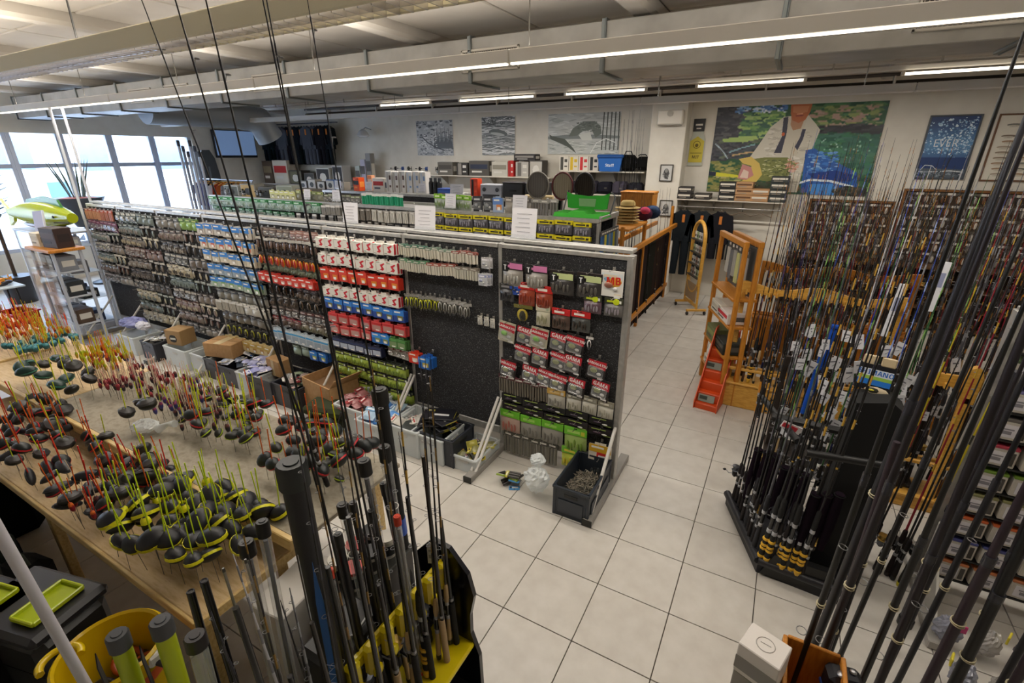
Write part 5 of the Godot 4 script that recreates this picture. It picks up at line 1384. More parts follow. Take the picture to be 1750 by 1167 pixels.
		for r in ny:
			for c in nx:
				var q: Array = cols[(r * 7 + c * 3 + (r * c) % 4) % 5]
				hang(k_lure(0.105, 0.17, "#d2cdc4" if (r + c) % 2 else "#5a544c", q[0], q[1]), "hanging_lure", "%s lure, %s row, %s from left on the %s lure board" % [["grey", "pale grey", "dark brown", "rusty brown", "black"][cols.find(q)], ORD[r], ORD[c], "narrow" if bd[0] < 2 else "large"], "lure", Vector3(bd[0] + 0.06 + (c + 0.5) * (w - 0.12) / nx, bd[3] - 0.05 - r * (h - 0.06) / ny, -7.535), 0.0, "")


func garment(called: String, label: String, p: Vector3, col: String, len_: float, jacket: bool, turn := 0.0) -> Node3D:
	var o := thing(called, label, "clothing", p, turn)
	part(o, "hanger", MB.new().c("#6a5a4a").tube([Vector3(-0.17, -0.11, 0), Vector3(0, -0.05, 0), Vector3(0.17, -0.11, 0)], 0.008, 6).c("#b5b5b5").tube([Vector3(0, -0.05, 0), Vector3(0.0, -0.02, 0), Vector3(0.02, 0.0, 0), Vector3(0.0, 0.015, 0)], 0.003, 5), mt.satin)
	if jacket:
		part(o, "jacket", MB.new().c(col).prism([Vector2(-0.06, -0.06), Vector2(0.06, -0.06), Vector2(0.2, -0.13), Vector2(0.26, -0.5), Vector2(0.2, -0.52), Vector2(0.17, -0.3), Vector2(0.17, -0.62), Vector2(-0.17, -0.62), Vector2(-0.17, -0.3), Vector2(-0.2, -0.52), Vector2(-0.26, -0.5), Vector2(-0.2, -0.13)], -0.06, 0.06), mt.cloth)
		part(o, "zip", MB.new().c("#c97a3c").box(Vector3(0.01, -0.2, 0.063), Vector3(0.05, 0.14, 0.008), 0.003), mt.cloth)
		part(o, "collar", MB.new().c(col).tube([Vector3(-0.07, -0.06, 0.02), Vector3(0, -0.09, 0.05), Vector3(0.07, -0.06, 0.02)], 0.022, 6), mt.cloth)
	if len_ > 0.7:
		for s in [-1, 1]:
			part(o, "trouser_leg", MB.new().c(col).tube([Vector3(s * 0.075, -0.55, 0), Vector3(s * 0.08, -0.9, 0.0), Vector3(s * 0.085, -len_, 0.01)], [0.075, 0.07, 0.06], 10), mt.cloth)
	return o


const HEIGHTS := {"yellow": 0.19, "red": 0.14, "lime": 0.11, "green": 0.16, "black": 0.17, "long": 0.12}


func float_kind(kind: String) -> Array:
	# body, band, antenna and stem; the foot of the stem is the origin, the body sits on top of the stem
	if cache.has("float" + kind):
		return cache["float" + kind]
	var l := []
	var q: Array = {
		"yellow": [0.19, Vector3(0.062, 0.038, 0.046), "#1f2023", "#d8d21c", 0.2, "#c9e02a", 0.9],
		"yellow_small": [0.18, Vector3(0.022, 0.045, 0.016), "#202124", "#d8d21c", 0.16, "#c9e02a", 0.0],
		"red": [0.14, Vector3(0.046, 0.032, 0.036), "#212225", "#c22a30", 0.18, "#d8642a", 0.9],
		"lime": [0.11, Vector3(0.042, 0.024, 0.03), "#22221e", "#a9c42a", 0.2, "#d0dc2a", 0.9],
		"dark": [0.1, Vector3(0.013, 0.028, 0.013), "#2a2230", "#6a3a3a", 0.11, "#d9c9b0", 0.0],
		"darkred": [0.1, Vector3(0.014, 0.028, 0.014), "#7a2230", "#a03a40", 0.11, "#e6b0a0", 0.0],
		"orange": [0.16, Vector3(0.011, 0.03, 0.011), "#c2601c", "#d8901c", 0.13, "#e8542a", 0.0],
		"gold": [0.16, Vector3(0.011, 0.03, 0.011), "#c9a41c", "#a8b42a", 0.13, "#e0cc2a", 0.0],
		"crimson": [0.15, Vector3(0.012, 0.03, 0.012), "#8f2430", "#d86a2a", 0.13, "#e86a2a", 0.0],
		"teal": [0.12, Vector3(0.026, 0.032, 0.026), "#1f5660", "#4a8f98", 0.08, "#c9d8a8", 0.0],
		"violet": [0.12, Vector3(0.013, 0.028, 0.013), "#3a3a78", "#8a3a5a", 0.12, "#d0dc3a", 0.0],
		"green": [0.16, Vector3(0.07, 0.036, 0.045), "#1f3a34", "#3f7a6a", 0.16, "#d8dc2a", 0.9],
		"black": [0.17, Vector3(0.052, 0.034, 0.042), "#201d1c", "#3a3735", 0.14, "#c9d82a", 0.0],
		"long": [0.12, Vector3(0.066, 0.024, 0.03), "#1d1e22", "#3f4046", 0.16, "#d0342a", 0.9]}[kind]
	var y: float = q[0]
	var r: Vector3 = q[1]
	var big := r.x > 0.03
	l.append(["body", MB.new().c(q[2]).ball(Vector3(0, y, 0), r, 12 if big else 7, 8 if big else 5).mesh(), mt.satin])
	if q[6] > 0:
		var pts := []
		var n := 18
		for i in n + 1:
			var a := TAU * i / n
			pts.append(Vector3(cos(a) * r.x * 0.995, y - r.y * 0.08, sin(a) * r.z * 0.995))
		var b := MB.new().c(q[3])
		for i in n:
			var u: Vector3 = pts[i]
			var w: Vector3 = pts[i + 1]
			var o := Vector3(0, r.y * (0.2 if kind == "yellow" else 0.12), 0)
			var g := Vector3(1.015, 1, 1.015)
			var nn := (u + w - Vector3(0, 2 * u.y, 0)).normalized()
			b.poly([(u - o) * g, (w - o) * g, (w + o) * g, (u + o) * g], nn)
			b.poly([(u + o) * g, (w + o) * g, w + o * 1.1 - nn * 0.006, u + o * 1.1 - nn * 0.006], Vector3.UP)
		l.append(["band", b.mesh(), mt.satin])
	else:
		l.append(["band", MB.new().c(q[3]).lathe([Vector2(r.x * 0.95, y + r.y * 0.25), Vector2(r.x * 0.86, y + r.y * 0.6), Vector2(r.x * 0.5, y + r.y * 0.92)], 8).mesh(), mt.satin])
	l.append(["antenna", MB.new().c(q[5]).tube([Vector3(0, y + r.y * 0.9, 0), Vector3(0.0, y + r.y + q[4], 0)], 0.0031 if big else 0.002, 5).mesh(), mt.gloss])
	l.append(["stem", MB.new().c("#6a6258").tube([Vector3(0, 0, 0), Vector3(0, y, 0)], 0.0013, 4).mesh(), mt.satin])
	cache["float" + kind] = l
	return l


func plant_floats(kinds: Array, label: String, board: float, corners: Array, n: int, lean := 0.14, min_d := 0.03) -> void:
	# n floats scattered over a four-cornered patch of the board
	var put := []
	var tries := 0
	while put.size() < n and tries < n * 30:
		tries += 1
		var u := rng.randf()
		var v := rng.randf()
		var a: Vector2 = corners[0].lerp(corners[1], u)
		var b: Vector2 = corners[3].lerp(corners[2], u)
		var p := a.lerp(b, v)
		var ok := true
		for e in put:
			if e.distance_to(p) < min_d:
				ok = false
		if ok:
			put.append(p)
	var words_ := {"yellow": "black disc float with yellow band", "yellow_small": "slim black float with yellow band", "red": "black disc float with red line", "lime": "dark oval float with lime line", "dark": "small dark drop float", "darkred": "small wine red drop float", "orange": "slim orange float", "gold": "slim yellow float", "crimson": "slim red and orange float", "teal": "round teal float", "violet": "slim blue violet float", "green": "big dark green float", "black": "big plain black float", "long": "long black plank float with red tip"}
	for i in put.size():
		var k: String = kinds[rng.randi() % kinds.size()]
		var lab := "%s, %s" % [words_[k], label]
		var o := thing("fishing_float", lab, "float", Vector3(put[i].x, board, put[i].y), rng.randf_range(0, TAU), lab)
		var sc := rng.randf_range(0.85, 1.15)
		o.rotation.x = rng.randf_range(-0.09, 0.09)
		o.rotation.z = rng.randf_range(-0.09, 0.09)
		var disc: bool = k in ["yellow", "red", "lime", "green", "black", "long"]
		var hy: Vector3 = Vector3(0, HEIGHTS.get(k, 0.12), 0)
		var tb := Basis.from_euler(Vector3(rng.randf_range(-1.4, 1.4) * lean, rng.randf_range(0, TAU), rng.randf_range(-1.4, 1.4) * lean))
		tb = Basis(Vector3(-0.37, 0, 0.93).normalized(), rng.randf_range(0.1, 0.6)) * tb
		var tilt := Transform3D(tb, hy - tb * hy)
		for q in float_kind(k):
			var xf := Transform3D(Basis.from_scale(Vector3.ONE * sc), Vector3.ZERO)
			if q[0] in ["body", "band"] and disc:
				xf = xf * tilt
			part(o, q[0], q[1], q[2], xf)
	
	
var bed := {}


func bed_floats(kinds: Array, _label: String, board: float, corners: Array, n: int, _lean := 0.14, _min_d := 0.03) -> void:
	# the small dense ones past the three hundred nearest: gathered per kind, joined later into one object
	for i in n:
		var u := rng.randf()
		var v := rng.randf()
		var p: Vector2 = corners[0].lerp(corners[1], u).lerp(corners[3].lerp(corners[2], u), v)
		var k: String = kinds[rng.randi() % kinds.size()]
		if not bed.has(k):
			bed[k] = []
		bed[k].append(Transform3D(Basis.from_euler(Vector3(rng.randf_range(-0.1, 0.1), rng.randf_range(0, TAU), rng.randf_range(-0.1, 0.1))), Vector3(p.x, board, p.y)))


func multi(par: Node, called: String, m: Mesh, mat: Material, xs: Array) -> void:
	var mm := MultiMesh.new()
	mm.transform_format = MultiMesh.TRANSFORM_3D
	mm.mesh = m
	mm.instance_count = xs.size()
	for i in xs.size():
		mm.set_instance_transform(i, xs[i])
	var mi := MultiMeshInstance3D.new()
	mi.multimesh = mm
	mi.material_override = mat
	mi.name = called
	mi.set_meta("kind", "stuff")
	par.add_child(mi, true)


func build_float_tables() -> void:
	var up := thing("display_table", "long upper display board on trestles, stuck full of fishing floats", "table", Vector3(-4.1, 0, 0.9))
	part(up, "grey_board", MB.new().box(Vector3(2.1, 0.885, 0), Vector3(2.72, 0.03, 0.7), 0.004), mt.greyboard)
	part(up, "plywood_board", MB.new().box(Vector3(-1.65, 0.886, 0), Vector3(4.76, 0.03, 0.7), 0.004), mt.ply)
	for i in 4:
		part(up, "edge_strip", MB.new().box(Vector3(-3.08 + i * 1.86, 0.87, 0.365), Vector3(1.85, 0.07, 0.03), 0.005), mt.pine)
	for x in [-3.6, -1.2, 1.2, 3.3]:
		for z in [-0.28, 0.24]:
			part(up, "leg", MB.new().box(Vector3(x, 0.435, z), Vector3(0.06, 0.87, 0.06), 0.006), mt.pine)
	part(up, "end_batten", MB.new().box(Vector3(-0.6, 0.91, 0.1), Vector3(0.05, 0.02, 0.5), 0.004), mt.pine)
	var lo := thing("display_table", "lower plywood table before the grey board, crowded with black and yellow floats", "table", Vector3(-2.5, 0, 1.42))
	part(lo, "table_top", MB.new().box(Vector3(0, 0.735, 0), Vector3(3.42, 0.03, 0.52), 0.004), mt.ply)
	part(lo, "front_edge", MB.new().box(Vector3(0, 0.725, 0.268), Vector3(3.42, 0.05, 0.015), 0.003), mt.pine)
	part(lo, "end_edge", MB.new().box(Vector3(1.718, 0.725, 0), Vector3(0.015, 0.05, 0.52), 0.003), mt.pine)
	for x in [-1.6, 0.0, 1.6]:
		for z in [-0.2, 0.2]:
			part(lo, "leg", MB.new().box(Vector3(x, 0.36, z), Vector3(0.05, 0.72, 0.05), 0.005), mt.pine)
	var V := func(a): return [Vector2(a[0], a[1]), Vector2(a[2], a[3]), Vector2(a[4], a[5]), Vector2(a[6], a[7])]
	plant_floats(["yellow"], "front corner of the plywood table", 0.75, V.call([-1.3, 1.2, -0.86, 1.2, -0.84, 1.52, -1.15, 1.68]), 26, 0.45, 0.075)
	plant_floats(["yellow", "yellow", "yellow_small"], "middle of the plywood table", 0.75, V.call([-1.6, 1.25, -1.25, 1.2, -1.15, 1.68, -1.5, 1.68]), 26, 0.45, 0.06)
	plant_floats(["long", "long", "black"], "dark rows left of the yellow banded floats", 0.75, V.call([-2.2, 1.22, -1.68, 1.22, -1.72, 1.66, -2.15, 1.66]), 30, 0.3, 0.06)
	plant_floats(["red", "dark", "crimson"], "among the dark rows of the plywood table", 0.75, V.call([-2.25, 1.22, -1.68, 1.22, -1.7, 1.66, -2.2, 1.66]), 24, 0.3, 0.05)
	plant_floats(["red", "black", "long", "red"], "left part of the plywood table", 0.75, V.call([-3.6, 1.22, -2.4, 1.22, -2.3, 1.64, -3.7, 1.64]), 52, 0.4, 0.055)
	plant_floats(["green", "black", "green"], "big ones standing at the step between both boards", 0.9, V.call([-4.0, 0.95, -3.15, 0.98, -3.05, 1.2, -3.95, 1.2]), 14, 0.3, 0.12)
	plant_floats(["black"], "round ones beside the plastic wrap", 0.9, V.call([-2.46, 1.0, -2.3, 1.0, -2.3, 1.18, -2.46, 1.18]), 3, 0.15, 0.11)
	bed_floats(["dark", "dark", "darkred"], "loose scatter on the grey board", 0.9, V.call([-3.35, 0.64, -2.35, 0.58, -2.25, 0.9, -3.2, 0.98]), 110, 0.12, 0.03)
	bed_floats(["dark", "violet"], "right part of the loose scatter", 0.9, V.call([-2.6, 0.6, -2.1, 0.6, -2.0, 0.95, -2.4, 1.05]), 60, 0.15, 0.03)
	plant_floats(["lime", "lime", "dark", "red"], "crossed cluster in the middle of the grey board", 0.9, V.call([-2.3, 0.6, -1.75, 0.6, -1.4, 0.92, -2.05, 1.06]), 46, 0.35, 0.045)
	plant_floats(["red", "red", "lime"], "cluster at the right end of the grey board", 0.9, V.call([-1.45, 0.62, -0.72, 0.62, -0.74, 0.95, -1.15, 1.1]), 38, 0.35, 0.06)
	bed_floats(["orange", "gold", "crimson"], "dense bed at the far left", 0.9, V.call([-5.9, 0.58, -4.6, 0.58, -4.45, 0.85, -5.3, 1.1]), 150, 0.08, 0.026)
	bed_floats(["teal"], "round ones at the right edge of the dense bed", 0.9, V.call([-4.8, 0.6, -4.4, 0.6, -4.4, 1.0, -4.75, 1.08]), 36, 0.1, 0.04)
	bed_floats(["gold", "violet", "crimson", "gold"], "second dense bed on the plywood board", 0.9, V.call([-3.95, 0.6, -3.45, 0.6, -3.25, 0.85, -3.75, 0.98]), 80, 0.08, 0.024)
	plant_floats(["darkred"], "wine red row at the edge of the plywood board", 0.9, V.call([-3.2, 0.75, -3.1, 0.75, -3.05, 1.05, -3.15, 1.05]), 8, 0.08, 0.03)
	var fb := thing("float_bed", "dense beds of hundreds of slim orange, yellow and teal floats on the plywood board", "floats", Vector3.ZERO)
	fb.set_meta("kind", "stuff")
	for k in bed:
		for q in float_kind(k):
			multi(fb, q[0], q[1], q[2], bed[k])
	# crumpled wrap and a small carton on the boards
	var pw := thing("plastic_wrap", "crumpled clear plastic wrap lying by the round black floats", "wrap", Vector3(-2.3, 0.905, 1.1), 0.4)
	var cr := crumple(0.16, 0.07, 0.12, 7)
	part(pw, "film", cr, mt.milky)
	part(pw, "twist", MB.new().tube([Vector3(0.08, 0.03, 0), Vector3(0.14, 0.06, -0.03), Vector3(0.2, 0.07, -0.02)], [0.03, 0.012, 0.025], 7), mt.milky)
	var cb := thing("open_carton", "open brown carton under the step edge of the plywood table", "box", Vector3(-1.62, 0.75, 1.19), 0.25)
	for s in [[0, -0.06, 0.24, 0.01], [0, 0.05, 0.24, 0.01], [-0.12, 0, 0.01, 0.11], [0.12, 0, 0.01, 0.11]]:
		part(cb, "side", MB.new().box(Vector3(s[0], 0.055, s[1]), Vector3(s[2], 0.11, s[3]), 0.002), mt.cardboard)
	part(cb, "flap", MB.new().box(Vector3(0, 0.13, 0.08), Vector3(0.24, 0.004, 0.08), 0.001), mt.cardboard, T(Vector3(0, 0.0, 0.0), Vector3(0.25, 0, 0)))


func crumple(rx: float, ry: float, rz: float, sd: int) -> ArrayMesh:
	# a creased film bag: a rough ball with random dents, standing on y = 0
	var n := FastNoiseLite.new()
	n.seed = sd
	n.frequency = 1.6
	n.noise_type = FastNoiseLite.TYPE_CELLULAR
	n.cellular_return_type = FastNoiseLite.RETURN_DISTANCE2_SUB
	var m := MB.new()
	var S := 26
	var R := 16
	var pt := func(i: int, j: int) -> Vector3:
		var th := PI * i / R
		var a := TAU * (j % S) / S
		var d := Vector3(sin(th) * cos(a), cos(th), sin(th) * sin(a))
		var k := 0.8 + 0.35 * n.get_noise_3dv(d * 1.3)
		return Vector3(d.x * rx * k, maxf(0.0, (d.y * k + 0.8) * ry), d.z * rz * k)
	for i in R:
		for j in S:
			var a: Vector3 = pt.call(i, j)
			var b: Vector3 = pt.call(i, j + 1)
			var c: Vector3 = pt.call(i + 1, j + 1)
			var d: Vector3 = pt.call(i + 1, j)
			for t in [[a, b, c], [a, c, d]]:
				var nn: Vector3 = (t[1] - t[0]).cross(t[2] - t[0])
				if nn.length() < 1e-9:
					continue
				nn = nn.normalized()
				if nn.dot((t[0] + t[1] + t[2]) / 3.0 - Vector3(0, ry * 0.8, 0)) < 0:
					nn = -nn
				m.poly(t, nn)
	return m.mesh()


func tub(called: String, label: String, p: Vector3, s: Vector3, col: String, clear := false, turn := 0.0) -> Node3D:
	# an open stacking crate or tub with walls, rim and grip holes
	var o := thing(called, label, "crate" if not clear else "tub", p, turn)
	var m := MB.new().c(col)
	var t := 0.008
	m.box(Vector3(0, t / 2, 0), Vector3(s.x - 0.02, t, s.z - 0.02), 0.002)
	for e in [-1, 1]:
		m.box(Vector3(e * (s.x / 2 - t), s.y / 2, 0), Vector3(t, s.y, s.z - 0.02), 0.002).box(Vector3(0, s.y / 2, e * (s.z / 2 - t)), Vector3(s.x - 0.02, s.y, t), 0.002)
	part(o, "walls", m, mt.satin if not clear else mt.milky)
	m = MB.new().c(col)
	for e in [-1, 1]:
		m.box(Vector3(e * (s.x / 2 - 0.004), s.y - 0.012, 0), Vector3(0.02, 0.024, s.z + 0.01), 0.004).box(Vector3(0, s.y - 0.012, e * (s.z / 2 - 0.004)), Vector3(s.x + 0.01, 0.024, 0.02), 0.004)
		for q in [-1, 1]:
			m.box(Vector3(e * (s.x / 2 - 0.012), s.y / 2, q * (s.z / 2 - 0.012)), Vector3(0.026, s.y, 0.026), 0.004)
	part(o, "rim", m, mt.satin if not clear else mt.milky)
	part(o, "grip_hole", MB.new().c("#0e0e10" if not clear else "#b9b7b0").box(Vector3(0, s.y * 0.74, s.z / 2 - 0.003), Vector3(minf(0.11, s.x * 0.4), 0.028, 0.006), 0.002).box(Vector3(s.x / 2 - 0.003, s.y * 0.74, 0), Vector3(0.006, 0.028, minf(0.11, s.z * 0.4)), 0.002), mt.satin)
	return o


func fill(label: String, cat: String, called: String, p: Vector3, s: Vector2, n: int, kinds: Array) -> void:
	# loose packets lying in a tub
	for i in n:
		var k: Array = kinds[rng.randi() % kinds.size()]
		var o := thing(called, label, cat, p + Vector3(rng.randf_range(-0.5, 0.5) * s.x, 0.008 * i * 12.0 / n, rng.randf_range(-0.5, 0.5) * s.y), 0.0, label)
		o.basis = Basis.from_euler(Vector3(-PI / 2 + rng.randf_range(-0.5, 0.5), rng.randf_range(0, TAU), rng.randf_range(-0.4, 0.4)))
		for q in k:
			part(o, q[0], q[1], q[2], T(Vector3(0, 0.06, 0)))


func build_floor_boxes() -> void:
	var z := -0.8
	var grey := "#2f3136"
	tub("clear_tub", "milky tub under the blue plastic bag, far end of the wall", Vector3(-6.6, 0, -0.72), Vector3(0.42, 0.26, 0.36), "#cfccc4", true)
	var pb := thing("plastic_bag", "blue and white plastic bag heaped on the farthest tub", "bag", Vector3(-6.75, 0.26, -0.74), 0.3)
	part(pb, "film", crumple(0.36, 0.14, 0.24, 3), solid("#8488b8", 0.25))
	part(pb, "white_fold", crumple(0.2, 0.12, 0.12, 8), solid("#d5d4de", 0.3), T(Vector3(0.28, 0.02, 0.1)))
	tub("dark_crate", "small black crate between the two pale tubs, far end", Vector3(-6.08, 0, -0.74), Vector3(0.32, 0.26, 0.36), grey)
	fill("dark packet lying in the farthest black crate", "packet", "loose_packet", Vector3(-6.08, 0.2, -0.74), Vector2(0.22, 0.25), 8, [k_pouch(0.12, 0.14, "#3a3733", "#6d6862", "#a9a49a", "#333333"), k_blister(0.1, 0.12, "#d9d5cc", "#2a5a9a", "#8d8a80")])
	tub("clear_tub", "white tub with a brown carton on it, under the grey packets", Vector3(-5.5, 0, -0.78), Vector3(0.5, 0.27, 0.36), "#d9d5cc", true)
	var c1 := carton("carton_box", "small brown carton with a round black print on the white tub", "box", Vector3(-5.62, 0.27, -0.78), Vector3(0.26, 0.2, 0.22), "#a58458", "#a58458", "#1d1d1d", 0.2, "", 1)
	part(c1, "white_print", MB.new().c("#d9d9d0").box(Vector3(0, 0.09, 0.114), Vector3(0.09, 0.025, 0.003)), mt.paper)
	tub("clear_tub", "white tub beside the one with the brown carton", Vector3(-5.0, 0, -0.8), Vector3(0.4, 0.26, 0.34), "#d9d5cc", true)
	fill("pale packet lying in the white tub right of the brown carton", "packet", "loose_packet", Vector3(-5.0, 0.2, -0.8), Vector2(0.3, 0.24), 8, [k_pouch(0.12, 0.14, "#d9d5cc", "#b9b5aa", "#8d8a80", "#55524c"), k_pouch(0.12, 0.13, "#6a6862", "#9c988e", "#d9d5cc", "#333333")])
	tub("dark_crate", "black crate under the tan carton", Vector3(-4.72, 0, -0.8), Vector3(0.3, 0.27, 0.38), grey)
	var c2 := thing("carton_box", "plain tan carton set askew on the black crate", "box", Vector3(-4.7, 0.275, -0.82), 0.25)
	part(c2, "carton", MB.new().box(Vector3(0, 0.09, 0), Vector3(0.42, 0.18, 0.26), 0.006), mt.cardboard)
	part(c2, "flap_seam", MB.new().c("#8a6a44").box(Vector3(0, 0.181, 0), Vector3(0.42, 0.003, 0.006)).c("#c9b48a").box(Vector3(0, 0.182, 0), Vector3(0.1, 0.002, 0.26)), mt.paper)
	tub("dark_crate", "black crate of bright packets, right of the tan carton", Vector3(-4.38, 0, -0.8), Vector3(0.36, 0.25, 0.42), grey)
	fill("small blue and white packet heaped in the black crate by the tan carton", "packet", "loose_packet", Vector3(-4.38, 0.2, -0.8), Vector2(0.28, 0.3), 12, [k_pouch(0.1, 0.12, "#c9c4ba", "#7d8aa0", "#3a5aa0", "#e9e5dc"), k_blister(0.1, 0.12, "#d9d8dc", "#3a6ab0", "#6d6a66")])
	tub("clear_tub", "pale tub heaped with blue and white bags", Vector3(-4.0, 0, -0.78), Vector3(0.38, 0.25, 0.4), "#c9c5bc", true)
	fill("blue white glossy bag heaped on the pale tub", "bag", "loose_bag", Vector3(-4.0, 0.23, -0.78), Vector2(0.34, 0.34), 18, [k_pouch(0.11, 0.13, "#d5d4e0", "#8d8fc0", "#4a4f9a", "#f0f0f5"), k_pouch(0.11, 0.13, "#e3e0e0", "#a3a5c8", "#6a6aa8", "#d9d9e0")])
	tub("dark_crate", "black crate with a tan carton standing in its back", Vector3(-3.72, 0, -0.76), Vector3(0.4, 0.27, 0.42), grey)
	var c3 := thing("carton_box", "tan carton standing in the back of a black crate", "box", Vector3(-3.76, 0.2, -0.86), -0.1)
	part(c3, "carton", MB.new().box(Vector3(0, 0.1, 0), Vector3(0.26, 0.2, 0.16), 0.005), mt.cardboard)
	part(c3, "tape", MB.new().c("#c9b48a").box(Vector3(0, 0.1, 0.081), Vector3(0.05, 0.2, 0.002)), mt.paper)
	tub("dark_crate", "black crate with mixed lures next to the big tan carton", Vector3(-3.32, 0, -0.78), Vector3(0.42, 0.27, 0.42), grey)
	fill("mixed lure packet lying in the crate left of the big tan carton", "packet", "loose_packet", Vector3(-3.32, 0.22, -0.78), Vector2(0.3, 0.3), 14, [k_blister(0.1, 0.12, "#b9b5aa", "#c22a2a", "#4a4a44"), k_pouch(0.11, 0.12, "#3a4a3a", "#7d8a70", "#c9c8b0", "#333333"), k_pouch(0.1, 0.12, "#a8303a", "#8d7a74", "#e9e5dc", "#333333")])
	var c4 := thing("carton_box", "big open tan carton with raised flaps below the blue row", "box", Vector3(-2.86, 0, -0.82), -0.15)
	for e in [-1, 1]:
		part(c4, "side", MB.new().box(Vector3(e * 0.25, 0.19, 0), Vector3(0.012, 0.38, 0.36), 0.002), mt.cardboard)
		part(c4, "side", MB.new().box(Vector3(0, 0.19, e * 0.18), Vector3(0.5, 0.38, 0.012), 0.002), mt.cardboard)
	part(c4, "flap", MB.new().box(Vector3(0, 0.09, 0), Vector3(0.48, 0.18, 0.008), 0.002), mt.cardboard, T(Vector3(0, 0.38, -0.18), Vector3(-0.35, 0, 0)))
	part(c4, "flap", MB.new().box(Vector3(0, 0.07, 0), Vector3(0.34, 0.14, 0.008), 0.002), mt.cardboard, Transform3D(Basis.from_euler(Vector3(0, PI / 2, 0)) * Basis.from_euler(Vector3(0.7, 0, 0)), Vector3(0.25, 0.38, 0)))
	part(c4, "filling", MB.new().c("#8a6a4a").box(Vector3(0, 0.28, 0), Vector3(0.47, 0.02, 0.34), 0.004), mt.matte)
	var ob := thing("net_bag", "dark olive folded net bag with black frame before the tan carton", "bag", Vector3(-2.6, 0, -0.56), 0.25)
	part(ob, "bag", MB.new().c("#3d4030").box(Vector3(0, 0.2, 0), Vector3(0.5, 0.1, 0.26), 0.03).c("#33362a").box(Vector3(0.02, 0.1, 0.02), Vector3(0.42, 0.1, 0.2), 0.03).c("#2b2d24").box(Vector3(0, 0.03, 0), Vector3(0.36, 0.06, 0.16), 0.02), mt.cloth)
	for i in 3:
		part(ob, "frame_rod", MB.new().c("#1b1b1c").tube([Vector3(-0.2 + i * 0.16, 0.02, 0.13), Vector3(-0.1 + i * 0.16, 0.26, 0.14)], 0.008, 6), mt.satin)
	part(ob, "green_trim", MB.new().c("#7f9a3a").box(Vector3(-0.08, 0.2, 0.132), Vector3(0.12, 0.02, 0.006), 0.002), mt.satin)
	tub("clear_tub", "clear tub with pink and red packets, below the lime rows", Vector3(-2.3, 0, -0.74), Vector3(0.4, 0.3, 0.44), "#d5d2ca", true)
	fill("red and blue packet in the clear tub below the lime rows", "packet", "loose_packet", Vector3(-2.3, 0.24, -0.74), Vector2(0.3, 0.34), 14, [k_pouch(0.11, 0.13, "#8f2a30", "#a06a6a", "#e9d5d0", "#333333"), k_pouch(0.11, 0.13, "#a83a3a", "#8d6a6a", "#e9e5dc", "#8f2a30")])
	tub("clear_tub", "clear tub with blue bags, left of the black pole", Vector3(-1.95, 0, -0.66), Vector3(0.36, 0.27, 0.44), "#d5d2ca", true)
	fill("bright blue bag in the clear tub left of the black pole", "bag", "loose_bag", Vector3(-1.95, 0.2, -0.66), Vector2(0.26, 0.34), 8, [k_pouch(0.13, 0.15, "#2a62b0", "#5a8fd0", "#c9dcf0", "#1d3f7a"), k_pouch(0.13, 0.15, "#7da8c8", "#a9c4d8", "#e9f0f5", "#2a62b0")])
	tub("clear_tub", "clear tub with a red lid knob beside the black flat packs", Vector3(-1.62, 0, -0.72), Vector3(0.36, 0.28, 0.42), "#d9d6d0", true)
	fill("pale packet in the clear tub beside the flat black packs", "packet", "loose_packet", Vector3(-1.62, 0.2, -0.72), Vector2(0.26, 0.3), 8, [k_pouch(0.12, 0.13, "#d9d5cc", "#c2beb4", "#b03a3a", "#55524c"), k_blister(0.11, 0.13, "#e3e0d8", "#c9302a", "#9a968c")])
	tub("clear_tub", "clear tub full of flat black packs standing before the bare bay", Vector3(-1.36, 0, -0.72), Vector3(0.36, 0.26, 0.38), "#b9b6b0", true)
	for i in 8:
		var fp := thing("flat_pack", "flat black pack with yellow and white print, stacked on the clear tub", "packet", Vector3(-1.36 + rng.randf_range(-0.03, 0.03), 0.26 + i * 0.016, -0.74 + rng.randf_range(-0.03, 0.03)), rng.randf_range(-0.5, 0.5), "flat black packs on the tub")
		part(fp, "pack", MB.new().c("#1c1c1e").box(Vector3(0, 0.008, 0), Vector3(0.3, 0.014, 0.2), 0.004), mt.satin)
		part(fp, "print", MB.new().c("#c9c9c9").box(Vector3(0.03, 0.0155, 0.02), Vector3(0.14, 0.001, 0.03)).c("#b9b03a").box(Vector3(-0.08, 0.0155, -0.05), Vector3(0.06, 0.001, 0.03)).box(Vector3(0.151, 0.008, 0), Vector3(0.001, 0.008, 0.12)), mt.paper)
	tub("dark_crate", "blue grey crate of tools before the bare bay", Vector3(-1.28, 0, -0.72), Vector3(0.4, 0.28, 0.34), "#2c3038")
	for i in 9:
		var tl := thing("hand_tool", "black and orange handled tool lying in the blue grey crate", "tool", Vector3(-1.28 + rng.randf_range(-0.13, 0.13), 0.27, -0.72 + rng.randf_range(-0.1, 0.1)), rng.randf_range(0, TAU), "tools in the blue grey crate")
		part(tl, "handle", MB.new().c(["#d0582a", "#1f2022", "#c9c6c0"][i % 3]).tube([Vector3(-0.06, 0.01, 0), Vector3(0, 0.03, 0.01), Vector3(0.07, 0.03, 0)], 0.013, 7), mt.satin)
		part(tl, "blade", MB.new().c("#9a9a9c").tube([Vector3(0.07, 0.03, 0), Vector3(0.14, 0.04, 0.01)], 0.006, 6), mt.metal)
	tub("clear_tub", "small clear tub of yellow and red packets beside the white brace", Vector3(-0.98, 0, -0.76), Vector3(0.26, 0.15, 0.4), "#d2d0c8", true)
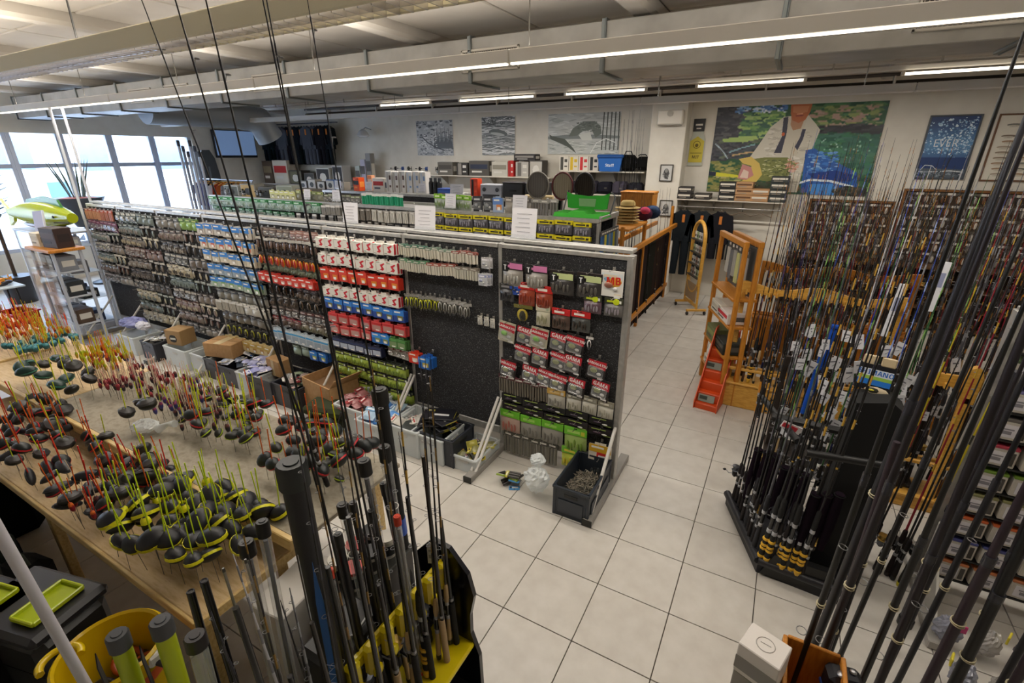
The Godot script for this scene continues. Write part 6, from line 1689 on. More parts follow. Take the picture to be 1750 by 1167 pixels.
	fill("yellow and black packet in the small clear tub", "packet", "loose_packet", Vector3(-0.98, 0.09, -0.76), Vector2(0.18, 0.28), 12, [k_pouch(0.1, 0.11, "#c9b42a", "#a8a04a", "#e9e2c0", "#2a2a2a"), k_blister(0.09, 0.1, "#2a2a2c", "#c9b42a", "#8f2a2a"), k_pouch(0.1, 0.1, "#b8b04a", "#8d8a5a", "#d9d5cc", "#a8302a")])
	# under the end bay
	fill("bright packet fallen on the floor inside the end bay", "packet", "loose_packet", Vector3(-0.55, 0.01, -0.62), Vector2(0.14, 0.1), 6, [k_pouch(0.09, 0.13, "#4a90c8", "#8a8d90", "#c9c6c0", "#333333"), k_tubes(0.08, 0.13, "#c9c04a", "#4d4a48", 3), k_tubes(0.08, 0.13, "#8aa03a", "#3d3a38", 3)])
	var pg := thing("plastic_bag", "white crumpled plastic bag on the floor beside the dark crate", "bag", Vector3(-0.28, 0, -0.58))
	part(pg, "film", crumple(0.19, 0.21, 0.17, 12), mt.milky)
	part(pg, "tuft", crumple(0.12, 0.09, 0.11, 5), mt.milky, T(Vector3(-0.02, 0.24, -0.05)))
	var cr := tub("dark_crate", "dark blue grey crate of small grey sticks at the aisle corner", Vector3(0.06, 0, -0.72), Vector3(0.29, 0.27, 0.52), "#2d323b")
	for i in 2:
		part(cr, "rib", MB.new().c("#373c46").box(Vector3(0, 0.1, 0.262), Vector3(0.2, 0.12, 0.004), 0.002) if i == 0 else MB.new().c("#373c46").box(Vector3(0.147, 0.1, 0), Vector3(0.004, 0.12, 0.4), 0.002), mt.satin)
	var mm := MultiMesh.new()
	mm.transform_format = MultiMesh.TRANSFORM_3D
	mm.use_colors = true
	mm.mesh = MB.new().tube([Vector3(-0.022, 0, 0), Vector3(0.022, 0, 0)], 0.0028, 5).mesh()
	mm.instance_count = 420
	for i in 420:
		var px := rng.randf_range(-0.115, 0.115)
		var pz := rng.randf_range(-0.2, 0.2)
		mm.set_instance_transform(i, Transform3D(Basis.from_euler(Vector3(rng.randf_range(-0.6, 0.6), rng.randf_range(0, TAU), rng.randf_range(-0.6, 0.6))), Vector3(0.06 + px, 0.125 + 0.03 * (1.0 - (px * px / 0.013 + pz * pz / 0.05)) + rng.randf_range(-0.01, 0.01), -0.72 + pz)))
		mm.set_instance_color(i, Color(["#8d8474", "#6a6458", "#a59c8a", "#55534c"][rng.randi() % 4]).srgb_to_linear())
	var mi := MultiMeshInstance3D.new()
	mi.multimesh = mm
	mi.material_override = mt.satin
	mi.name = "small_sticks"
	tag(mi, "heap of small grey metal sticks filling the dark crate at the aisle corner", "sticks", "", "stuff")
	add_child(mi)
	var cw := thing("heap_bed", "grey bed of sticks under the loose ones in the corner crate", "heap", Vector3(0.06, 0.012, -0.72))
	part(cw, "bed", MB.new().c("#5d584c").box(Vector3(0, 0.052, 0), Vector3(0.24, 0.1, 0.45), 0.02), mt.matte)


func tube_case(label: String, base: Vector3, top: Vector3, r: float, col: String, capc: String, mat: Material, ring := "") -> Node3D:
	# a capped rod tube between two points
	var o := thing("rod_tube", label, "rod tube", base)
	var d := top - base
	part(o, "tube", MB.new().c(col).tube([Vector3.ZERO, d * 0.97], r, 14), mat)
	part(o, "end_cap", MB.new().c(capc).tube([d * 0.955, d * 0.995, d], [r * 1.18, r * 1.18, r * 1.02], 16).tube([d * 1.0, d * 1.002], [r * 0.6, r * 0.55], 12), mt.satin)
	part(o, "end_cap", MB.new().c(capc).tube([Vector3.ZERO, d * 0.03], r * 1.12, 14), mt.satin)
	if ring:
		part(o, "ring", MB.new().c(ring).tube([d * 0.5, d * 0.56], r * 1.06, 14), mt.satin)
	return o


func build_foreground() -> void:
	# black and yellow rod stand, running away from the viewer
	var st := thing("rod_stand", "black rod stand with bright yellow clip bar and shelf, lower middle", "stand", Vector3(0.03, 0, 1.45))
	var side := [Vector2(-0.22, 0), Vector2(0.14, 0), Vector2(0.13, 0.3), Vector2(0.085, 0.43), Vector2(0.085, 0.55), Vector2(0.11, 0.68), Vector2(0.08, 0.8), Vector2(-0.02, 0.91), Vector2(-0.12, 0.92), Vector2(-0.22, 0.8)]
	for z in [-0.5, 0.52]:
		part(st, "side_panel", MB.new().c("#141316").prism(side, z - 0.012, z + 0.012), mt.gloss)
	part(st, "shelf", MB.new().c("#d2bd12").box(Vector3(-0.02, 0.36, 0), Vector3(0.24, 0.03, 1.0), 0.008), mt.gloss)
	part(st, "clip_bar", MB.new().c("#d2bd12").box(Vector3(-0.07, 0.79, 0.0), Vector3(0.03, 0.06, 1.0), 0.008), mt.gloss)
	var cb := MB.new().c("#d8c41a")
	for i in 11:
		part(st, "clip", MB.new().c("#d2be14").box(Vector3(-0.04, 0.78, -0.45 + i * 0.09), Vector3(0.05, 0.15, 0.055), 0.014).ball(Vector3(-0.012, 0.73, -0.45 + i * 0.09), Vector3(0.016, 0.03, 0.026), 8, 5), mt.gloss)
	part(st, "base_board", MB.new().c("#1a191b").box(Vector3(0, 0.03, 0), Vector3(0.36, 0.06, 1.0), 0.01), mt.satin)
	# rods in the stand
	var kinds := ["cork", "cork", "gold", "cork", "black", "cork", "brown", "black", "grey", "cork", "black"]
	var names := ["first", "second", "third", "fourth", "fifth", "sixth", "seventh", "eighth", "ninth", "tenth", "eleventh"]
	for i in 11:
		make_rod(kinds[i], "%s rod in the yellow clips of the black stand, %s from the aisle end" % [{"cork": "cork handled dark", "gold": "gold ringed black", "black": "plain black", "brown": "brown handled", "grey": "grey"}[kinds[i]], names[i]], Vector3(0.03, 0.38, 1.02 + i * 0.088), Vector2(rng.randf_range(-0.015, 0.01), rng.randf_range(-0.01, 0.02)), "", [1.5, 1.35, 1.5, 1.65, 1.2, 1.5, 1.35, 1.65, 1.05, 1.35, 1.2][i], i in [1, 3, 5], PI / 2)
	for i in 9:
		make_rod(["black", "black", "cork", "grey", "black", "brown", "black", "white", "black"][i], "tall dark rod behind the yellow clip bar, %s from the aisle end" % names[i], Vector3(-0.06 + 0.02 * (i % 3), 0.38, 1.06 + i * 0.1), Vector2(-0.03 + rng.randf_range(-0.015, 0.01), 0.035), "", [1.2, 2.7, 1.05, 1.2, 2.85, 1.35, 0.9, 1.2, 1.05][i], false)
	for i in 10:
		var o := thing("rod_butt", "bare black rod section standing before the yellow clip bar, %s from the aisle end" % ORD[i], "fishing rod", Vector3(0.055 + 0.012 * (i % 2), 0.375, 1.0 + i * 0.095))
		var L := 0.75 + 0.13 * ((i * 7) % 4)
		part(o, "blank", MB.new().c(["#17171a", "#1f1a1c", "#26262a"][i % 3]).tube([Vector3.ZERO, Vector3(-0.03, L, 0.02)], [0.012, 0.008], 9), mt.gloss)
		part(o, "cork_grip", MB.new().c(["#1c1a19", "#a98f6a", "#17171a"][i % 3]).tube([Vector3.ZERO, Vector3(-0.011, 0.27, 0.007)], 0.0155, 10), mt.matte)
		part(o, "ring", MB.new().c("#8d8d90").tube([Vector3(-0.0114, 0.285, 0.0076), Vector3(-0.0118, 0.3, 0.008)], 0.0135, 9), mt.metal)
	# three rods with a price tag at the aisle end
	for i in 3:
		make_rod("black", "slim black rod at the stand end, tied together with the tagged one, %s" % ["left", "middle", "right"][i], Vector3(-0.06 + i * 0.026, 0.38, 0.99), Vector2(0.004, -0.003), "", 1.5, false, PI / 2)
	var tg := thing("price_tag", "grey white price tag hanging from the rods at the stand end", "tag", Vector3(-0.03, 0.98, 1.03), 0.4)
	part(tg, "card", MB.new().c("#b9b7b4").box(Vector3(0, -0.06, 0), Vector3(0.045, 0.11, 0.002)), mt.paper)
	part(tg, "print", MB.new().c("#8a8886").box(Vector3(0, -0.04, 0.0015), Vector3(0.032, 0.012, 0.001)).box(Vector3(0, -0.075, 0.0015), Vector3(0.032, 0.02, 0.001)), mt.paper)
	part(tg, "string", MB.new().c("#d9d6d0").ring(Vector3(0, 0.012, 0), Vector3(0, 0, 1), 0.012, 0.001, 10, 4), mt.paper)
	# tall carbon whips standing left of the stand
	for q in [[Vector3(-0.006, 0.06, 1.3), Vector2(-0.03, 0.038), "right one of the tall crossing pair"], [Vector3(-0.05, 0.06, 1.315), Vector2(-0.02, 0.025), "left one of the tall crossing pair"], [Vector3(-0.151, 0.06, 1.313), Vector2(-0.043, 0.069), "leaning left of the tall pair"], [Vector3(-0.79, 0.95, 0.946), Vector2(-0.072, 0.133), "leaning farthest left over the floats"]]:
		make_rod("black", "very long thin black rod, %s" % q[2], q[0], q[1], "", 3.3 if q[0].y < 0.5 else 2.4, false)
	# tubes and covers
	var bp := tube_case("thick black pole with a blue flank standing before the float boards", Vector3(-0.035, 0.0, 1.6), Vector3(-0.037, 1.765, 1.604), 0.038, "#1b1c1d", "#26282a", mt.satin)
	var bl := MB.new().c("#1d4f8f")
	for i in 10:
		var y0 := 0.85 + i * 0.06
		bl.poly([Vector3(0.036, y0, 0.015), Vector3(0.03, y0, 0.026 - 0.0), Vector3(0.03, y0 + 0.06, 0.026), Vector3(0.036, y0 + 0.06, 0.015)], Vector3(0.9, 0, 0.4))
	part(bp, "blue_flank", MB.new().c("#1d5a9f").prism([Vector2(-0.014, 0.5), Vector2(0.016, 0.5), Vector2(0.018, 1.2), Vector2(0.004, 1.42), Vector2(-0.008, 1.25)], 0.036, 0.041), mt.satin, T(Vector3.ZERO, Vector3(0, 0.9, 0)))
	part(bp, "white_line", MB.new().c("#d0d4da").tube([Vector3(0, 0.95, 0.04), Vector3(0, 1.45, 0.04)], 0.0022, 5), mt.satin)
	var zg := MB.new().c("#b9c4dc")
	for i in 6:
		zg.tube([Vector3(-0.014 + 0.028 * (i % 2), 0.84 + i * 0.022, 0.043), Vector3(0.014 - 0.028 * (i % 2), 0.862 + i * 0.022, 0.043)], 0.0012, 4)
	part(bp, "zigzag_mark", zg, mt.satin, T(Vector3.ZERO, Vector3(0, 0.9, 0)))
	tube_case("black padded rod cover with a blue band, beyond the clear tubes", Vector3(-0.3, 0.0, 0.9), Vector3(-0.36, 1.62, 0.92), 0.032, "#17181a", "#1d1e20", mt.matte, "#1f4fb0")
	for q in [["clear grey tube with round black cap, behind the thick black pole", Vector3(-0.16, 0, 1.16), Vector3(-0.21, 1.46, 1.19), 0.024], ["clear grey tube with black cap, next to the red tipped tube", Vector3(-0.12, 0, 1.1), Vector3(-0.16, 1.5, 1.12), 0.022], ["clear tube with black cap among the striped black rods", Vector3(-0.2, 0, 1.25), Vector3(-0.25, 1.3, 1.29), 0.02]]:
		var tc := tube_case(q[0], q[1], q[2], q[3], "#8d8a92", "#1d1d1f", mt.clear)
		part(tc, "inner_rod", MB.new().c("#2b2a30").tube([Vector3(0.004, 0.02, 0.0), (q[2] - q[1]) * 0.94], q[3] * 0.45, 8), mt.satin)
		part(tc, "rubber_band", MB.new().c("#d9d5cc").ring((q[2] - q[1]) * 0.8, Vector3(0, 1, 0.1), q[3] * 1.05, 0.0025, 14, 4), mt.satin)
	for q in [["clear rod tube with orange red plug, left one", Vector3(-0.09, 0.36, 1.45), Vector3(-0.14, 1.18, 1.47)], ["clear rod tube with orange red plug, right one", Vector3(0.0, 0.36, 1.2), Vector3(-0.03, 1.28, 1.22)]]:
		var tc := tube_case(q[0], q[1], q[2], 0.013, "#a39c94", "#d8452a", mt.clear)
		part(tc, "inner_rod", MB.new().c("#6d655c").tube([Vector3.ZERO, (q[2] - q[1]) * 0.93], 0.006, 7), mt.satin)
	for i in 5:
		tube_case("black rod case with a dull cap, %s from the thick pole" % names[i], Vector3(-0.09 + 0.012 * i, 0, 1.5 - i * 0.1), Vector3(-0.11 - 0.02 * i, 1.25 + 0.06 * (i % 3), 1.52 - i * 0.1), 0.014, "#1c1b1d", "#2c2b2c", mt.satin)
	for q in [["clear violet grey tube with black cap below the yellow floats, right one", Vector3(-0.3, 0, 1.63), Vector3(-0.36, 1.37, 1.55), 0.02], ["clear violet grey tube with black cap below the yellow floats, left one", Vector3(-0.33, 0, 1.67), Vector3(-0.4, 1.3, 1.6), 0.024]]:
		var tc := tube_case(q[0], q[1], q[2], q[3], "#9a97a4", "#1a1a1c", mt.clear)
		part(tc, "inner_rod", MB.new().c("#45434c").tube([Vector3.ZERO, (q[2] - q[1]) * 0.94], q[3] * 0.4, 8), mt.satin)
	# blurred close things at the lower left edge
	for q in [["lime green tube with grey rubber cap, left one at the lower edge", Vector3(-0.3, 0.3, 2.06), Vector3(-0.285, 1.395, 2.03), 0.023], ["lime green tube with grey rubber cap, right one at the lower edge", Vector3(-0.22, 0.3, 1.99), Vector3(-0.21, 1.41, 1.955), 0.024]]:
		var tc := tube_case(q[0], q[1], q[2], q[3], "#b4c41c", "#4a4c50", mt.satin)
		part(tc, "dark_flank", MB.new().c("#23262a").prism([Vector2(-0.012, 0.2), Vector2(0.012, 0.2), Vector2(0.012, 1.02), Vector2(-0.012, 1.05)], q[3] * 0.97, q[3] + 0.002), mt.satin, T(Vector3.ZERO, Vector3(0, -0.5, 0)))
	tube_case("wide clear tube with dark cap at the lower edge", Vector3(-0.25, 0.2, 1.92), Vector3(-0.25, 1.24, 1.88), 0.026, "#7d7b7a", "#2b2a2b", mt.clear)
	for q in [["black rod butt standing beside the table corner, left one", Vector3(-0.42, 0.0, 1.83), Vector3(-0.41, 1.25, 1.8), 0.014], ["black rod butt standing beside the table corner, right one", Vector3(-0.37, 0.0, 1.775), Vector3(-0.37, 1.29, 1.77), 0.014]]:
		var o := thing("rod_butt", q[0], "fishing rod", q[1])
		part(o, "blank", MB.new().c("#1c191d").tube([Vector3.ZERO, (q[2] - q[1]) * 0.75, q[2] - q[1]], [q[3], q[3], q[3] * 0.9], 12), mt.gloss)
		part(o, "tip_ring", MB.new().c("#2c2a2e").ring(q[2] - q[1], Vector3(0, 1, 0), q[3] * 0.72, 0.003, 14, 5), mt.satin)
	for q in [["thin silver rod standing before the plywood table corner, left one", Vector3(-0.35, 0.0, 1.69), Vector3(-0.36, 1.28, 1.71)], ["thin silver rod standing before the plywood table corner, right one", Vector3(-0.31, 0.0, 1.63), Vector3(-0.33, 1.28, 1.65)]]:
		var o := thing("bank_stick", q[0], "stick", q[1])
		part(o, "stick", MB.new().c("#b5b3b2").tube([Vector3.ZERO, q[2] - q[1]], [0.0065, 0.0045], 8), mt.metal)
		part(o, "tip", MB.new().c("#6d6c6c").tube([q[2] - q[1], (q[2] - q[1]) * 1.012], [0.0055, 0.004], 8), mt.metal)
	var wp := thing("white_pole", "long smooth white pole leaning across the lower left corner", "pole", Vector3(-0.745, 0.0, 2.02))
	part(wp, "pole", MB.new().c("#cfcdd6").tube([Vector3(0, 0, 0), Vector3(-0.008, 1.66, 0.06)], 0.0155, 12), mt.satin)
	part(wp, "tip_cap", MB.new().c("#b5b3bc").tube([Vector3(-0.008, 1.66, 0.06), Vector3(-0.008, 1.68, 0.061)], [0.0165, 0.014], 12), mt.satin)
	# white cartons and cans behind the tubes
	var wb := thing("carton_box", "white carton with black pen strokes standing right of the plywood table", "box", Vector3(-0.62, 0, 1.32), 0.1)
	part(wb, "carton", MB.new().c("#cdc8c0").box(Vector3(0, 0.36, 0), Vector3(0.2, 0.72, 0.36), 0.005), mt.paper)
	part(wb, "pen_strokes", MB.new().c("#3a3836").tube([Vector3(0.101, 0.62, 0.02), Vector3(0.101, 0.66, 0.0), Vector3(0.101, 0.6, -0.02)], 0.002, 4).tube([Vector3(0.101, 0.66, -0.06), Vector3(0.101, 0.58, -0.06)], 0.002, 4), mt.paper)
	for i in 6:
		var cn := thing("bait_can", "small white and black bait tub, %s of those behind the clear tubes" % names[i], "can", Vector3(-0.46 + (i % 2) * 0.1, 0.72 if i < 4 else 0.72, 0.98 + (i / 2) * 0.11))
		part(cn, "can", MB.new().c("#b5b0a4").lathe([Vector2(0, 0), Vector2(0.04, 0), Vector2(0.042, 0.1), Vector2(0, 0.102)], 14), mt.satin)
		part(cn, "label", MB.new().c("#1d1d20").lathe([Vector2(0.0425, 0.02), Vector2(0.0435, 0.08)], 14), mt.paper)
		part(cn, "lid", MB.new().c(["#2a2a2c", "#c9c4b8", "#b03a34"][i % 3]).lathe([Vector2(0.0, 0.1), Vector2(0.046, 0.1), Vector2(0.046, 0.115), Vector2(0, 0.118)], 14), mt.satin)
	var sb := thing("side_shelf", "dark low shelf unit carrying the small bait tubs", "shelf", Vector3(-0.41, 0, 1.09))
	part(sb, "top", MB.new().c("#2a2826").box(Vector3(0, 0.705, 0), Vector3(0.26, 0.03, 0.44), 0.004), mt.satin)
	part(sb, "side", MB.new().c("#232120").box(Vector3(-0.11, 0.345, 0), Vector3(0.02, 0.69, 0.42), 0.004), mt.satin)
	part(sb, "side", MB.new().c("#232120").box(Vector3(0.11, 0.345, 0), Vector3(0.02, 0.69, 0.42), 0.004), mt.satin)
	# black tackle box in the stand with a white angular logo
	var tb := thing("tackle_case", "black case with white angular logo among the rods of the stand", "case", Vector3(-0.2, 0.55, 1.42))
	part(tb, "case", MB.new().c("#17181a").box(Vector3(0, 0.12, 0), Vector3(0.18, 0.24, 0.3), 0.02), mt.satin)
	part(tb, "logo", MB.new().c("#d5d5d5").tube([Vector3(0.05, 0.243, -0.1), Vector3(0.07, 0.243, 0.0), Vector3(0.03, 0.243, 0.05)], 0.004, 5).box(Vector3(0.0, 0.241, 0.1), Vector3(0.06, 0.003, 0.02)), mt.paper)
	part(tb, "support", MB.new().c("#1d1c1c").box(Vector3(0, -0.275, 0), Vector3(0.16, 0.55, 0.26), 0.01), mt.satin)
	# yellow bucket
	var bk := thing("bucket", "yellow plastic bucket half full of orange and black gear, lower left", "bucket", Vector3(-0.86, 0.42, 1.94))
	part(bk, "bucket", MB.new().c("#c9a80e").lathe([Vector2(0.0, 0.0), Vector2(0.13, 0.0), Vector2(0.165, 0.4), Vector2(0.175, 0.4), Vector2(0.178, 0.43), Vector2(0.168, 0.44), Vector2(0.16, 0.43), Vector2(0.128, 0.012), Vector2(0, 0.012)], 32), mt.gloss)
	part(bk, "spout", MB.new().c("#d0b010").ring(Vector3(-0.12, 0.42, 0.11), Vector3(0, 1, 0), 0.06, 0.014, 14, 6, PI * 1.2), mt.gloss)
	part(bk, "orange_band", MB.new().c("#b8522a").lathe([Vector2(0.158, 0.3), Vector2(0.1615, 0.37)], 32), mt.satin)
	part(bk, "handle_lug", MB.new().c("#c9c6c0").box(Vector3(0.16, 0.4, -0.07), Vector3(0.03, 0.05, 0.05), 0.008).c("#2a2622").tube([Vector3(0.165, 0.385, -0.07), Vector3(0.2, 0.385, -0.08)], 0.012, 8), mt.satin)
	words(bk, "lettering", "TUBERTINI", 0.035, "#4a3a10", Transform3D(Basis(Vector3.UP, 0.35), Vector3(0.06, 0.3, 0.152)), 0.002)
	for i in 9:
		var gr := thing("handline_frame", "orange and black gear piece lying inside the yellow bucket", "gear", Vector3(-0.86 + rng.randf_range(-0.08, 0.08), 0.68, 1.94 + rng.randf_range(-0.08, 0.08)), rng.randf_range(0, 6), "gear in the yellow bucket")
		gr.rotation.x = rng.randf_range(-0.6, 0.6)
		part(gr, "frame", MB.new().c(["#a8481c", "#1f1c1b", "#c05a24"][i % 3]).ring(Vector3.ZERO, Vector3(0.1, 1, 0.1), 0.045, 0.012, 14, 6), mt.satin)
		part(gr, "core", MB.new().c("#2a2624").tube([Vector3(-0.045, 0, 0), Vector3(0.045, 0, 0)], 0.009, 6), mt.satin)
	var bs := thing("stool_box", "black low box carrying the yellow bucket", "box", Vector3(-0.86, 0, 1.94))
	part(bs, "box", MB.new().c("#1b1b1c").box(Vector3(0, 0.2, 0), Vector3(0.34, 0.4, 0.34), 0.02), mt.satin)
	part(bs, "lid", MB.new().c("#262627").box(Vector3(0, 0.405, 0), Vector3(0.36, 0.03, 0.36), 0.01), mt.satin)
	# black luggage with lime trims, lower left
	for i in 2:
		var lg := thing("seat_box", "black tackle seat box with a lime green tray edge, %s" % ["behind the white pole", "cut by the left edge"][i], "seat box", Vector3([-1.54, -1.78][i], 0, [1.97, 2.12][i]), 0.25)
		part(lg, "body", MB.new().c("#171819").box(Vector3(0, 0.35, 0), Vector3(0.44, 0.7, 0.3), 0.04), mt.satin)
		part(lg, "lid", MB.new().c("#202122").box(Vector3(0, 0.72, 0), Vector3(0.46, 0.06, 0.32), 0.02), mt.satin)
		part(lg, "lime_tray", MB.new().c("#a8b81c").box(Vector3(0.1, 0.753, 0.0), Vector3(0.13, 0.012, 0.2), 0.005), mt.gloss)
		part(lg, "lime_rim", MB.new().c("#b4c41c").box(Vector3(0.165, 0.765, 0.0), Vector3(0.012, 0.024, 0.2), 0.004).box(Vector3(0.035, 0.765, 0.0), Vector3(0.012, 0.024, 0.2), 0.004).box(Vector3(0.1, 0.765, 0.1), Vector3(0.13, 0.024, 0.012), 0.004).box(Vector3(0.1, 0.765, -0.1), Vector3(0.13, 0.024, 0.012), 0.004), mt.gloss)
		for k in 3:
			part(lg, "groove", MB.new().c("#0d0d0e").box(Vector3(0, 0.16 + k * 0.18, 0.151), Vector3(0.4, 0.012, 0.004)), mt.satin)
	for i in 9:
		var bg := thing("tackle_bag", "dark tackle bag under the plywood table edge, %s from the bucket" % names[i], "bag", Vector3(-1.2 - i * 0.26, 0, 1.86 + 0.06 * (i % 2)), rng.randf_range(-0.3, 0.3))
		var hgt := 0.42 + 0.1 * (i % 3)
		part(bg, "bag", MB.new().c(["#1f2021", "#262a24", "#1b1b1d", "#2b2926"][i % 4]).box(Vector3(0, hgt / 2, 0), Vector3(0.25, hgt, 0.2), 0.05), mt.cloth)
		part(bg, "strap", MB.new().c("#34352f").tube([Vector3(-0.08, hgt, 0), Vector3(-0.05, hgt + 0.06, 0), Vector3(0.05, hgt + 0.06, 0), Vector3(0.08, hgt, 0)], 0.012, 6), mt.cloth)
		part(bg, "patch", MB.new().c(["#4a4d44", "#8f8a1c", "#3a3a3c"][i % 3]).box(Vector3(0, hgt * 0.7, 0.101), Vector3(0.14, 0.08, 0.006), 0.002), mt.cloth)
	for i in 12:
		var bg := thing("tackle_bag", "dark grey bag heaped under the left part of the plywood table, %s" % ORD[i], "bag", Vector3(-3.5 - (i % 6) * 0.36, 0, 1.62 + (i / 6) * 0.34), rng.randf_range(-0.3, 0.3))
		var hgt := 0.5 + 0.1 * (i % 3)
		part(bg, "bag", MB.new().c(["#1c1d1d", "#2a2a26", "#24221f"][i % 3]).box(Vector3(0, hgt / 2, 0), Vector3(0.36, hgt, 0.3), 0.06), mt.cloth)
		part(bg, "flap", MB.new().c("#2f302c").box(Vector3(0, hgt - 0.03, 0.03), Vector3(0.3, 0.05, 0.28), 0.02), mt.cloth)
	for i in 8:
		var bg := thing("tackle_bag", "black bag on the floor behind the seat boxes, %s along the left edge" % names[i], "bag", Vector3(-1.9 - (i % 4) * 0.42, 0, 2.1 + (i / 4) * 0.42), rng.randf_range(-0.3, 0.3))
		var hgt := 0.5 + 0.12 * (i % 3)
		part(bg, "bag", MB.new().c(["#1c1d1d", "#2a2a26", "#202422"][i % 3]).box(Vector3(0, hgt / 2, 0), Vector3(0.4, hgt, 0.36), 0.06), mt.cloth)
		part(bg, "pocket", MB.new().c("#2c2d2c").box(Vector3(0, hgt * 0.45, 0.185), Vector3(0.3, hgt * 0.5, 0.04), 0.015), mt.cloth)
		part(bg, "zip", MB.new().c("#7d7d78").tube([Vector3(-0.14, hgt * 0.72, 0.206), Vector3(0.14, hgt * 0.72, 0.206)], 0.004, 5), mt.metal)


func white_tag(label: String, p: Vector3, turn: float, w := 0.06, h := 0.09, lean := 0.0) -> void:
	var o := thing("price_tag", label, "tag", p, turn, label)
	o.rotation.z = lean
	part(o, "card", MB.new().c("#d5d5d8").box(Vector3(0, -h / 2, 0), Vector3(w, h, 0.003), 0.001), mt.paper)
	part(o, "print", MB.new().c("#6d6d75").box(Vector3(0, -h * 0.35, 0.002), Vector3(w * 0.6, h * 0.1, 0.001)).tube([Vector3(-w * 0.2, -h * 0.75, 0.002), Vector3(w * 0.22, -h * 0.55, 0.002)], 0.002, 4), mt.paper)
	part(o, "loop", MB.new().c("#c9c9c9").ring(Vector3(0, 0.008, 0), Vector3(0, 0, 1), 0.008, 0.001, 8, 4), mt.satin)


func rods_along(kinds: Array, where: String, a: Vector3, b: Vector3, n: int, len_: float, tilt: Vector2, reel_every := 0, jit := 0.02, tags := "") -> void:
	var nm := {"black": "black rod", "cork": "dark rod with cork grip", "orange": "dark rod with bright orange cork grip", "brown": "dark brown rod", "blue": "blue rod", "white": "pale grey white rod", "yellow": "yellow rod", "red": "dark red rod", "gold": "black rod with gold rings at the butt", "grey": "grey rod", "green": "green rod", "violet": "violet blue rod"}
	for i in n:
		var k: String = kinds[rng.randi() % kinds.size()]
		var rl := reel_every > 0 and i % reel_every == 0
		var lab := "%s%s, %s from left %s" % [nm[k], " with reel" if rl else "", ORD[i], where]
		var bp := a.lerp(b, (i + 0.5) / n) + Vector3(rng.randf_range(-jit, jit), 0, rng.randf_range(-jit, jit))
		var tl := tilt + Vector2(rng.randf_range(-0.02, 0.02), rng.randf_range(-0.015, 0.015))
		if tags:
			for t in 1 + i % 2:
				var ty := rng.randf_range(0.65, 1.25)
				white_tag(tags, bp + Vector3(tl.x * ty, ty, tl.y * ty + 0.012), rng.randf_range(-0.7, 0.4), rng.randf_range(0.04, 0.08), rng.randf_range(0.07, 0.12), rng.randf_range(-0.4, 0.3))
		make_rod(k, lab, bp, tl, "", len_ + rng.randf_range(-0.25, 0.25), rl, rng.randf_range(-0.5, 0.5))


func slot_rack(label: String, x0: float, x1: float, z: float, base_h: float, low_y: float, top_y: float, mat: Material, wave := true) -> Node3D:
	# wooden rod rack: box base, slotted rail, posts and a wavy top bar with notches
	var o := thing("rod_rack", label, "rod rack", Vector3((x0 + x1) / 2, 0, z))
	var w := x1 - x0
	part(o, "base_box", MB.new().box(Vector3(0, base_h / 2, 0), Vector3(w, base_h, 0.26), 0.008), mat)
	part(o, "base_ledge", MB.new().box(Vector3(0, base_h + 0.012, 0.0), Vector3(w + 0.02, 0.025, 0.29), 0.005), mat)
	part(o, "slot_rail", MB.new().box(Vector3(0, low_y, 0.09), Vector3(w, 0.03, 0.03), 0.005), mat)
	part(o, "slot_rail", MB.new().box(Vector3(0, low_y, 0.01), Vector3(w, 0.03, 0.03), 0.005), mat)
	for s in [-1, 1]:
		part(o, "post", MB.new().box(Vector3(s * (w / 2 - 0.02), top_y / 2, 0), Vector3(0.045, top_y, 0.05), 0.006), mat)
	var pl := []
	var n := 24
	for i in n + 1:
		var t := 1.0 * i / n
		pl.append(Vector2((t - 0.5) * w, 0.05 + (0.03 * cos(t * TAU * 2.0) if wave else 0.0)))
	for i in n + 1:
		pl.append(Vector2((0.5 - 1.0 * i / n) * w, -0.045 + (0.012 if i % 2 else 0.0)))
	part(o, "top_bar", MB.new().prism(pl, 0.05, 0.085), mat, T(Vector3(0, top_y, 0)))
	for i in int(w / 0.07):
		part(o, "rod_peg", MB.new().box(Vector3(-w / 2 + 0.05 + i * 0.07, top_y - 0.03, 0.1), Vector3(0.02, 0.05, 0.04), 0.006), mat)
	return o


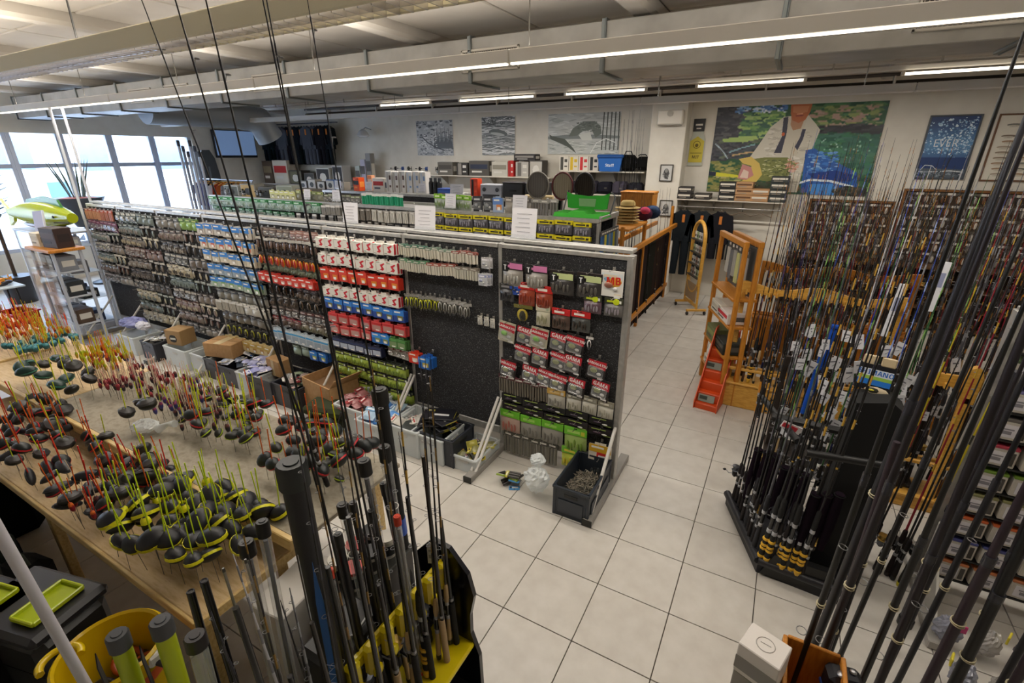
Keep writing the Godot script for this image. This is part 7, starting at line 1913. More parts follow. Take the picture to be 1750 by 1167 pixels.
func build_rod_racks() -> void:
	# wooden rack with the pale box base
	var ra := slot_rack("wooden rod rack with box base and branded lettering, beside the ladder shelf", 0.84, 2.2, -3.1, 0.27, 0.44, 1.32, mt.oak_l)
	var fr := part(ra, "letter_frame", MB.new().c("#3a2a18").box(Vector3(-0.22, 0.15, 0.131), Vector3(0.004, 0.1, 0.003)), mt.paper)
	words(ra, "lettering", "G.loomis", 0.075, "#33261a", T(Vector3(-0.02, 0.14, 0.133)), 0.002, true)
	rods_along(["brown", "black", "brown", "cork", "gold"], "in front row of box based rack", Vector3(0.9, 0.3, -3.02), Vector3(2.15, 0.3, -3.02), 20, 2.1, Vector2(0.02, 0.0), 2, 0.01)
	rods_along(["black", "brown", "brown", "violet", "black"], "in back row of box based rack", Vector3(0.95, 0.3, -3.16), Vector3(2.15, 0.3, -3.16), 14, 2.2, Vector2(0.03, 0.0), 0, 0.015)
	# far rack with orange cork grips
	var rb := slot_rack("far wooden rod rack with two rows of orange cork grips", 0.95, 2.55, -4.5, 0.62, 0.68, 1.28, mt.oak)
	rods_along(["orange"], "in front row of far rack", Vector3(1.0, 0.66, -4.42), Vector3(2.5, 0.66, -4.42), 22, 1.85, Vector2(0.02, 0), 0, 0.01)
	rods_along(["orange", "cork"], "in back row of far rack", Vector3(1.0, 0.8, -4.62), Vector3(2.5, 0.8, -4.62), 20, 1.8, Vector2(0.02, 0), 0, 0.012)
	rods_along(["blue", "violet", "black", "black", "brown"], "standing tall beside the far rack", Vector3(0.95, 0.004, -4.2), Vector3(1.9, 0.004, -4.2), 10, 2.6, Vector2(0.03, 0), 0, 0.03)
	# middle cluster of rods with tags and reels
	var mc := slot_rack("dark low rod rack hidden among tagged rods in the middle of the rod area", 1.3, 2.35, -2.1, 0.12, 0.35, 0.98, solid("#2a221c", 0.5), false)
	rods_along(["black", "grey", "black", "green", "grey", "cork", "black", "white"], "in front of middle cluster", Vector3(1.3, 0.13, -1.95), Vector3(2.35, 0.13, -1.95), 18, 2.25, Vector2(0.03, 0), 2, 0.03, "white paper price tag hanging among the rods of the middle cluster")
	rods_along(["black", "brown", "blue", "black", "black", "brown"], "at back of middle cluster", Vector3(1.3, 0.13, -2.22), Vector3(2.4, 0.13, -2.22), 18, 2.3, Vector2(0.03, 0), 3, 0.03)
	make_rod("blue", "thick bright blue rod cover standing in the middle rod cluster", Vector3(1.36, 0.13, -2.3), Vector2(0.095, 0.01), "", 2.4)
	var bc := thing("rod_cover", "bright blue padded cover around rods in the middle cluster", "cover", Vector3(1.52, 0.55, -2.02))
	part(bc, "cover", MB.new().c("#2a55b8").tube([Vector3.ZERO, Vector3(0.045, 0.5, 0), Vector3(0.075, 0.8, 0)], [0.022, 0.034, 0.03], 12), mt.cloth)
	part(bc, "strap", MB.new().c("#1d3a8a").ring(Vector3(0.07, 0.78, 0), Vector3(0.1, 1, 0), 0.031, 0.006, 14, 5), mt.cloth)
	# black stand with the blue sign
	var bs := thing("rod_stand", "tall black triangular rod stand with blue and white sign on top", "rod stand", Vector3(1.5, 0, -0.9))
	part(bs, "base", MB.new().c("#151416").prism([Vector2(-0.42, 0.33), Vector2(-0.16, -0.3), Vector2(0.3, -0.33), Vector2(0.36, 0.1), Vector2(0.0, 0.5)], 0.0, 0.1), mt.satin, T(Vector3.ZERO, Vector3(-PI / 2, 0, 0)))
	part(bs, "skirt", MB.new().c("#101012").prism([Vector2(-0.14, 0.02), Vector2(0.3, 0.02), Vector2(0.24, 0.2), Vector2(-0.08, 0.2)], 0.27, 0.32), mt.satin)
	part(bs, "column", MB.new().c("#111113").prism([Vector2(-0.12, 0.1), Vector2(0.16, 0.1), Vector2(0.16, 1.26), Vector2(0.08, 1.32), Vector2(-0.08, 1.28)], -0.1, 0.1), mt.matte, T(Vector3(0.22, 0, 0.05)))
	for q in [[Vector3(-0.42, 0.1, -0.33), Vector3(-0.16, 0.1, 0.3)], [Vector3(-0.16, 0.1, 0.3), Vector3(0.3, 0.1, 0.33)]]:
		part(bs, "cup_rail", MB.new().c("#26262a").tube([q[0], q[1]], 0.028, 8), mt.satin)
		part(bs, "upper_rail", MB.new().c("#1d1d20").tube([q[0] + Vector3(0.1, 0.9, 0.05), q[1] + Vector3(0.06, 0.9, -0.06)], 0.022, 8), mt.satin)
	part(bs, "rail_arm", MB.new().c("#1d1d20").box(Vector3(0.0, 1.0, -0.02), Vector3(0.5, 0.03, 0.06), 0.005), mt.satin)
	var sg := part(bs, "sign", MB.new().c("#141516").box(Vector3(0, 0, 0), Vector3(0.22, 0.2, 0.02), 0.004).c("#d5dae0").box(Vector3(0, 0.03, 0.011), Vector3(0.2, 0.05, 0.002)).c("#8fb84a").box(Vector3(0, -0.008, 0.011), Vector3(0.2, 0.025, 0.002)).c("#1f6fc4").box(Vector3(0, -0.04, 0.011), Vector3(0.2, 0.04, 0.002)), mt.satin, T(Vector3(0.22, 1.39, -0.02), Vector3(-0.25, -0.25, 0), 0.8))
	words(sg, "lettering", "SHIMANO", 0.034, "#1f5fae", T(Vector3(0, 0.03, 0.013)), 0.002)
	part(sg, "cream_tops", MB.new().c("#b9a684").box(Vector3(-0.055, 0.12, 0.0), Vector3(0.09, 0.07, 0.03), 0.008).box(Vector3(0.055, 0.12, 0.0), Vector3(0.09, 0.07, 0.03), 0.008), mt.satin)
	part(sg, "oval_plate", MB.new().c("#c9b99a").ball(Vector3(0.03, -0.095, 0.01), Vector3(0.075, 0.028, 0.006), 16, 4).c("#2a2a1c").ball(Vector3(0.01, -0.095, 0.014), Vector3(0.04, 0.02, 0.005), 14, 4).c("#c9c02a").ball(Vector3(0.0, -0.095, 0.018), Vector3(0.022, 0.007, 0.004), 12, 4), mt.paper)
	rods_along(["black", "black", "black", "grey", "black"], "on left side of black stand", Vector3(1.12, 0.1, -1.2), Vector3(1.31, 0.1, -0.66), 11, 2.1, Vector2(0.035, 0.0), 3, 0.012)
	rods_along(["gold", "gold", "gold", "black", "gold"], "on front side of black stand", Vector3(1.33, 0.1, -0.62), Vector3(1.6, 0.1, -0.58), 10, 2.2, Vector2(0.045, 0.0), 3, 0.015)
	rods_along(["black", "black", "green", "grey", "black", "brown", "blue"], "behind black stand column", Vector3(1.25, 0.1, -1.35), Vector3(1.9, 0.1, -1.3), 16, 2.35, Vector2(0.04, 0), 1, 0.03, "white paper tag among the rods around the black stand")
	rods_along(["yellow", "black", "black", "red", "black"], "right of the black stand", Vector3(1.9, 0.004, -1.1), Vector3(2.2, 0.004, -0.9), 9, 2.3, Vector2(0.05, 0.01), 2, 0.03)
	for i in 9:
		var sv := thing("rod_sleeve", "black cloth sleeve around a rod on the black stand", "cover", Vector3(1.2 + i * 0.055, 0.3 + 0.02 * (i % 3), -0.95 + 0.047 * i if i < 6 else -0.6), 0.0, "black sleeves on the black stand")
		part(sv, "sleeve", MB.new().c("#161517").tube([Vector3.ZERO, Vector3(0.012, 0.22, 0), Vector3(0.02, 0.42, 0)], [0.02, 0.032, 0.026], 10), mt.cloth)
		part(sv, "cuff", MB.new().c("#242326").ring(Vector3(0.019, 0.41, 0), Vector3(0, 1, 0), 0.026, 0.005, 12, 5), mt.cloth)
	var rt := thing("red_tag", "red and white brand flag tied to rods left of the black stand", "tag", Vector3(1.36, 1.02, -0.78), 0.2)
	part(rt, "flag", MB.new().c("#d5d0d0").box(Vector3(0, 0, 0), Vector3(0.12, 0.05, 0.006), 0.002), mt.paper, T(Vector3.ZERO, Vector3(0, 0, -0.35)))
	part(rt, "print", MB.new().c("#c2303c").box(Vector3(-0.01, 0, 0.004), Vector3(0.09, 0.028, 0.003), 0.001), mt.paper, T(Vector3.ZERO, Vector3(0, 0, -0.35)))
	# wooden rack at the right
	var rd := slot_rack("orange wooden rod rack with round top corner, right of the black stand", 2.2, 3.3, -2.0, 0.1, 0.4, 1.08, mt.oak_l, false)
	part(rd, "round_corner", MB.new().prism([Vector2(-0.04, 0), Vector2(0.04, 0), Vector2(0.045, 0.2), Vector2(0.03, 0.26), Vector2(0, 0.28), Vector2(-0.03, 0.26), Vector2(-0.045, 0.2)], -0.025, 0.025), mt.oak_l, T(Vector3(-0.3, 0.95, 0.1)))
	part(rd, "round_corner", MB.new().box(Vector3(-0.3, 0.5, 0.1), Vector3(0.06, 1.0, 0.05), 0.01), mt.oak_l)
	rods_along(["red", "brown", "orange", "black", "brown", "red"], "in right orange rack", Vector3(2.2, 0.12, -1.92), Vector3(3.2, 0.12, -1.92), 20, 2.25, Vector2(0.03, 0), 2, 0.02)
	rods_along(["black", "brown", "black", "grey"], "behind right orange rack", Vector3(2.2, 0.12, -2.2), Vector3(3.4, 0.12, -2.2), 18, 2.35, Vector2(0.03, 0), 3, 0.03)
	rods_along(["black", "orange", "brown", "grey"], "in last row before lure boards", Vector3(2.3, 0.004, -3.4), Vector3(3.7, 0.004, -3.4), 20, 2.2, Vector2(0.03, 0), 3, 0.03)
	for q in [[Vector3(2.6, 1.25, -1.85), "#b9bfe6", 0.3], [Vector3(1.9, 1.55, -1.9), "#d9dae0", 0.4], [Vector3(2.1, 1.75, -1.9), "#dcdde2", 0.35]]:
		var ws := thing("rod_sleeve", "pale %s printed paper sleeve on a rod in the right rod area" % ["blue", "grey", "white"][int(q[2] * 20) % 3], "cover", q[0])
		part(ws, "sleeve", MB.new().c(q[1]).box(Vector3(0, 0, 0), Vector3(0.05, q[2], 0.012), 0.003), mt.paper, T(Vector3.ZERO, Vector3(0, 0, -0.04)))
		part(ws, "print", MB.new().c("#8d92b0").box(Vector3(0, 0.05, 0.007), Vector3(0.03, 0.1, 0.001)), mt.paper, T(Vector3.ZERO, Vector3(0, 0, -0.04)))
	var gu := thing("folded_umbrella", "green folded umbrella hanging in the orange rack at the right", "umbrella", Vector3(2.66, 0.85, -1.8))
	part(gu, "canopy", MB.new().c("#1f5a3c").lathe([Vector2(0.015, 0), Vector2(0.05, 0.1), Vector2(0.06, 0.35), Vector2(0.035, 0.55), Vector2(0.07, 0.6), Vector2(0.05, 0.72), Vector2(0.01, 0.78)], 9), mt.cloth)
	part(gu, "shaft", MB.new().c("#8d8d8d").tube([Vector3(0, -0.1, 0), Vector3(0, 0.85, 0)], 0.008, 6), mt.metal)
	# the many further rods behind the counted ones, joined into one object
	var mass := thing("rod_mass", "dense mass of further rods filling the back of the rod area", "rods", Vector3.ZERO)
	mass.set_meta("kind", "stuff")
	for k in ["black", "brown", "orange", "grey", "red", "cork"]:
		var xs := []
		for i in (70 if k == "black" else 34):
			xs.append(Transform3D(Basis.from_euler(Vector3(rng.randf_range(-0.03, 0.03), rng.randf_range(0, 6), rng.randf_range(-0.06, 0.01))), Vector3(rng.randf_range(1.15, 4.2), 0.1, rng.randf_range(-6.2, -2.5))))
		var m := rod_meshes(k, 2.1)
		for j in 6:
			multi(mass, ["blank", "grip", "butt_cap", "reel_seat", "line_guides", "fore_grip"][j], m[j], mt.satin, xs)
	# long black poles in front, at the lower right
	var pole_spots := [[1.5, 0.37, 0.021, 0.005, 0.013, 2.9], [1.58, 0.3, 0.03, 0.005, 0.016, 2.8], [1.63, -0.05, 0.039, 0.01, 0.02, 3.2], [1.66, 0.08, 0.0, 0.0, 0.017, 1.5], [1.68, 0.05, 0.012, 0.002, 0.013, 2.6], [1.75, 0.3, 0.02, 0, 0.014, 2.4], [1.86, 0.17, 0.003, 0.0, 0.018, 2.1], [1.9, 0.05, 0.03, 0, 0.015, 2.5], [1.98, 0.22, 0.02, 0.0, 0.02, 2.3], [2.02, -0.1, 0.03, 0, 0.014, 2.6], [2.1, 0.15, 0.0, 0.0, 0.022, 1.9], [2.14, 0.09, -0.02, -0.01, 0.016, 2.2], [2.14, -0.6, 0.012, 0.003, 0.034, 1.66], [2.2, 0.25, 0.01, 0, 0.017, 2.0], [2.3, 0.0, 0.01, 0, 0.015, 2.2], [1.78, -0.15, 0.04, 0, 0.013, 2.6], [2.05, -0.35, 0.02, 0, 0.012, 2.5], [2.36, 0.2, 0.0, 0, 0.02, 2.0], [2.44, 0.05, 0.0, 0, 0.017, 2.3]]
	for i in pole_spots.size():
		var q: Array = pole_spots[i]
		var nm: String = ["first", "second", "third", "fourth", "fifth", "sixth", "seventh", "eighth", "ninth", "tenth", "eleventh", "twelfth", "thirteenth", "fourteenth", "fifteenth", "sixteenth", "seventeenth", "eighteenth", "nineteenth"][i]
		var o := thing("telescopic_pole", "%s black telescopic pole of the bundle at lower right, %s listed" % ["thick" if q[4] > 0.019 else "slim", nm], "fishing pole", Vector3(q[0], 0.0, q[1]))
		var d := Vector3(q[2], 1, q[3])
		var L: float = q[5]
		var r: float = q[4]
		var col: String = ["#17171a", "#1f1b1e", "#232427", "#2b2028", "#1a1c20"][i % 5]
		if i == 12:
			col = "#3d3d40"
		part(o, "lower_section", MB.new().c(col).tube([Vector3.ZERO, d * L * 0.5], [r, r * 0.92], 12), mt.satin)
		part(o, "upper_section", MB.new().c(col).tube([d * L * 0.5, d * L], [r * 0.78, r * (0.35 if L > 2.2 else 0.75)], 12), mt.satin)
		part(o, "collar", MB.new().c("#34343a").tube([d * L * 0.495, d * L * 0.515], r * 1.02, 12), mt.gloss)
		part(o, "rubber_band", MB.new().c("#c9bd9a").ring(d * L * (0.28 + 0.04 * (i % 3)), Vector3(0.15, 1, 0.1), r * 1.15, 0.003, 14, 5).ring(d * L * (0.285 + 0.04 * (i % 3)), Vector3(-0.1, 1, 0.2), r * 1.15, 0.003, 14, 5), mt.satin)
		part(o, "butt_cap", MB.new().c("#101012").tube([Vector3.ZERO, d * 0.05], r * 1.15, 12), mt.satin)
		if i % 3 == 0:
			part(o, "line_ring", MB.new().c("#8d8d8d").ring(d * L * 0.4 + Vector3(0, 0, r + 0.016), Vector3(0.2, 1, 0), 0.016, 0.0022, 12, 5).ring(d * L * 0.22 + Vector3(-r - 0.02, 0, 0), Vector3(0, 1, 0.2), 0.02, 0.0022, 12, 5), mt.metal)
	# cartons, crate and small black unit at the lower right edge
	var wc := thing("carton_box", "white carton with a faint round emblem at the lower edge", "box", Vector3(1.335, 0.56, 0.6), -0.32)
	part(wc, "carton", MB.new().c("#d8d2cc").box(Vector3(0, 0.08, 0), Vector3(0.16, 0.16, 0.14), 0.004), mt.paper)
	part(wc, "emblem", MB.new().c("#b5afa8").ring(Vector3(0, 0.161, 0), Vector3(0, 1, 0), 0.035, 0.002, 18, 4).tube([Vector3(-0.02, 0.161, 0), Vector3(0.02, 0.161, -0.005)], 0.002, 4), mt.paper)
	part(wc, "grey_band", MB.new().c("#8d8983").box(Vector3(0, 0.06, 0.0705), Vector3(0.16, 0.07, 0.002)), mt.paper)
	var cs := thing("carton_stack", "grey striped carton under the white one at the lower edge", "box", Vector3(1.335, 0, 0.6), -0.32)
	part(cs, "carton", MB.new().c("#8d8881").box(Vector3(0, 0.28, 0), Vector3(0.155, 0.56, 0.135), 0.004), mt.paper)
	part(cs, "stripe", MB.new().c("#6d6963").box(Vector3(0, 0.42, 0.068), Vector3(0.155, 0.06, 0.002)), mt.paper)
	var wcr := thing("wooden_crate", "open orange wooden box holding long poles, lower edge beside the white carton", "crate", Vector3(1.54, 0, 0.5))
	for s in [[-0.11, 0, 0.018, 0.26], [0.11, 0, 0.018, 0.26], [0, -0.13, 0.2, 0.018], [0, 0.13, 0.2, 0.018]]:
		part(wcr, "side_board", MB.new().box(Vector3(s[0], 0.33, s[1]), Vector3(s[2], 0.5, s[3]), 0.004), mt.oak)
	part(wcr, "bottom", MB.new().box(Vector3(0, 0.09, 0), Vector3(0.22, 0.018, 0.26), 0.003), mt.oak)
	var bu := thing("small_case", "small black case with blue base among the poles at the lower edge", "case", Vector3(1.66, 0.42, 0.42), 0.2)
	part(bu, "case", MB.new().c("#151418").box(Vector3(0, 0.07, 0), Vector3(0.13, 0.12, 0.1), 0.02), mt.satin)
	part(bu, "blue_base", MB.new().c("#24387a").box(Vector3(0, 0.005, 0), Vector3(0.13, 0.02, 0.1), 0.004), mt.satin)
	part(bu, "knob", MB.new().c("#a9a9ad").ball(Vector3(-0.02, 0.135, 0.02), Vector3(0.02, 0.012, 0.02), 10, 5).ball(Vector3(0.03, 0.135, -0.01), Vector3(0.015, 0.01, 0.015), 10, 5), mt.metal)
	part(bu, "stem", MB.new().c("#1d1c20").box(Vector3(0, -0.21, 0), Vector3(0.05, 0.42, 0.05), 0.006), mt.satin)
	# ladder shelf with hanging lures
	var dv := Vector3(0.31, 0, 0.74).normalized()
	var sh := thing("ladder_shelf", "tall orange wood ladder shelf beside the box based rod rack", "shelf", Vector3(0.665, 0, -3.3), -atan2(0.74, 0.31) + PI)
	for s in [-1, 1]:
		for d in [0.0, 0.14]:
			part(sh, "post", MB.new().box(Vector3(s * 0.39, 0.89, d), Vector3(0.045, 1.78, 0.045), 0.006), mt.oak)
	for y in [0.25, 0.56, 0.9, 1.2]:
		part(sh, "shelf_board", MB.new().box(Vector3(0, y, 0.08), Vector3(0.78, 0.03, 0.24), 0.004), mt.oak)
	part(sh, "top_bar", MB.new().box(Vector3(0, 1.77, 0), Vector3(0.83, 0.06, 0.05), 0.006), mt.oak)
	part(sh, "top_bar", MB.new().box(Vector3(0, 1.77, 0.14), Vector3(0.83, 0.06, 0.05), 0.006), mt.oak)
	part(sh, "back_panel", MB.new().c("#5d5a58").box(Vector3(0, 1.48, 0.13), Vector3(0.72, 0.5, 0.015), 0.003), mt.matte)
	var bas := Basis(Vector3.UP, sh.rotation.y)
	for i in 6:
		hang(k_tubes(0.09, 0.42 - 0.05 * (i % 2), "#55524e", ["#b5b3b0", "#8d9090", "#c9c68a", "#a9a6a0", "#77787a", "#c9c6c0"][i], 2), "lure_strip", "long clear lure strip hanging in the ladder shelf, %s from the far post" % ["first", "second", "third", "fourth", "fifth", "sixth"][i], "lure", sh.position + bas * Vector3(-0.28 + i * 0.11, 1.72, 0.08), sh.rotation.y + PI, "")
	for i in 5:
		carton("carton_box", ["pale carton lying on the upper shelf of the ladder shelf", "red and white carton sticking out of the ladder shelf", "olive box on the middle shelf of the ladder shelf", "dark box on the middle shelf of the ladder shelf", "white carton on the lowest shelf of the ladder shelf"][i], "box", sh.position + bas * Vector3([0.1, -0.15, 0.15, -0.2, 0.0][i], [0.915, 0.915, 0.575, 0.575, 0.265][i] + 0.003, 0.08), Vector3([0.34, 0.36, 0.3, 0.3, 0.5][i], [0.13, 0.12, 0.16, 0.13, 0.1][i], 0.24), ["#cfcabd", "#d8cfc8", "#6a7048", "#2a2c28", "#d5d0c4"][i], ["#b9b3a4", "#c22f38", "#8a9058", "#55564a", "#8d8a80"][i], "#55524c", sh.rotation.y + PI)
	# orange stepped display on the floor
	var ob := thing("step_display", "bright orange stepped leaflet display standing on the tiles", "display", Vector3(0.7, 0, -2.74), -0.12)
	for i in 7:
		part(ob, "step_tread", MB.new().c("#d4501f").box(Vector3(0, 0.06 + i * 0.1, -0.05 - i * 0.08), Vector3(0.23, 0.012, 0.09), 0.003), mt.satin)
		part(ob, "step_riser", MB.new().c("#c64a1c").box(Vector3(0, 0.01 + i * 0.1, -0.005 - i * 0.08), Vector3(0.23, 0.1, 0.012), 0.003), mt.satin)
	for s in [-1, 1]:
		part(ob, "side_wall", MB.new().c("#d4501f").prism([Vector2(0.02, 0), Vector2(-0.62, 0), Vector2(-0.62, 0.78), Vector2(-0.5, 0.78), Vector2(0.02, 0.09)], -0.005, 0.005), mt.satin, Transform3D(Basis(Vector3.UP, -PI / 2), Vector3(s * 0.118, 0, 0)))
	for i in 2:
		var lf := thing("leaflet", "grey patterned leaflet standing in the orange display, %s" % ["lower one", "upper one"][i], "leaflet", Vector3(0.69, [0.072, 0.37][i], -2.79 - i * 0.24), -0.12)
		part(lf, "sheet", MB.new().c("#8a8f86").box(Vector3(0, 0.04, 0), Vector3(0.17, 0.08, 0.004), 0.001), mt.paper, T(Vector3.ZERO, Vector3(-0.3, 0, 0)))
		part(lf, "print", MB.new().c("#3a403a").box(Vector3(-0.03, 0.045, 0.003), Vector3(0.08, 0.04, 0.001)), mt.paper, T(Vector3.ZERO, Vector3(-0.3, 0, 0)))
	# oval wooden display on wheels
	var ov := thing("oval_display", "pale wood oval display frame on castors near the dark suits", "display", Vector3(-0.11, 0, -6.43), -atan2(0.61, 0.337) + PI)
	var pts := []
	for i in 41:
		var a := TAU * i / 40.0
		var cx := cos(a)
		var sy := sin(a)
		pts.append(Vector3(0.27 * cx, 0.95 + 0.3 * sy + (0.3 if sy > 0 else -0.3) * minf(1.0, absf(sy) * 8.0), 0))
	part(ov, "oval_frame", MB.new().tube(pts, 0.03, 8, false), mt.oak_l)
	for y in [0.62, 0.82, 1.02, 1.24]:
		part(ov, "tray", MB.new().c("#3a362f").box(Vector3(0, y, 0), Vector3(0.5, 0.02, 0.08), 0.003), mt.satin)
	for s in [-1, 1]:
		part(ov, "leg", MB.new().tube([Vector3(s * 0.3, 0.08, 0.0), Vector3(s * 0.27, 0.7, 0)], 0.02, 8), mt.oak_l)
		part(ov, "foot_bar", MB.new().box(Vector3(s * 0.3, 0.09, 0), Vector3(0.04, 0.04, 0.34), 0.006), mt.oak_l)
		for d in [-0.15, 0.15]:
			part(ov, "castor", MB.new().c("#1d1b1a").ball(Vector3(s * 0.3, 0.035, d), Vector3(0.035, 0.035, 0.025), 10, 6), mt.satin)
	part(ov, "cross_board", MB.new().box(Vector3(0, 0.15, 0), Vector3(0.6, 0.05, 0.03), 0.005), mt.oak_l)
	part(ov, "brown_panel", MB.new().c("#a58a6a").box(Vector3(0, 0.36, -0.02), Vector3(0.5, 0.3, 0.01), 0.003), mt.matte)
	var ob2 := Basis(Vector3.UP, ov.rotation.y)
	for r in 4:
		for i in 5:
			var bx := thing("fly_box", "small tackle card standing in the oval display, %s tray from below" % ["first", "second", "third", "fourth"][r], "card", ov.position + ob2 * Vector3(-0.18 + i * 0.09, [0.63, 0.83, 1.03, 1.25][r], 0.01), ov.rotation.y + PI, "cards in the oval display, tray %d" % (r + 1))
			part(bx, "card", MB.new().c(["#c9c4b8", "#8fa07a", "#d5d0c6", "#9a7a6a", "#b5b3ae"][(i + r) % 5]).box(Vector3(0, 0.06, 0), Vector3(0.075, 0.12, 0.01), 0.002), mt.paper)
			part(bx, "print", MB.new().c("#3a3833").box(Vector3(0, 0.05, 0.006), Vector3(0.05, 0.04, 0.002)), mt.paper)


func build_spool_wall() -> void:
	var b := thing("display_bay", "black display wall of line spools in an aluminium frame, lower right edge", "display stand", Vector3(3.4, 0, -1.06))
	for i in 2:
		part(b, "felt_panel", MB.new().box(Vector3(-0.56 + i * 1.12, 0.95, 0), Vector3(1.1, 1.7, 0.02), 0.002), mt.felt)
		part(b, "upright", MB.new().box(Vector3(-1.14 + i * 1.13, 0.92, -0.01), Vector3(0.04, 1.84, 0.06), 0.004), mt.alu)
		part(b, "base_foot", MB.new().c("#a5a19a").box(Vector3(-1.14 + i * 1.13, 0.03, 0.1), Vector3(0.08, 0.055, 0.96), 0.006), mt.satin)
		part(b, "brace", MB.new().c("#cfccc4").prism([Vector2(0.02, 0.05), Vector2(0.5, 0.05), Vector2(0.03, 0.5)], -0.006, 0.006), mt.satin, Transform3D(Basis(Vector3.UP, -PI / 2), Vector3(-1.14 + i * 1.13, 0, 0.02)))
	part(b, "top_rail", MB.new().box(Vector3(0, 1.84, 0), Vector3(2.3, 0.04, 0.06), 0.004), mt.alu)
	var tops := [["#c97a4a", "orange red"], ["#4a4f8a", "blue violet"], ["#c9602c", "orange"], ["#8d8a5a", "olive"], ["#6f8f2c", "lime green"], ["#b03a4c", "wine red"], ["#6a6460", "grey"], ["#7a78a8", "pale violet"], ["#5a6a4a", "moss green"], ["#4a4744", "dark"]]
	var rows := ["lowest", "second", "third", "fourth", "fifth", "sixth", "seventh", "eighth", "ninth", "tenth"]
	for r in 10:
		part(b, "shelf_strip", MB.new().c("#1a1a1b").box(Vector3(0, 0.16 + r * 0.165 - 0.008, 0.06), Vector3(2.24, 0.012, 0.12), 0.002), mt.satin)
		for i in 12:
			var nm: String = ["first", "second", "third", "fourth", "fifth", "sixth", "seventh", "eighth", "ninth", "tenth", "eleventh", "twelfth"][i]
			var o := thing("line_box", "white labelled line box with %s top, %s from the left in the %s shelf row" % [tops[r][1], nm, rows[r]], "box", Vector3(2.36 + i * 0.178, 0.16 + r * 0.165, -0.985), rng.randf_range(-0.06, 0.06))
			part(o, "box", MB.new().c("#c5bfb4").box(Vector3(0, 0.055, 0), Vector3(0.155, 0.11, 0.085), 0.005).c(tops[r][0]).box(Vector3(0, 0.117, 0), Vector3(0.157, 0.018, 0.087), 0.004), mt.paper)
			part(o, "label", MB.new().c("#dedbe0").box(Vector3(-0.01, 0.055, 0.0435), Vector3(0.095, 0.075, 0.002)).c("#8d8a92").box(Vector3(-0.01, 0.065, 0.045), Vector3(0.06, 0.008, 0.001)).box(Vector3(-0.01, 0.045, 0.045), Vector3(0.045, 0.02, 0.001)), mt.paper)
			part(o, "side_window", MB.new().c("#4a4642").box(Vector3(0.056, 0.055, 0.0435), Vector3(0.022, 0.08, 0.003), 0.001), mt.gloss)
	# bagged goods on the floor before the spool wall
	for i in 7:
		var pg := thing("plastic_bag", "glossy clear bag of pale baits on the floor before the spool wall, %s" % ["first", "second", "third", "fourth", "fifth", "sixth", "seventh"][i], "bag", Vector3(2.3 + (i % 4) * 0.17, 0, -0.55 + (i / 4) * 0.3), i * 1.1)
		part(pg, "film", crumple(0.12, 0.15, 0.1, 20 + i), solid(["#8d8f9c", "#a9a5a0", "#77707a", "#b5b3b8"][i % 4], 0.2))
		part(pg, "pink_print", MB.new().c(["#c2447a", "#d9c93a", "#7d8ac0"][i % 3]).box(Vector3(0.02, 0.2, 0.06), Vector3(0.06, 0.05, 0.01), 0.003), mt.paper)


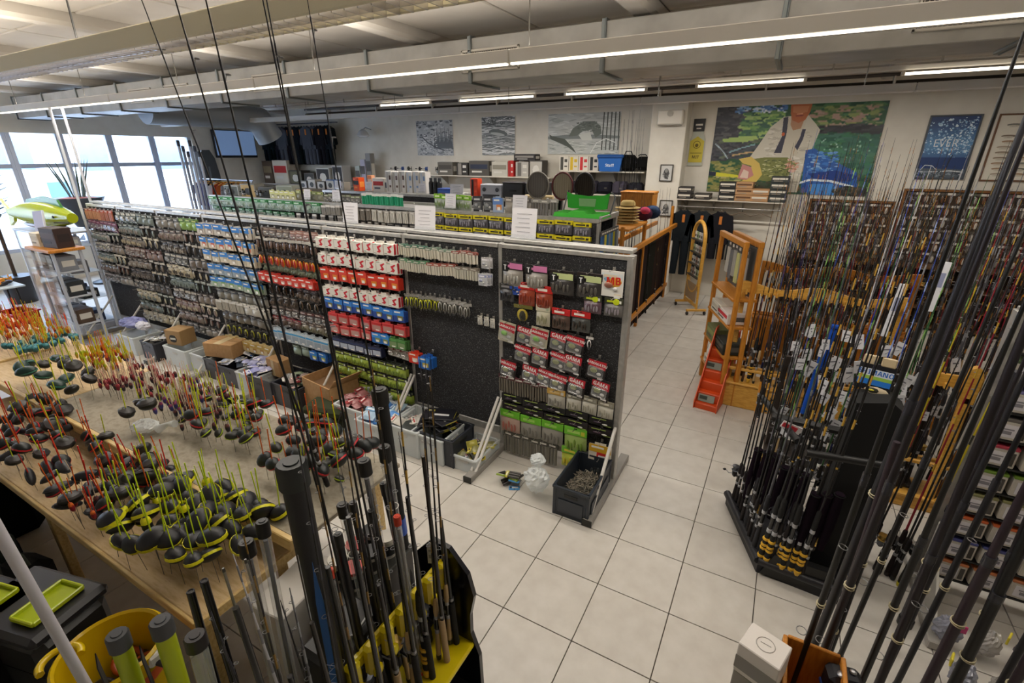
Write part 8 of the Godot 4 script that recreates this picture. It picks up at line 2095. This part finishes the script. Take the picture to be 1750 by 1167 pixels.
func build_far_left() -> void:
	# screen on the left wall
	var tv := thing("wall_screen", "large flat screen with a pale blue picture in the far left corner", "screen", Vector3(-12.5, 2.86, -6.55), PI / 2)
	part(tv, "housing", MB.new().c("#2a2d33").box(Vector3(0, 0, -0.02), Vector3(1.2, 0.7, 0.06), 0.01), mt.satin)
	var sm := StandardMaterial3D.new()
	sm.albedo_color = Color("#5f7ba6")
	sm.emission_enabled = true
	sm.emission = Color("#7f9cc8")
	sm.emission_energy_multiplier = 0.35
	sm.roughness = 0.15
	part(tv, "screen", MB.new().box(Vector3(0, 0.02, 0.012), Vector3(1.14, 0.62, 0.006)), sm)
	part(tv, "bracket", MB.new().c("#3a3a3c").box(Vector3(0, 0, -0.08), Vector3(0.3, 0.3, 0.06), 0.01), mt.satin)
	# dark jackets hanging along the back wall
	var rl := thing("garment_rail", "long dark garment rail high on the far back wall", "rail", Vector3(-10.9, 3.36, -7.3))
	part(rl, "bar", MB.new().c("#55585e").tube([Vector3(-1.4, 0, 0), Vector3(1.4, 0, 0)], 0.016, 8), mt.metal)
	for x in [-1.3, 0, 1.3]:
		part(rl, "bracket", MB.new().c("#55585e").tube([Vector3(x, 0, 0), Vector3(x, 0.02, -0.28)], 0.012, 6), mt.metal)
	for i in 11:
		garment("hanging_jacket", "dark jacket hanging high on the far back wall, %s from the left" % ["first", "second", "third", "fourth", "fifth", "sixth", "seventh", "eighth", "ninth", "tenth", "eleventh"][i], Vector3(-12.15 + i * 0.25, 3.34, -7.27 + 0.03 * (i % 2)), ["#1b1d24", "#23252c", "#1f2126", "#15161a", "#4a4e58"][(i * 3) % 5 if i != 7 else 4], 1.0, true)
	# boxes on a shelf in the far corner
	var sf := thing("wall_shelf", "long shelf of display boxes below the dark jackets", "shelf", Vector3(-10.7, 1.82, -7.3))
	part(sf, "board", MB.new().c("#c9c5bd").box(Vector3(0, -0.015, 0), Vector3(3.4, 0.03, 0.5), 0.004), mt.satin)
	for x in [-1.5, 0, 1.5]:
		part(sf, "support", MB.new().c("#8d8a86").box(Vector3(x, -0.92, -0.1), Vector3(0.06, 1.79, 0.2), 0.005), mt.satin)
	var bx := [[-12.1, 0.4, 0.6, "#5d4a3a", "#8a7a5a", "brown framed box at the left of the far shelf"], [-11.55, 0.6, 0.62, "#ddd2be", "#c2302c", "big cream box with red lower half on the far shelf"], [-10.95, 0.5, 0.36, "#4a463f", "#6d6a50", "olive box right of the cream and red box"], [-10.4, 0.4, 0.3, "#6a655c", "#3a372f", "grey box in the middle of the far shelf"], [-9.85, 0.5, 0.44, "#d0cbc0", "#2b2620", "white framed dark box on the far shelf"], [-9.3, 0.36, 0.5, "#c9c6c4", "#2c2a2a", "white framed black box at the right end of the far shelf"]]
	for q in bx:
		carton("display_box", q[5], "box", Vector3(q[0], 1.82, -7.25), Vector3(q[1], q[2], 0.3), q[3], q[4], "#e0d9cc", 0.0, "", 1 if q[0] > -11 else 0)
	for i in 3:
		carton("carton_box", "pale poster tube box standing by the corner pillar, %s" % ["left", "middle", "right"][i], "box", Vector3(-8.75 + i * 0.2, 1.82, -7.35), Vector3(0.16, 0.5 + 0.15 * i, 0.16), ["#b9c4be", "#c0bcd0", "#8d8a88"][i], "#55504c", "#d9d5cc")
	var s2 := thing("wall_shelf", "short shelf with pale tubes left of the first grey drawing", "shelf", Vector3(-8.55, 1.82, -7.4))
	part(s2, "board", MB.new().c("#c9c5bd").box(Vector3(0, -0.015, 0), Vector3(0.75, 0.03, 0.3), 0.004), mt.satin)
	part(s2, "bracket", MB.new().c("#8d8a86").box(Vector3(0, -0.12, -0.1), Vector3(0.03, 0.2, 0.1), 0.004), mt.satin)
	# round lamp on the wall
	var wl := thing("wall_lamp", "small dome lamp hanging on the back wall near the jackets", "lamp", Vector3(-8.45, 3.08, -7.3))
	part(wl, "dome", MB.new().c("#cfd2d6").lathe([Vector2(0.14, -0.06), Vector2(0.15, -0.04), Vector2(0.1, 0.05), Vector2(0.03, 0.1), Vector2(0, 0.11)], 18), mt.satin)
	part(wl, "glass", MB.new().c("#e9ecf0").lathe([Vector2(0, -0.09), Vector2(0.1, -0.085), Vector2(0.135, -0.06)], 18), mt.gloss)
	part(wl, "arm", MB.new().c("#9a9a9a").tube([Vector3(0, 0.08, 0), Vector3(0, 0.14, -0.1), Vector3(0, 0.1, -0.29)], 0.012, 6), mt.metal)
	# standing tubes and a dark board near the windows
	for i in 6:
		tube_case("striped white rod tube standing near the screen, %s from the window" % ["first", "second", "third", "fourth", "fifth", "sixth"][i], Vector3(-11.6 + 0.03 * i, 0, -4.55 - i * 0.07), Vector3(-11.6 + 0.03 * i, 2.9 - 0.12 * (i % 3), -4.55 - i * 0.07), 0.03, ["#c9ccd6", "#8d92a0", "#d5d8e0"][i % 3], "#4a4c55", mt.satin)
	var sb := thing("paddle_board", "dark grey rounded board standing below the screen", "board", Vector3(-12.3, 1.2, -5.55), PI / 2)
	part(sb, "board", MB.new().c("#4a5054").prism([Vector2(-0.22, -1.2), Vector2(0.22, -1.2), Vector2(0.25, 0.9), Vector2(0.2, 1.3), Vector2(0.1, 1.5), Vector2(-0.1, 1.5), Vector2(-0.2, 1.3), Vector2(-0.25, 0.9)], -0.03, 0.03), mt.satin)
	part(sb, "stripe", MB.new().c("#7d848a").box(Vector3(0, 0, 0.032), Vector3(0.04, 2.2, 0.004), 0.001), mt.satin)
	# clothes rack with bright hangers
	var cr := thing("garment_rail", "chrome clothes rack with bright shirts and orange hangers", "rail", Vector3(-11.0, 0, -5.1))
	part(cr, "bar", MB.new().c("#b9bcc4").tube([Vector3(-1.1, 2.02, 0), Vector3(1.1, 2.02, 0)], 0.014, 8), mt.metal)
	for x in [-1.05, 1.05]:
		part(cr, "post", MB.new().c("#b9bcc4").tube([Vector3(x, 0, 0), Vector3(x, 2.02, 0)], 0.014, 8), mt.metal)
		part(cr, "foot", MB.new().c("#b9bcc4").tube([Vector3(x, 0.02, -0.3), Vector3(x, 0.02, 0.3)], 0.016, 8), mt.metal)
	for i in 12:
		var g := garment("hanging_shirt", "%s shirt on the clothes rack, %s from the left" % [["dark blue", "navy", "violet blue", "black", "white", "rust red", "orange brown", "grey", "black patterned", "pale grey", "dark grey", "brown"][i], ["first", "second", "third", "fourth", "fifth", "sixth", "seventh", "eighth", "ninth", "tenth", "eleventh", "twelfth"][i]], Vector3(-12.0 + i * 0.17, 2.0, -5.1), ["#23264a", "#2b2c5a", "#3a3a78", "#1c1c22", "#c9c9cf", "#8f3a2a", "#a8582c", "#8d8d90", "#2c2a2c", "#b5b3b0", "#4a4848", "#5a3f34"][i], 0.6, true, PI / 2 - 0.5)
		part(g, "orange_hanger", MB.new().c("#d99a2c").tube([Vector3(-0.16, -0.1, 0), Vector3(0, -0.03, 0), Vector3(0.16, -0.1, 0)], 0.014, 6), mt.satin)
	# glass cabinet with white posts, wooden top and the big green fish on it
	var gc := thing("glass_cabinet", "tall glass cabinet with white metal posts left of the display wall", "cabinet", Vector3(-8.75, 0, -0.86))
	for x in [-0.62, 0.0, 0.62]:
		for z in [-0.25, 0.25]:
			part(gc, "post", MB.new().c("#d5d9e2").box(Vector3(x, 0.75, z), Vector3(0.035, 1.5, 0.035), 0.004), mt.satin)
	for y in [0.12, 0.5, 0.9, 1.3]:
		part(gc, "glass_shelf", MB.new().box(Vector3(0, y, 0), Vector3(1.22, 0.012, 0.48), 0.003), mt.milky)
	part(gc, "top", MB.new().c("#c9cdd6").box(Vector3(0, 1.51, 0), Vector3(1.3, 0.03, 0.55), 0.005), mt.satin)
	part(gc, "base", MB.new().c("#b5b9c4").box(Vector3(0, 0.05, 0), Vector3(1.28, 0.1, 0.54), 0.01), mt.satin)
	part(gc, "pane", MB.new().box(Vector3(-0.31, 0.8, 0.26), Vector3(0.58, 1.38, 0.006)), mt.glass)
	part(gc, "pane", MB.new().box(Vector3(0.31, 0.8, 0.26), Vector3(0.58, 1.38, 0.006)), mt.glass)
	for r in 4:
		for i in 4:
			carton("cabinet_box", "%s reel box in the glass cabinet, %s shelf, %s from the left" % [["dark", "grey", "pale", "blue"][(i + r) % 4], ["lowest", "second", "third", "upper"][r], ["first", "second", "third", "fourth"][i]], "box", Vector3(-9.22 + i * 0.31, [0.126, 0.506, 0.906, 1.306][r], -0.86), Vector3(0.24, 0.14 + 0.04 * ((i + r) % 2), 0.22), ["#2a2c30", "#6d6c70", "#b5b3b4", "#2c3a5a"][(i + r) % 4], "#8d8a88", "#d9d5cc", rng.randf_range(-0.2, 0.2))
	var fi := thing("model_fish", "large yellow green model fish lying on top of the glass cabinet", "fish model", Vector3(-8.65, 1.53, -0.75), 0.05)
	var bd := MB.new()
	var sp := []
	var rr := []
	for i in 13:
		var t := i / 12.0
		sp.append(Vector3(-0.95 + t * 1.85, 0.22 + 0.02 * sin(t * 3.0), 0))
		rr.append(0.035 + 0.165 * pow(sin(PI * clampf(t * 0.92 + 0.04, 0, 1)), 0.8) * (0.6 + 0.5 * t))
	bd.c("#a9b81c").tube(sp, rr, 14)
	part(fi, "body", bd, mt.gloss)
	part(fi, "back_fin", MB.new().c("#3a7a3c").prism([Vector2(-0.5, 0.28), Vector2(-0.3, 0.44), Vector2(0.2, 0.5), Vector2(0.6, 0.46), Vector2(0.7, 0.3)], -0.03, 0.0), mt.gloss)
	part(fi, "tail_fin", MB.new().c("#c9c82a").prism([Vector2(-0.85, 0.17), Vector2(-1.15, 0.42), Vector2(-1.02, 0.17), Vector2(-1.08, -0.0), Vector2(-0.9, 0.08)], -0.02, 0.02), mt.gloss)
	part(fi, "belly", MB.new().c("#8f7a8a").ball(Vector3(0.1, 0.07, 0.02), Vector3(0.7, 0.05, 0.08), 14, 6), mt.gloss)
	part(fi, "mouth", MB.new().c("#4a4a1c").tube([Vector3(0.7, 0.17, 0.14), Vector3(0.9, 0.16, 0.06)], 0.01, 6), mt.gloss)
	part(fi, "eye", MB.new().c("#1c1c1c").ball(Vector3(0.68, 0.24, 0.13), Vector3(0.02, 0.02, 0.012), 10, 6), mt.gloss)
	var sg := sign_stand("silver grey sign plate leaning on the model fish", Vector3(-8.0, 1.53, -0.48))
	var wb := thing("side_counter", "orange wooden side counter at the end of the display wall", "counter", Vector3(-7.62, 0, -0.45))
	part(wb, "top", MB.new().box(Vector3(0, 1.4, 0), Vector3(0.75, 0.04, 0.4), 0.006), mt.oak)
	for x in [-0.32, 0.32]:
		for lz in [-0.15, 0.15]:
			part(wb, "leg", MB.new().c("#b5bac4").box(Vector3(x, 0.69, lz), Vector3(0.035, 1.38, 0.035), 0.005), mt.satin)
	part(wb, "front_glass", MB.new().box(Vector3(0, 0.7, 0.18), Vector3(0.6, 1.3, 0.006)), mt.glass)
	for sy in [0.35, 0.75, 1.1]:
		part(wb, "shelf", MB.new().c("#b5b9c0").box(Vector3(0, sy, 0), Vector3(0.62, 0.02, 0.3), 0.003), mt.satin)
		for i in 3:
			carton("cabinet_box", "%s box under the orange side counter, %s shelf" % [["dark", "grey", "brown"][i], {0.35: "lowest", 0.75: "middle", 1.1: "upper"}[sy]], "box", Vector3(-7.83 + i * 0.2, sy + 0.011, -0.45), Vector3(0.17, 0.2, 0.2), ["#26282e", "#7d8088", "#4a382e"][(i + int(sy * 10)) % 3], "#8d8a88", "#c9c5bd")
	carton("carton_box", "dark brown leather box on the orange side counter", "box", Vector3(-7.5, 1.42, -0.47), Vector3(0.34, 0.26, 0.2), "#3a2a26", "#4a3832", "#2a201e", 0.1)
	carton("carton_box", "pale cream box on the orange side counter", "box", Vector3(-7.83, 1.42, -0.42), Vector3(0.22, 0.18, 0.18), "#cfc4ac", "#bfb298", "#8d8470", 0.05)
	# white poles at the end of the wall
	for i in 2:
		var p := thing("white_post", "thin white post from floor to trunking at the far wall end, %s" % ["front", "back"][i], "post", Vector3(-7.95, 0, -1.0 - i * 0.14))
		part(p, "post", MB.new().c("#d8dbe2").tube([Vector3(0, 0.01, 0), Vector3(0, 3.19, 0)], 0.018, 10), mt.satin)
		part(p, "foot_plate", MB.new().c("#b9bcc4").lathe([Vector2(0, 0), Vector2(0.05, 0), Vector2(0.05, 0.012), Vector2(0, 0.014)], 14), mt.satin)
	# small table with bright flowers, red crate below
	var tb := thing("small_table", "small white table on black legs carrying bright orange lures", "table", Vector3(-9.2, 0, -0.1))
	part(tb, "top", MB.new().c("#c9d5dc").box(Vector3(0, 0.74, 0), Vector3(0.75, 0.025, 0.5), 0.006), mt.satin)
	for x in [-0.25, 0.25]:
		for z in [-0.18, 0.18]:
			part(tb, "leg", MB.new().c("#1c1c20").tube([Vector3(x * 0.8, 0.73, z), Vector3(x, 0, z)], 0.014, 7), mt.satin)
	for i in 16:
		var fl := thing("bright_lure", "orange or yellow lure piled on the small white table", "lure", Vector3(-9.2 + rng.randf_range(-0.28, 0.28), 0.775 + 0.02 * (i % 4), -0.1 + rng.randf_range(-0.16, 0.16)), rng.randf_range(0, 6), "lures on the small white table")
		part(fl, "body", MB.new().c(["#e0892c", "#c9c02a", "#4a5a3a", "#8f3a3a", "#2c2a2e"][i % 5]).ball(Vector3.ZERO, Vector3(0.09, 0.03, 0.04), 9, 6), mt.satin)
		part(fl, "tail", MB.new().c("#e6a03a").prism([Vector2(-0.08, 0), Vector2(-0.14, 0.04), Vector2(-0.14, -0.03)], -0.006, 0.006), mt.satin)
	var rc := thing("red_crate", "bright red plastic tub on the floor under the small table", "tub", Vector3(-9.05, 0, -0.2), 0.2)
	var rw := MB.new().c("#a81420")
	for s in [[-1, 0], [1, 0], [0, -1], [0, 1]]:
		if s[0]:
			rw.box(Vector3(s[0] * 0.21, 0.17, 0), Vector3(0.012, 0.34, 0.32), 0.003)
		else:
			rw.box(Vector3(0, 0.17, s[1] * 0.16), Vector3(0.43, 0.34, 0.012), 0.003)
	part(rc, "walls", rw.box(Vector3(0, 0.01, 0), Vector3(0.42, 0.02, 0.32)), mt.satin)
	part(rc, "rim", MB.new().c("#c41c28").box(Vector3(0, 0.335, 0.17), Vector3(0.48, 0.025, 0.04), 0.006).box(Vector3(0, 0.335, -0.17), Vector3(0.48, 0.025, 0.04), 0.006).box(Vector3(0.225, 0.335, 0), Vector3(0.03, 0.025, 0.34), 0.006).box(Vector3(-0.225, 0.335, 0), Vector3(0.03, 0.025, 0.34), 0.006), mt.satin)
	# wicker chest
	var wc := thing("wicker_chest", "brown wicker topped wooden chest at the left edge", "chest", Vector3(-10.2, 0, 0.1))
	part(wc, "chest", MB.new().box(Vector3(0, 0.3, 0), Vector3(1.1, 0.6, 0.6), 0.02), mt.oak)
	for i in 7:
		part(wc, "wicker_coil", MB.new().c("#7a5a3a" if i % 2 else "#6a4c30").tube([Vector3(-0.54, 0.64 + i * 0.035, 0), Vector3(-0.54, 0.64 + i * 0.035, 0.29), Vector3(0.54, 0.64 + i * 0.035, 0.29), Vector3(0.54, 0.64 + i * 0.035, 0)], 0.022, 6), mt.cloth)
	part(wc, "lid", MB.new().c("#8a6844").box(Vector3(0, 0.88, 0), Vector3(1.1, 0.03, 0.6), 0.01), mt.cloth)
	# white tubular rack with curved arms
	var wr := thing("tube_rack", "white tubular rack with curved arms at the left edge", "rack", Vector3(-9.6, 0, 0.75))
	for i in 3:
		part(wr, "arm", MB.new().c("#dfe3ec").tube([Vector3(-0.5, 1.65 - i * 0.15, 0), Vector3(-0.1, 1.45 - i * 0.15, 0), Vector3(0.4, 1.2 - i * 0.15, 0), Vector3(0.7, 0.9 - i * 0.15, -0.1)], 0.025, 8), mt.satin)
	for x in [-0.5, 0.35]:
		part(wr, "post", MB.new().c("#dfe3ec").tube([Vector3(x, 0, 0), Vector3(x - 0.02, 1.9, 0)], 0.025, 8), mt.satin)
		part(wr, "foot", MB.new().c("#dfe3ec").tube([Vector3(x, 0.02, -0.25), Vector3(x, 0.02, 0.25)], 0.025, 8), mt.satin)
	for i in 9:
		hang(k_tubes(0.1, 0.3, ["#b93a34", "#d9d5d0", "#3a3a44"][i % 3], ["#d9dce2", "#8d929c", "#c9c6c0"][i % 3], 3), "hanging_pack", "pale striped pack hanging on the white tube rack, %s" % ["first", "second", "third", "fourth", "fifth", "sixth", "seventh", "eighth", "ninth"][i], "packet", Vector3(-10.15 + i * 0.11, 1.62 - 0.05 * (i % 2), 0.74), 0.3, "")
	# planter in front of the first window
	var pt := thing("potted_plant", "dark planter with thin upright leaves before the windows", "plant", Vector3(-11.6, 0, -2.35))
	part(pt, "pot", MB.new().c("#3a3c42").lathe([Vector2(0, 1.2), Vector2(0.16, 1.2), Vector2(0.42, 1.75), Vector2(0.44, 1.78), Vector2(0.38, 1.77), Vector2(0.0, 1.72)], 18), mt.satin)
	part(pt, "stand", MB.new().c("#26282c").lathe([Vector2(0, 0), Vector2(0.2, 0), Vector2(0.2, 0.04), Vector2(0.05, 0.08), Vector2(0.05, 1.2), Vector2(0, 1.2)], 14), mt.satin)
	for i in 9:
		var a := i * 2.4
		part(pt, "leaf", MB.new().c("#4a5a4c").tube([Vector3(0.1 * cos(a), 1.72, 0.1 * sin(a)), Vector3(0.2 * cos(a), 2.1, 0.2 * sin(a)), Vector3(0.34 * cos(a), 2.5, 0.34 * sin(a))], [0.012, 0.02, 0.003], 5), mt.satin)
	part(pt, "soil_cover", MB.new().c("#b9756a").ball(Vector3(0, 1.74, 0), Vector3(0.36, 0.05, 0.36), 14, 5), mt.matte)
	var bp := thing("potted_plant", "dark bushy plant at the left edge beside the windows", "plant", Vector3(-11.2, 0, -0.9))
	part(bp, "pot", MB.new().c("#2c2c30").lathe([Vector2(0, 0), Vector2(0.2, 0), Vector2(0.26, 0.5), Vector2(0, 0.5)], 16), mt.satin)
	part(bp, "stem", MB.new().c("#4a3c30").tube([Vector3(0, 0.5, 0), Vector3(0.03, 1.6, 0)], 0.03, 7), mt.matte)
	for i in 40:
		var a := i * 2.399
		var y := 1.5 + 0.028 * i
		var d := Vector3(cos(a), 0.4, sin(a))
		var p0 := Vector3(0.03, y, 0)
		part(bp, "leaf", MB.new().c(["#3a4a40", "#46564a", "#2f3d36"][i % 3]).ball(Vector3.ZERO, Vector3(0.05, 0.006, 0.16), 7, 4), mt.satin, Transform3D(Basis.looking_at(d, Vector3.UP), p0 + d * 0.2))
	# glass cases with reels on the far top of the front wall
	for i in 5:
		carton("glass_case", "pale display case standing behind the far end of the front wall, %s" % ["first", "second", "third", "fourth", "fifth"][i], "case", Vector3(-8.0 + i * 0.5, 1.86, -3.45), Vector3(0.42, 0.2 + 0.04 * (i % 2), 0.2), ["#b9bcb8", "#8d8a80", "#5a5550", "#a3a89c", "#6a6660"][i], ["#55584c", "#b99a5a", "#3a3836", "#7d8470", "#c9a06a"][i], "#2a2a2a", 0.0, "", 1)


func sign_stand(label: String, p: Vector3) -> Node3D:
	var o := thing("sign_card", label, "sign", p, 0.2)
	part(o, "plate", MB.new().c("#8f8798").box(Vector3(0, 0.17, 0), Vector3(0.2, 0.34, 0.02), 0.003), mt.satin, T(Vector3.ZERO, Vector3(-0.2, 0, 0.12)))
	part(o, "edge", MB.new().c("#d9dbe4").box(Vector3(0.1, 0.17, 0), Vector3(0.015, 0.34, 0.024), 0.003), mt.satin, T(Vector3.ZERO, Vector3(-0.2, 0, 0.12)))
	return o
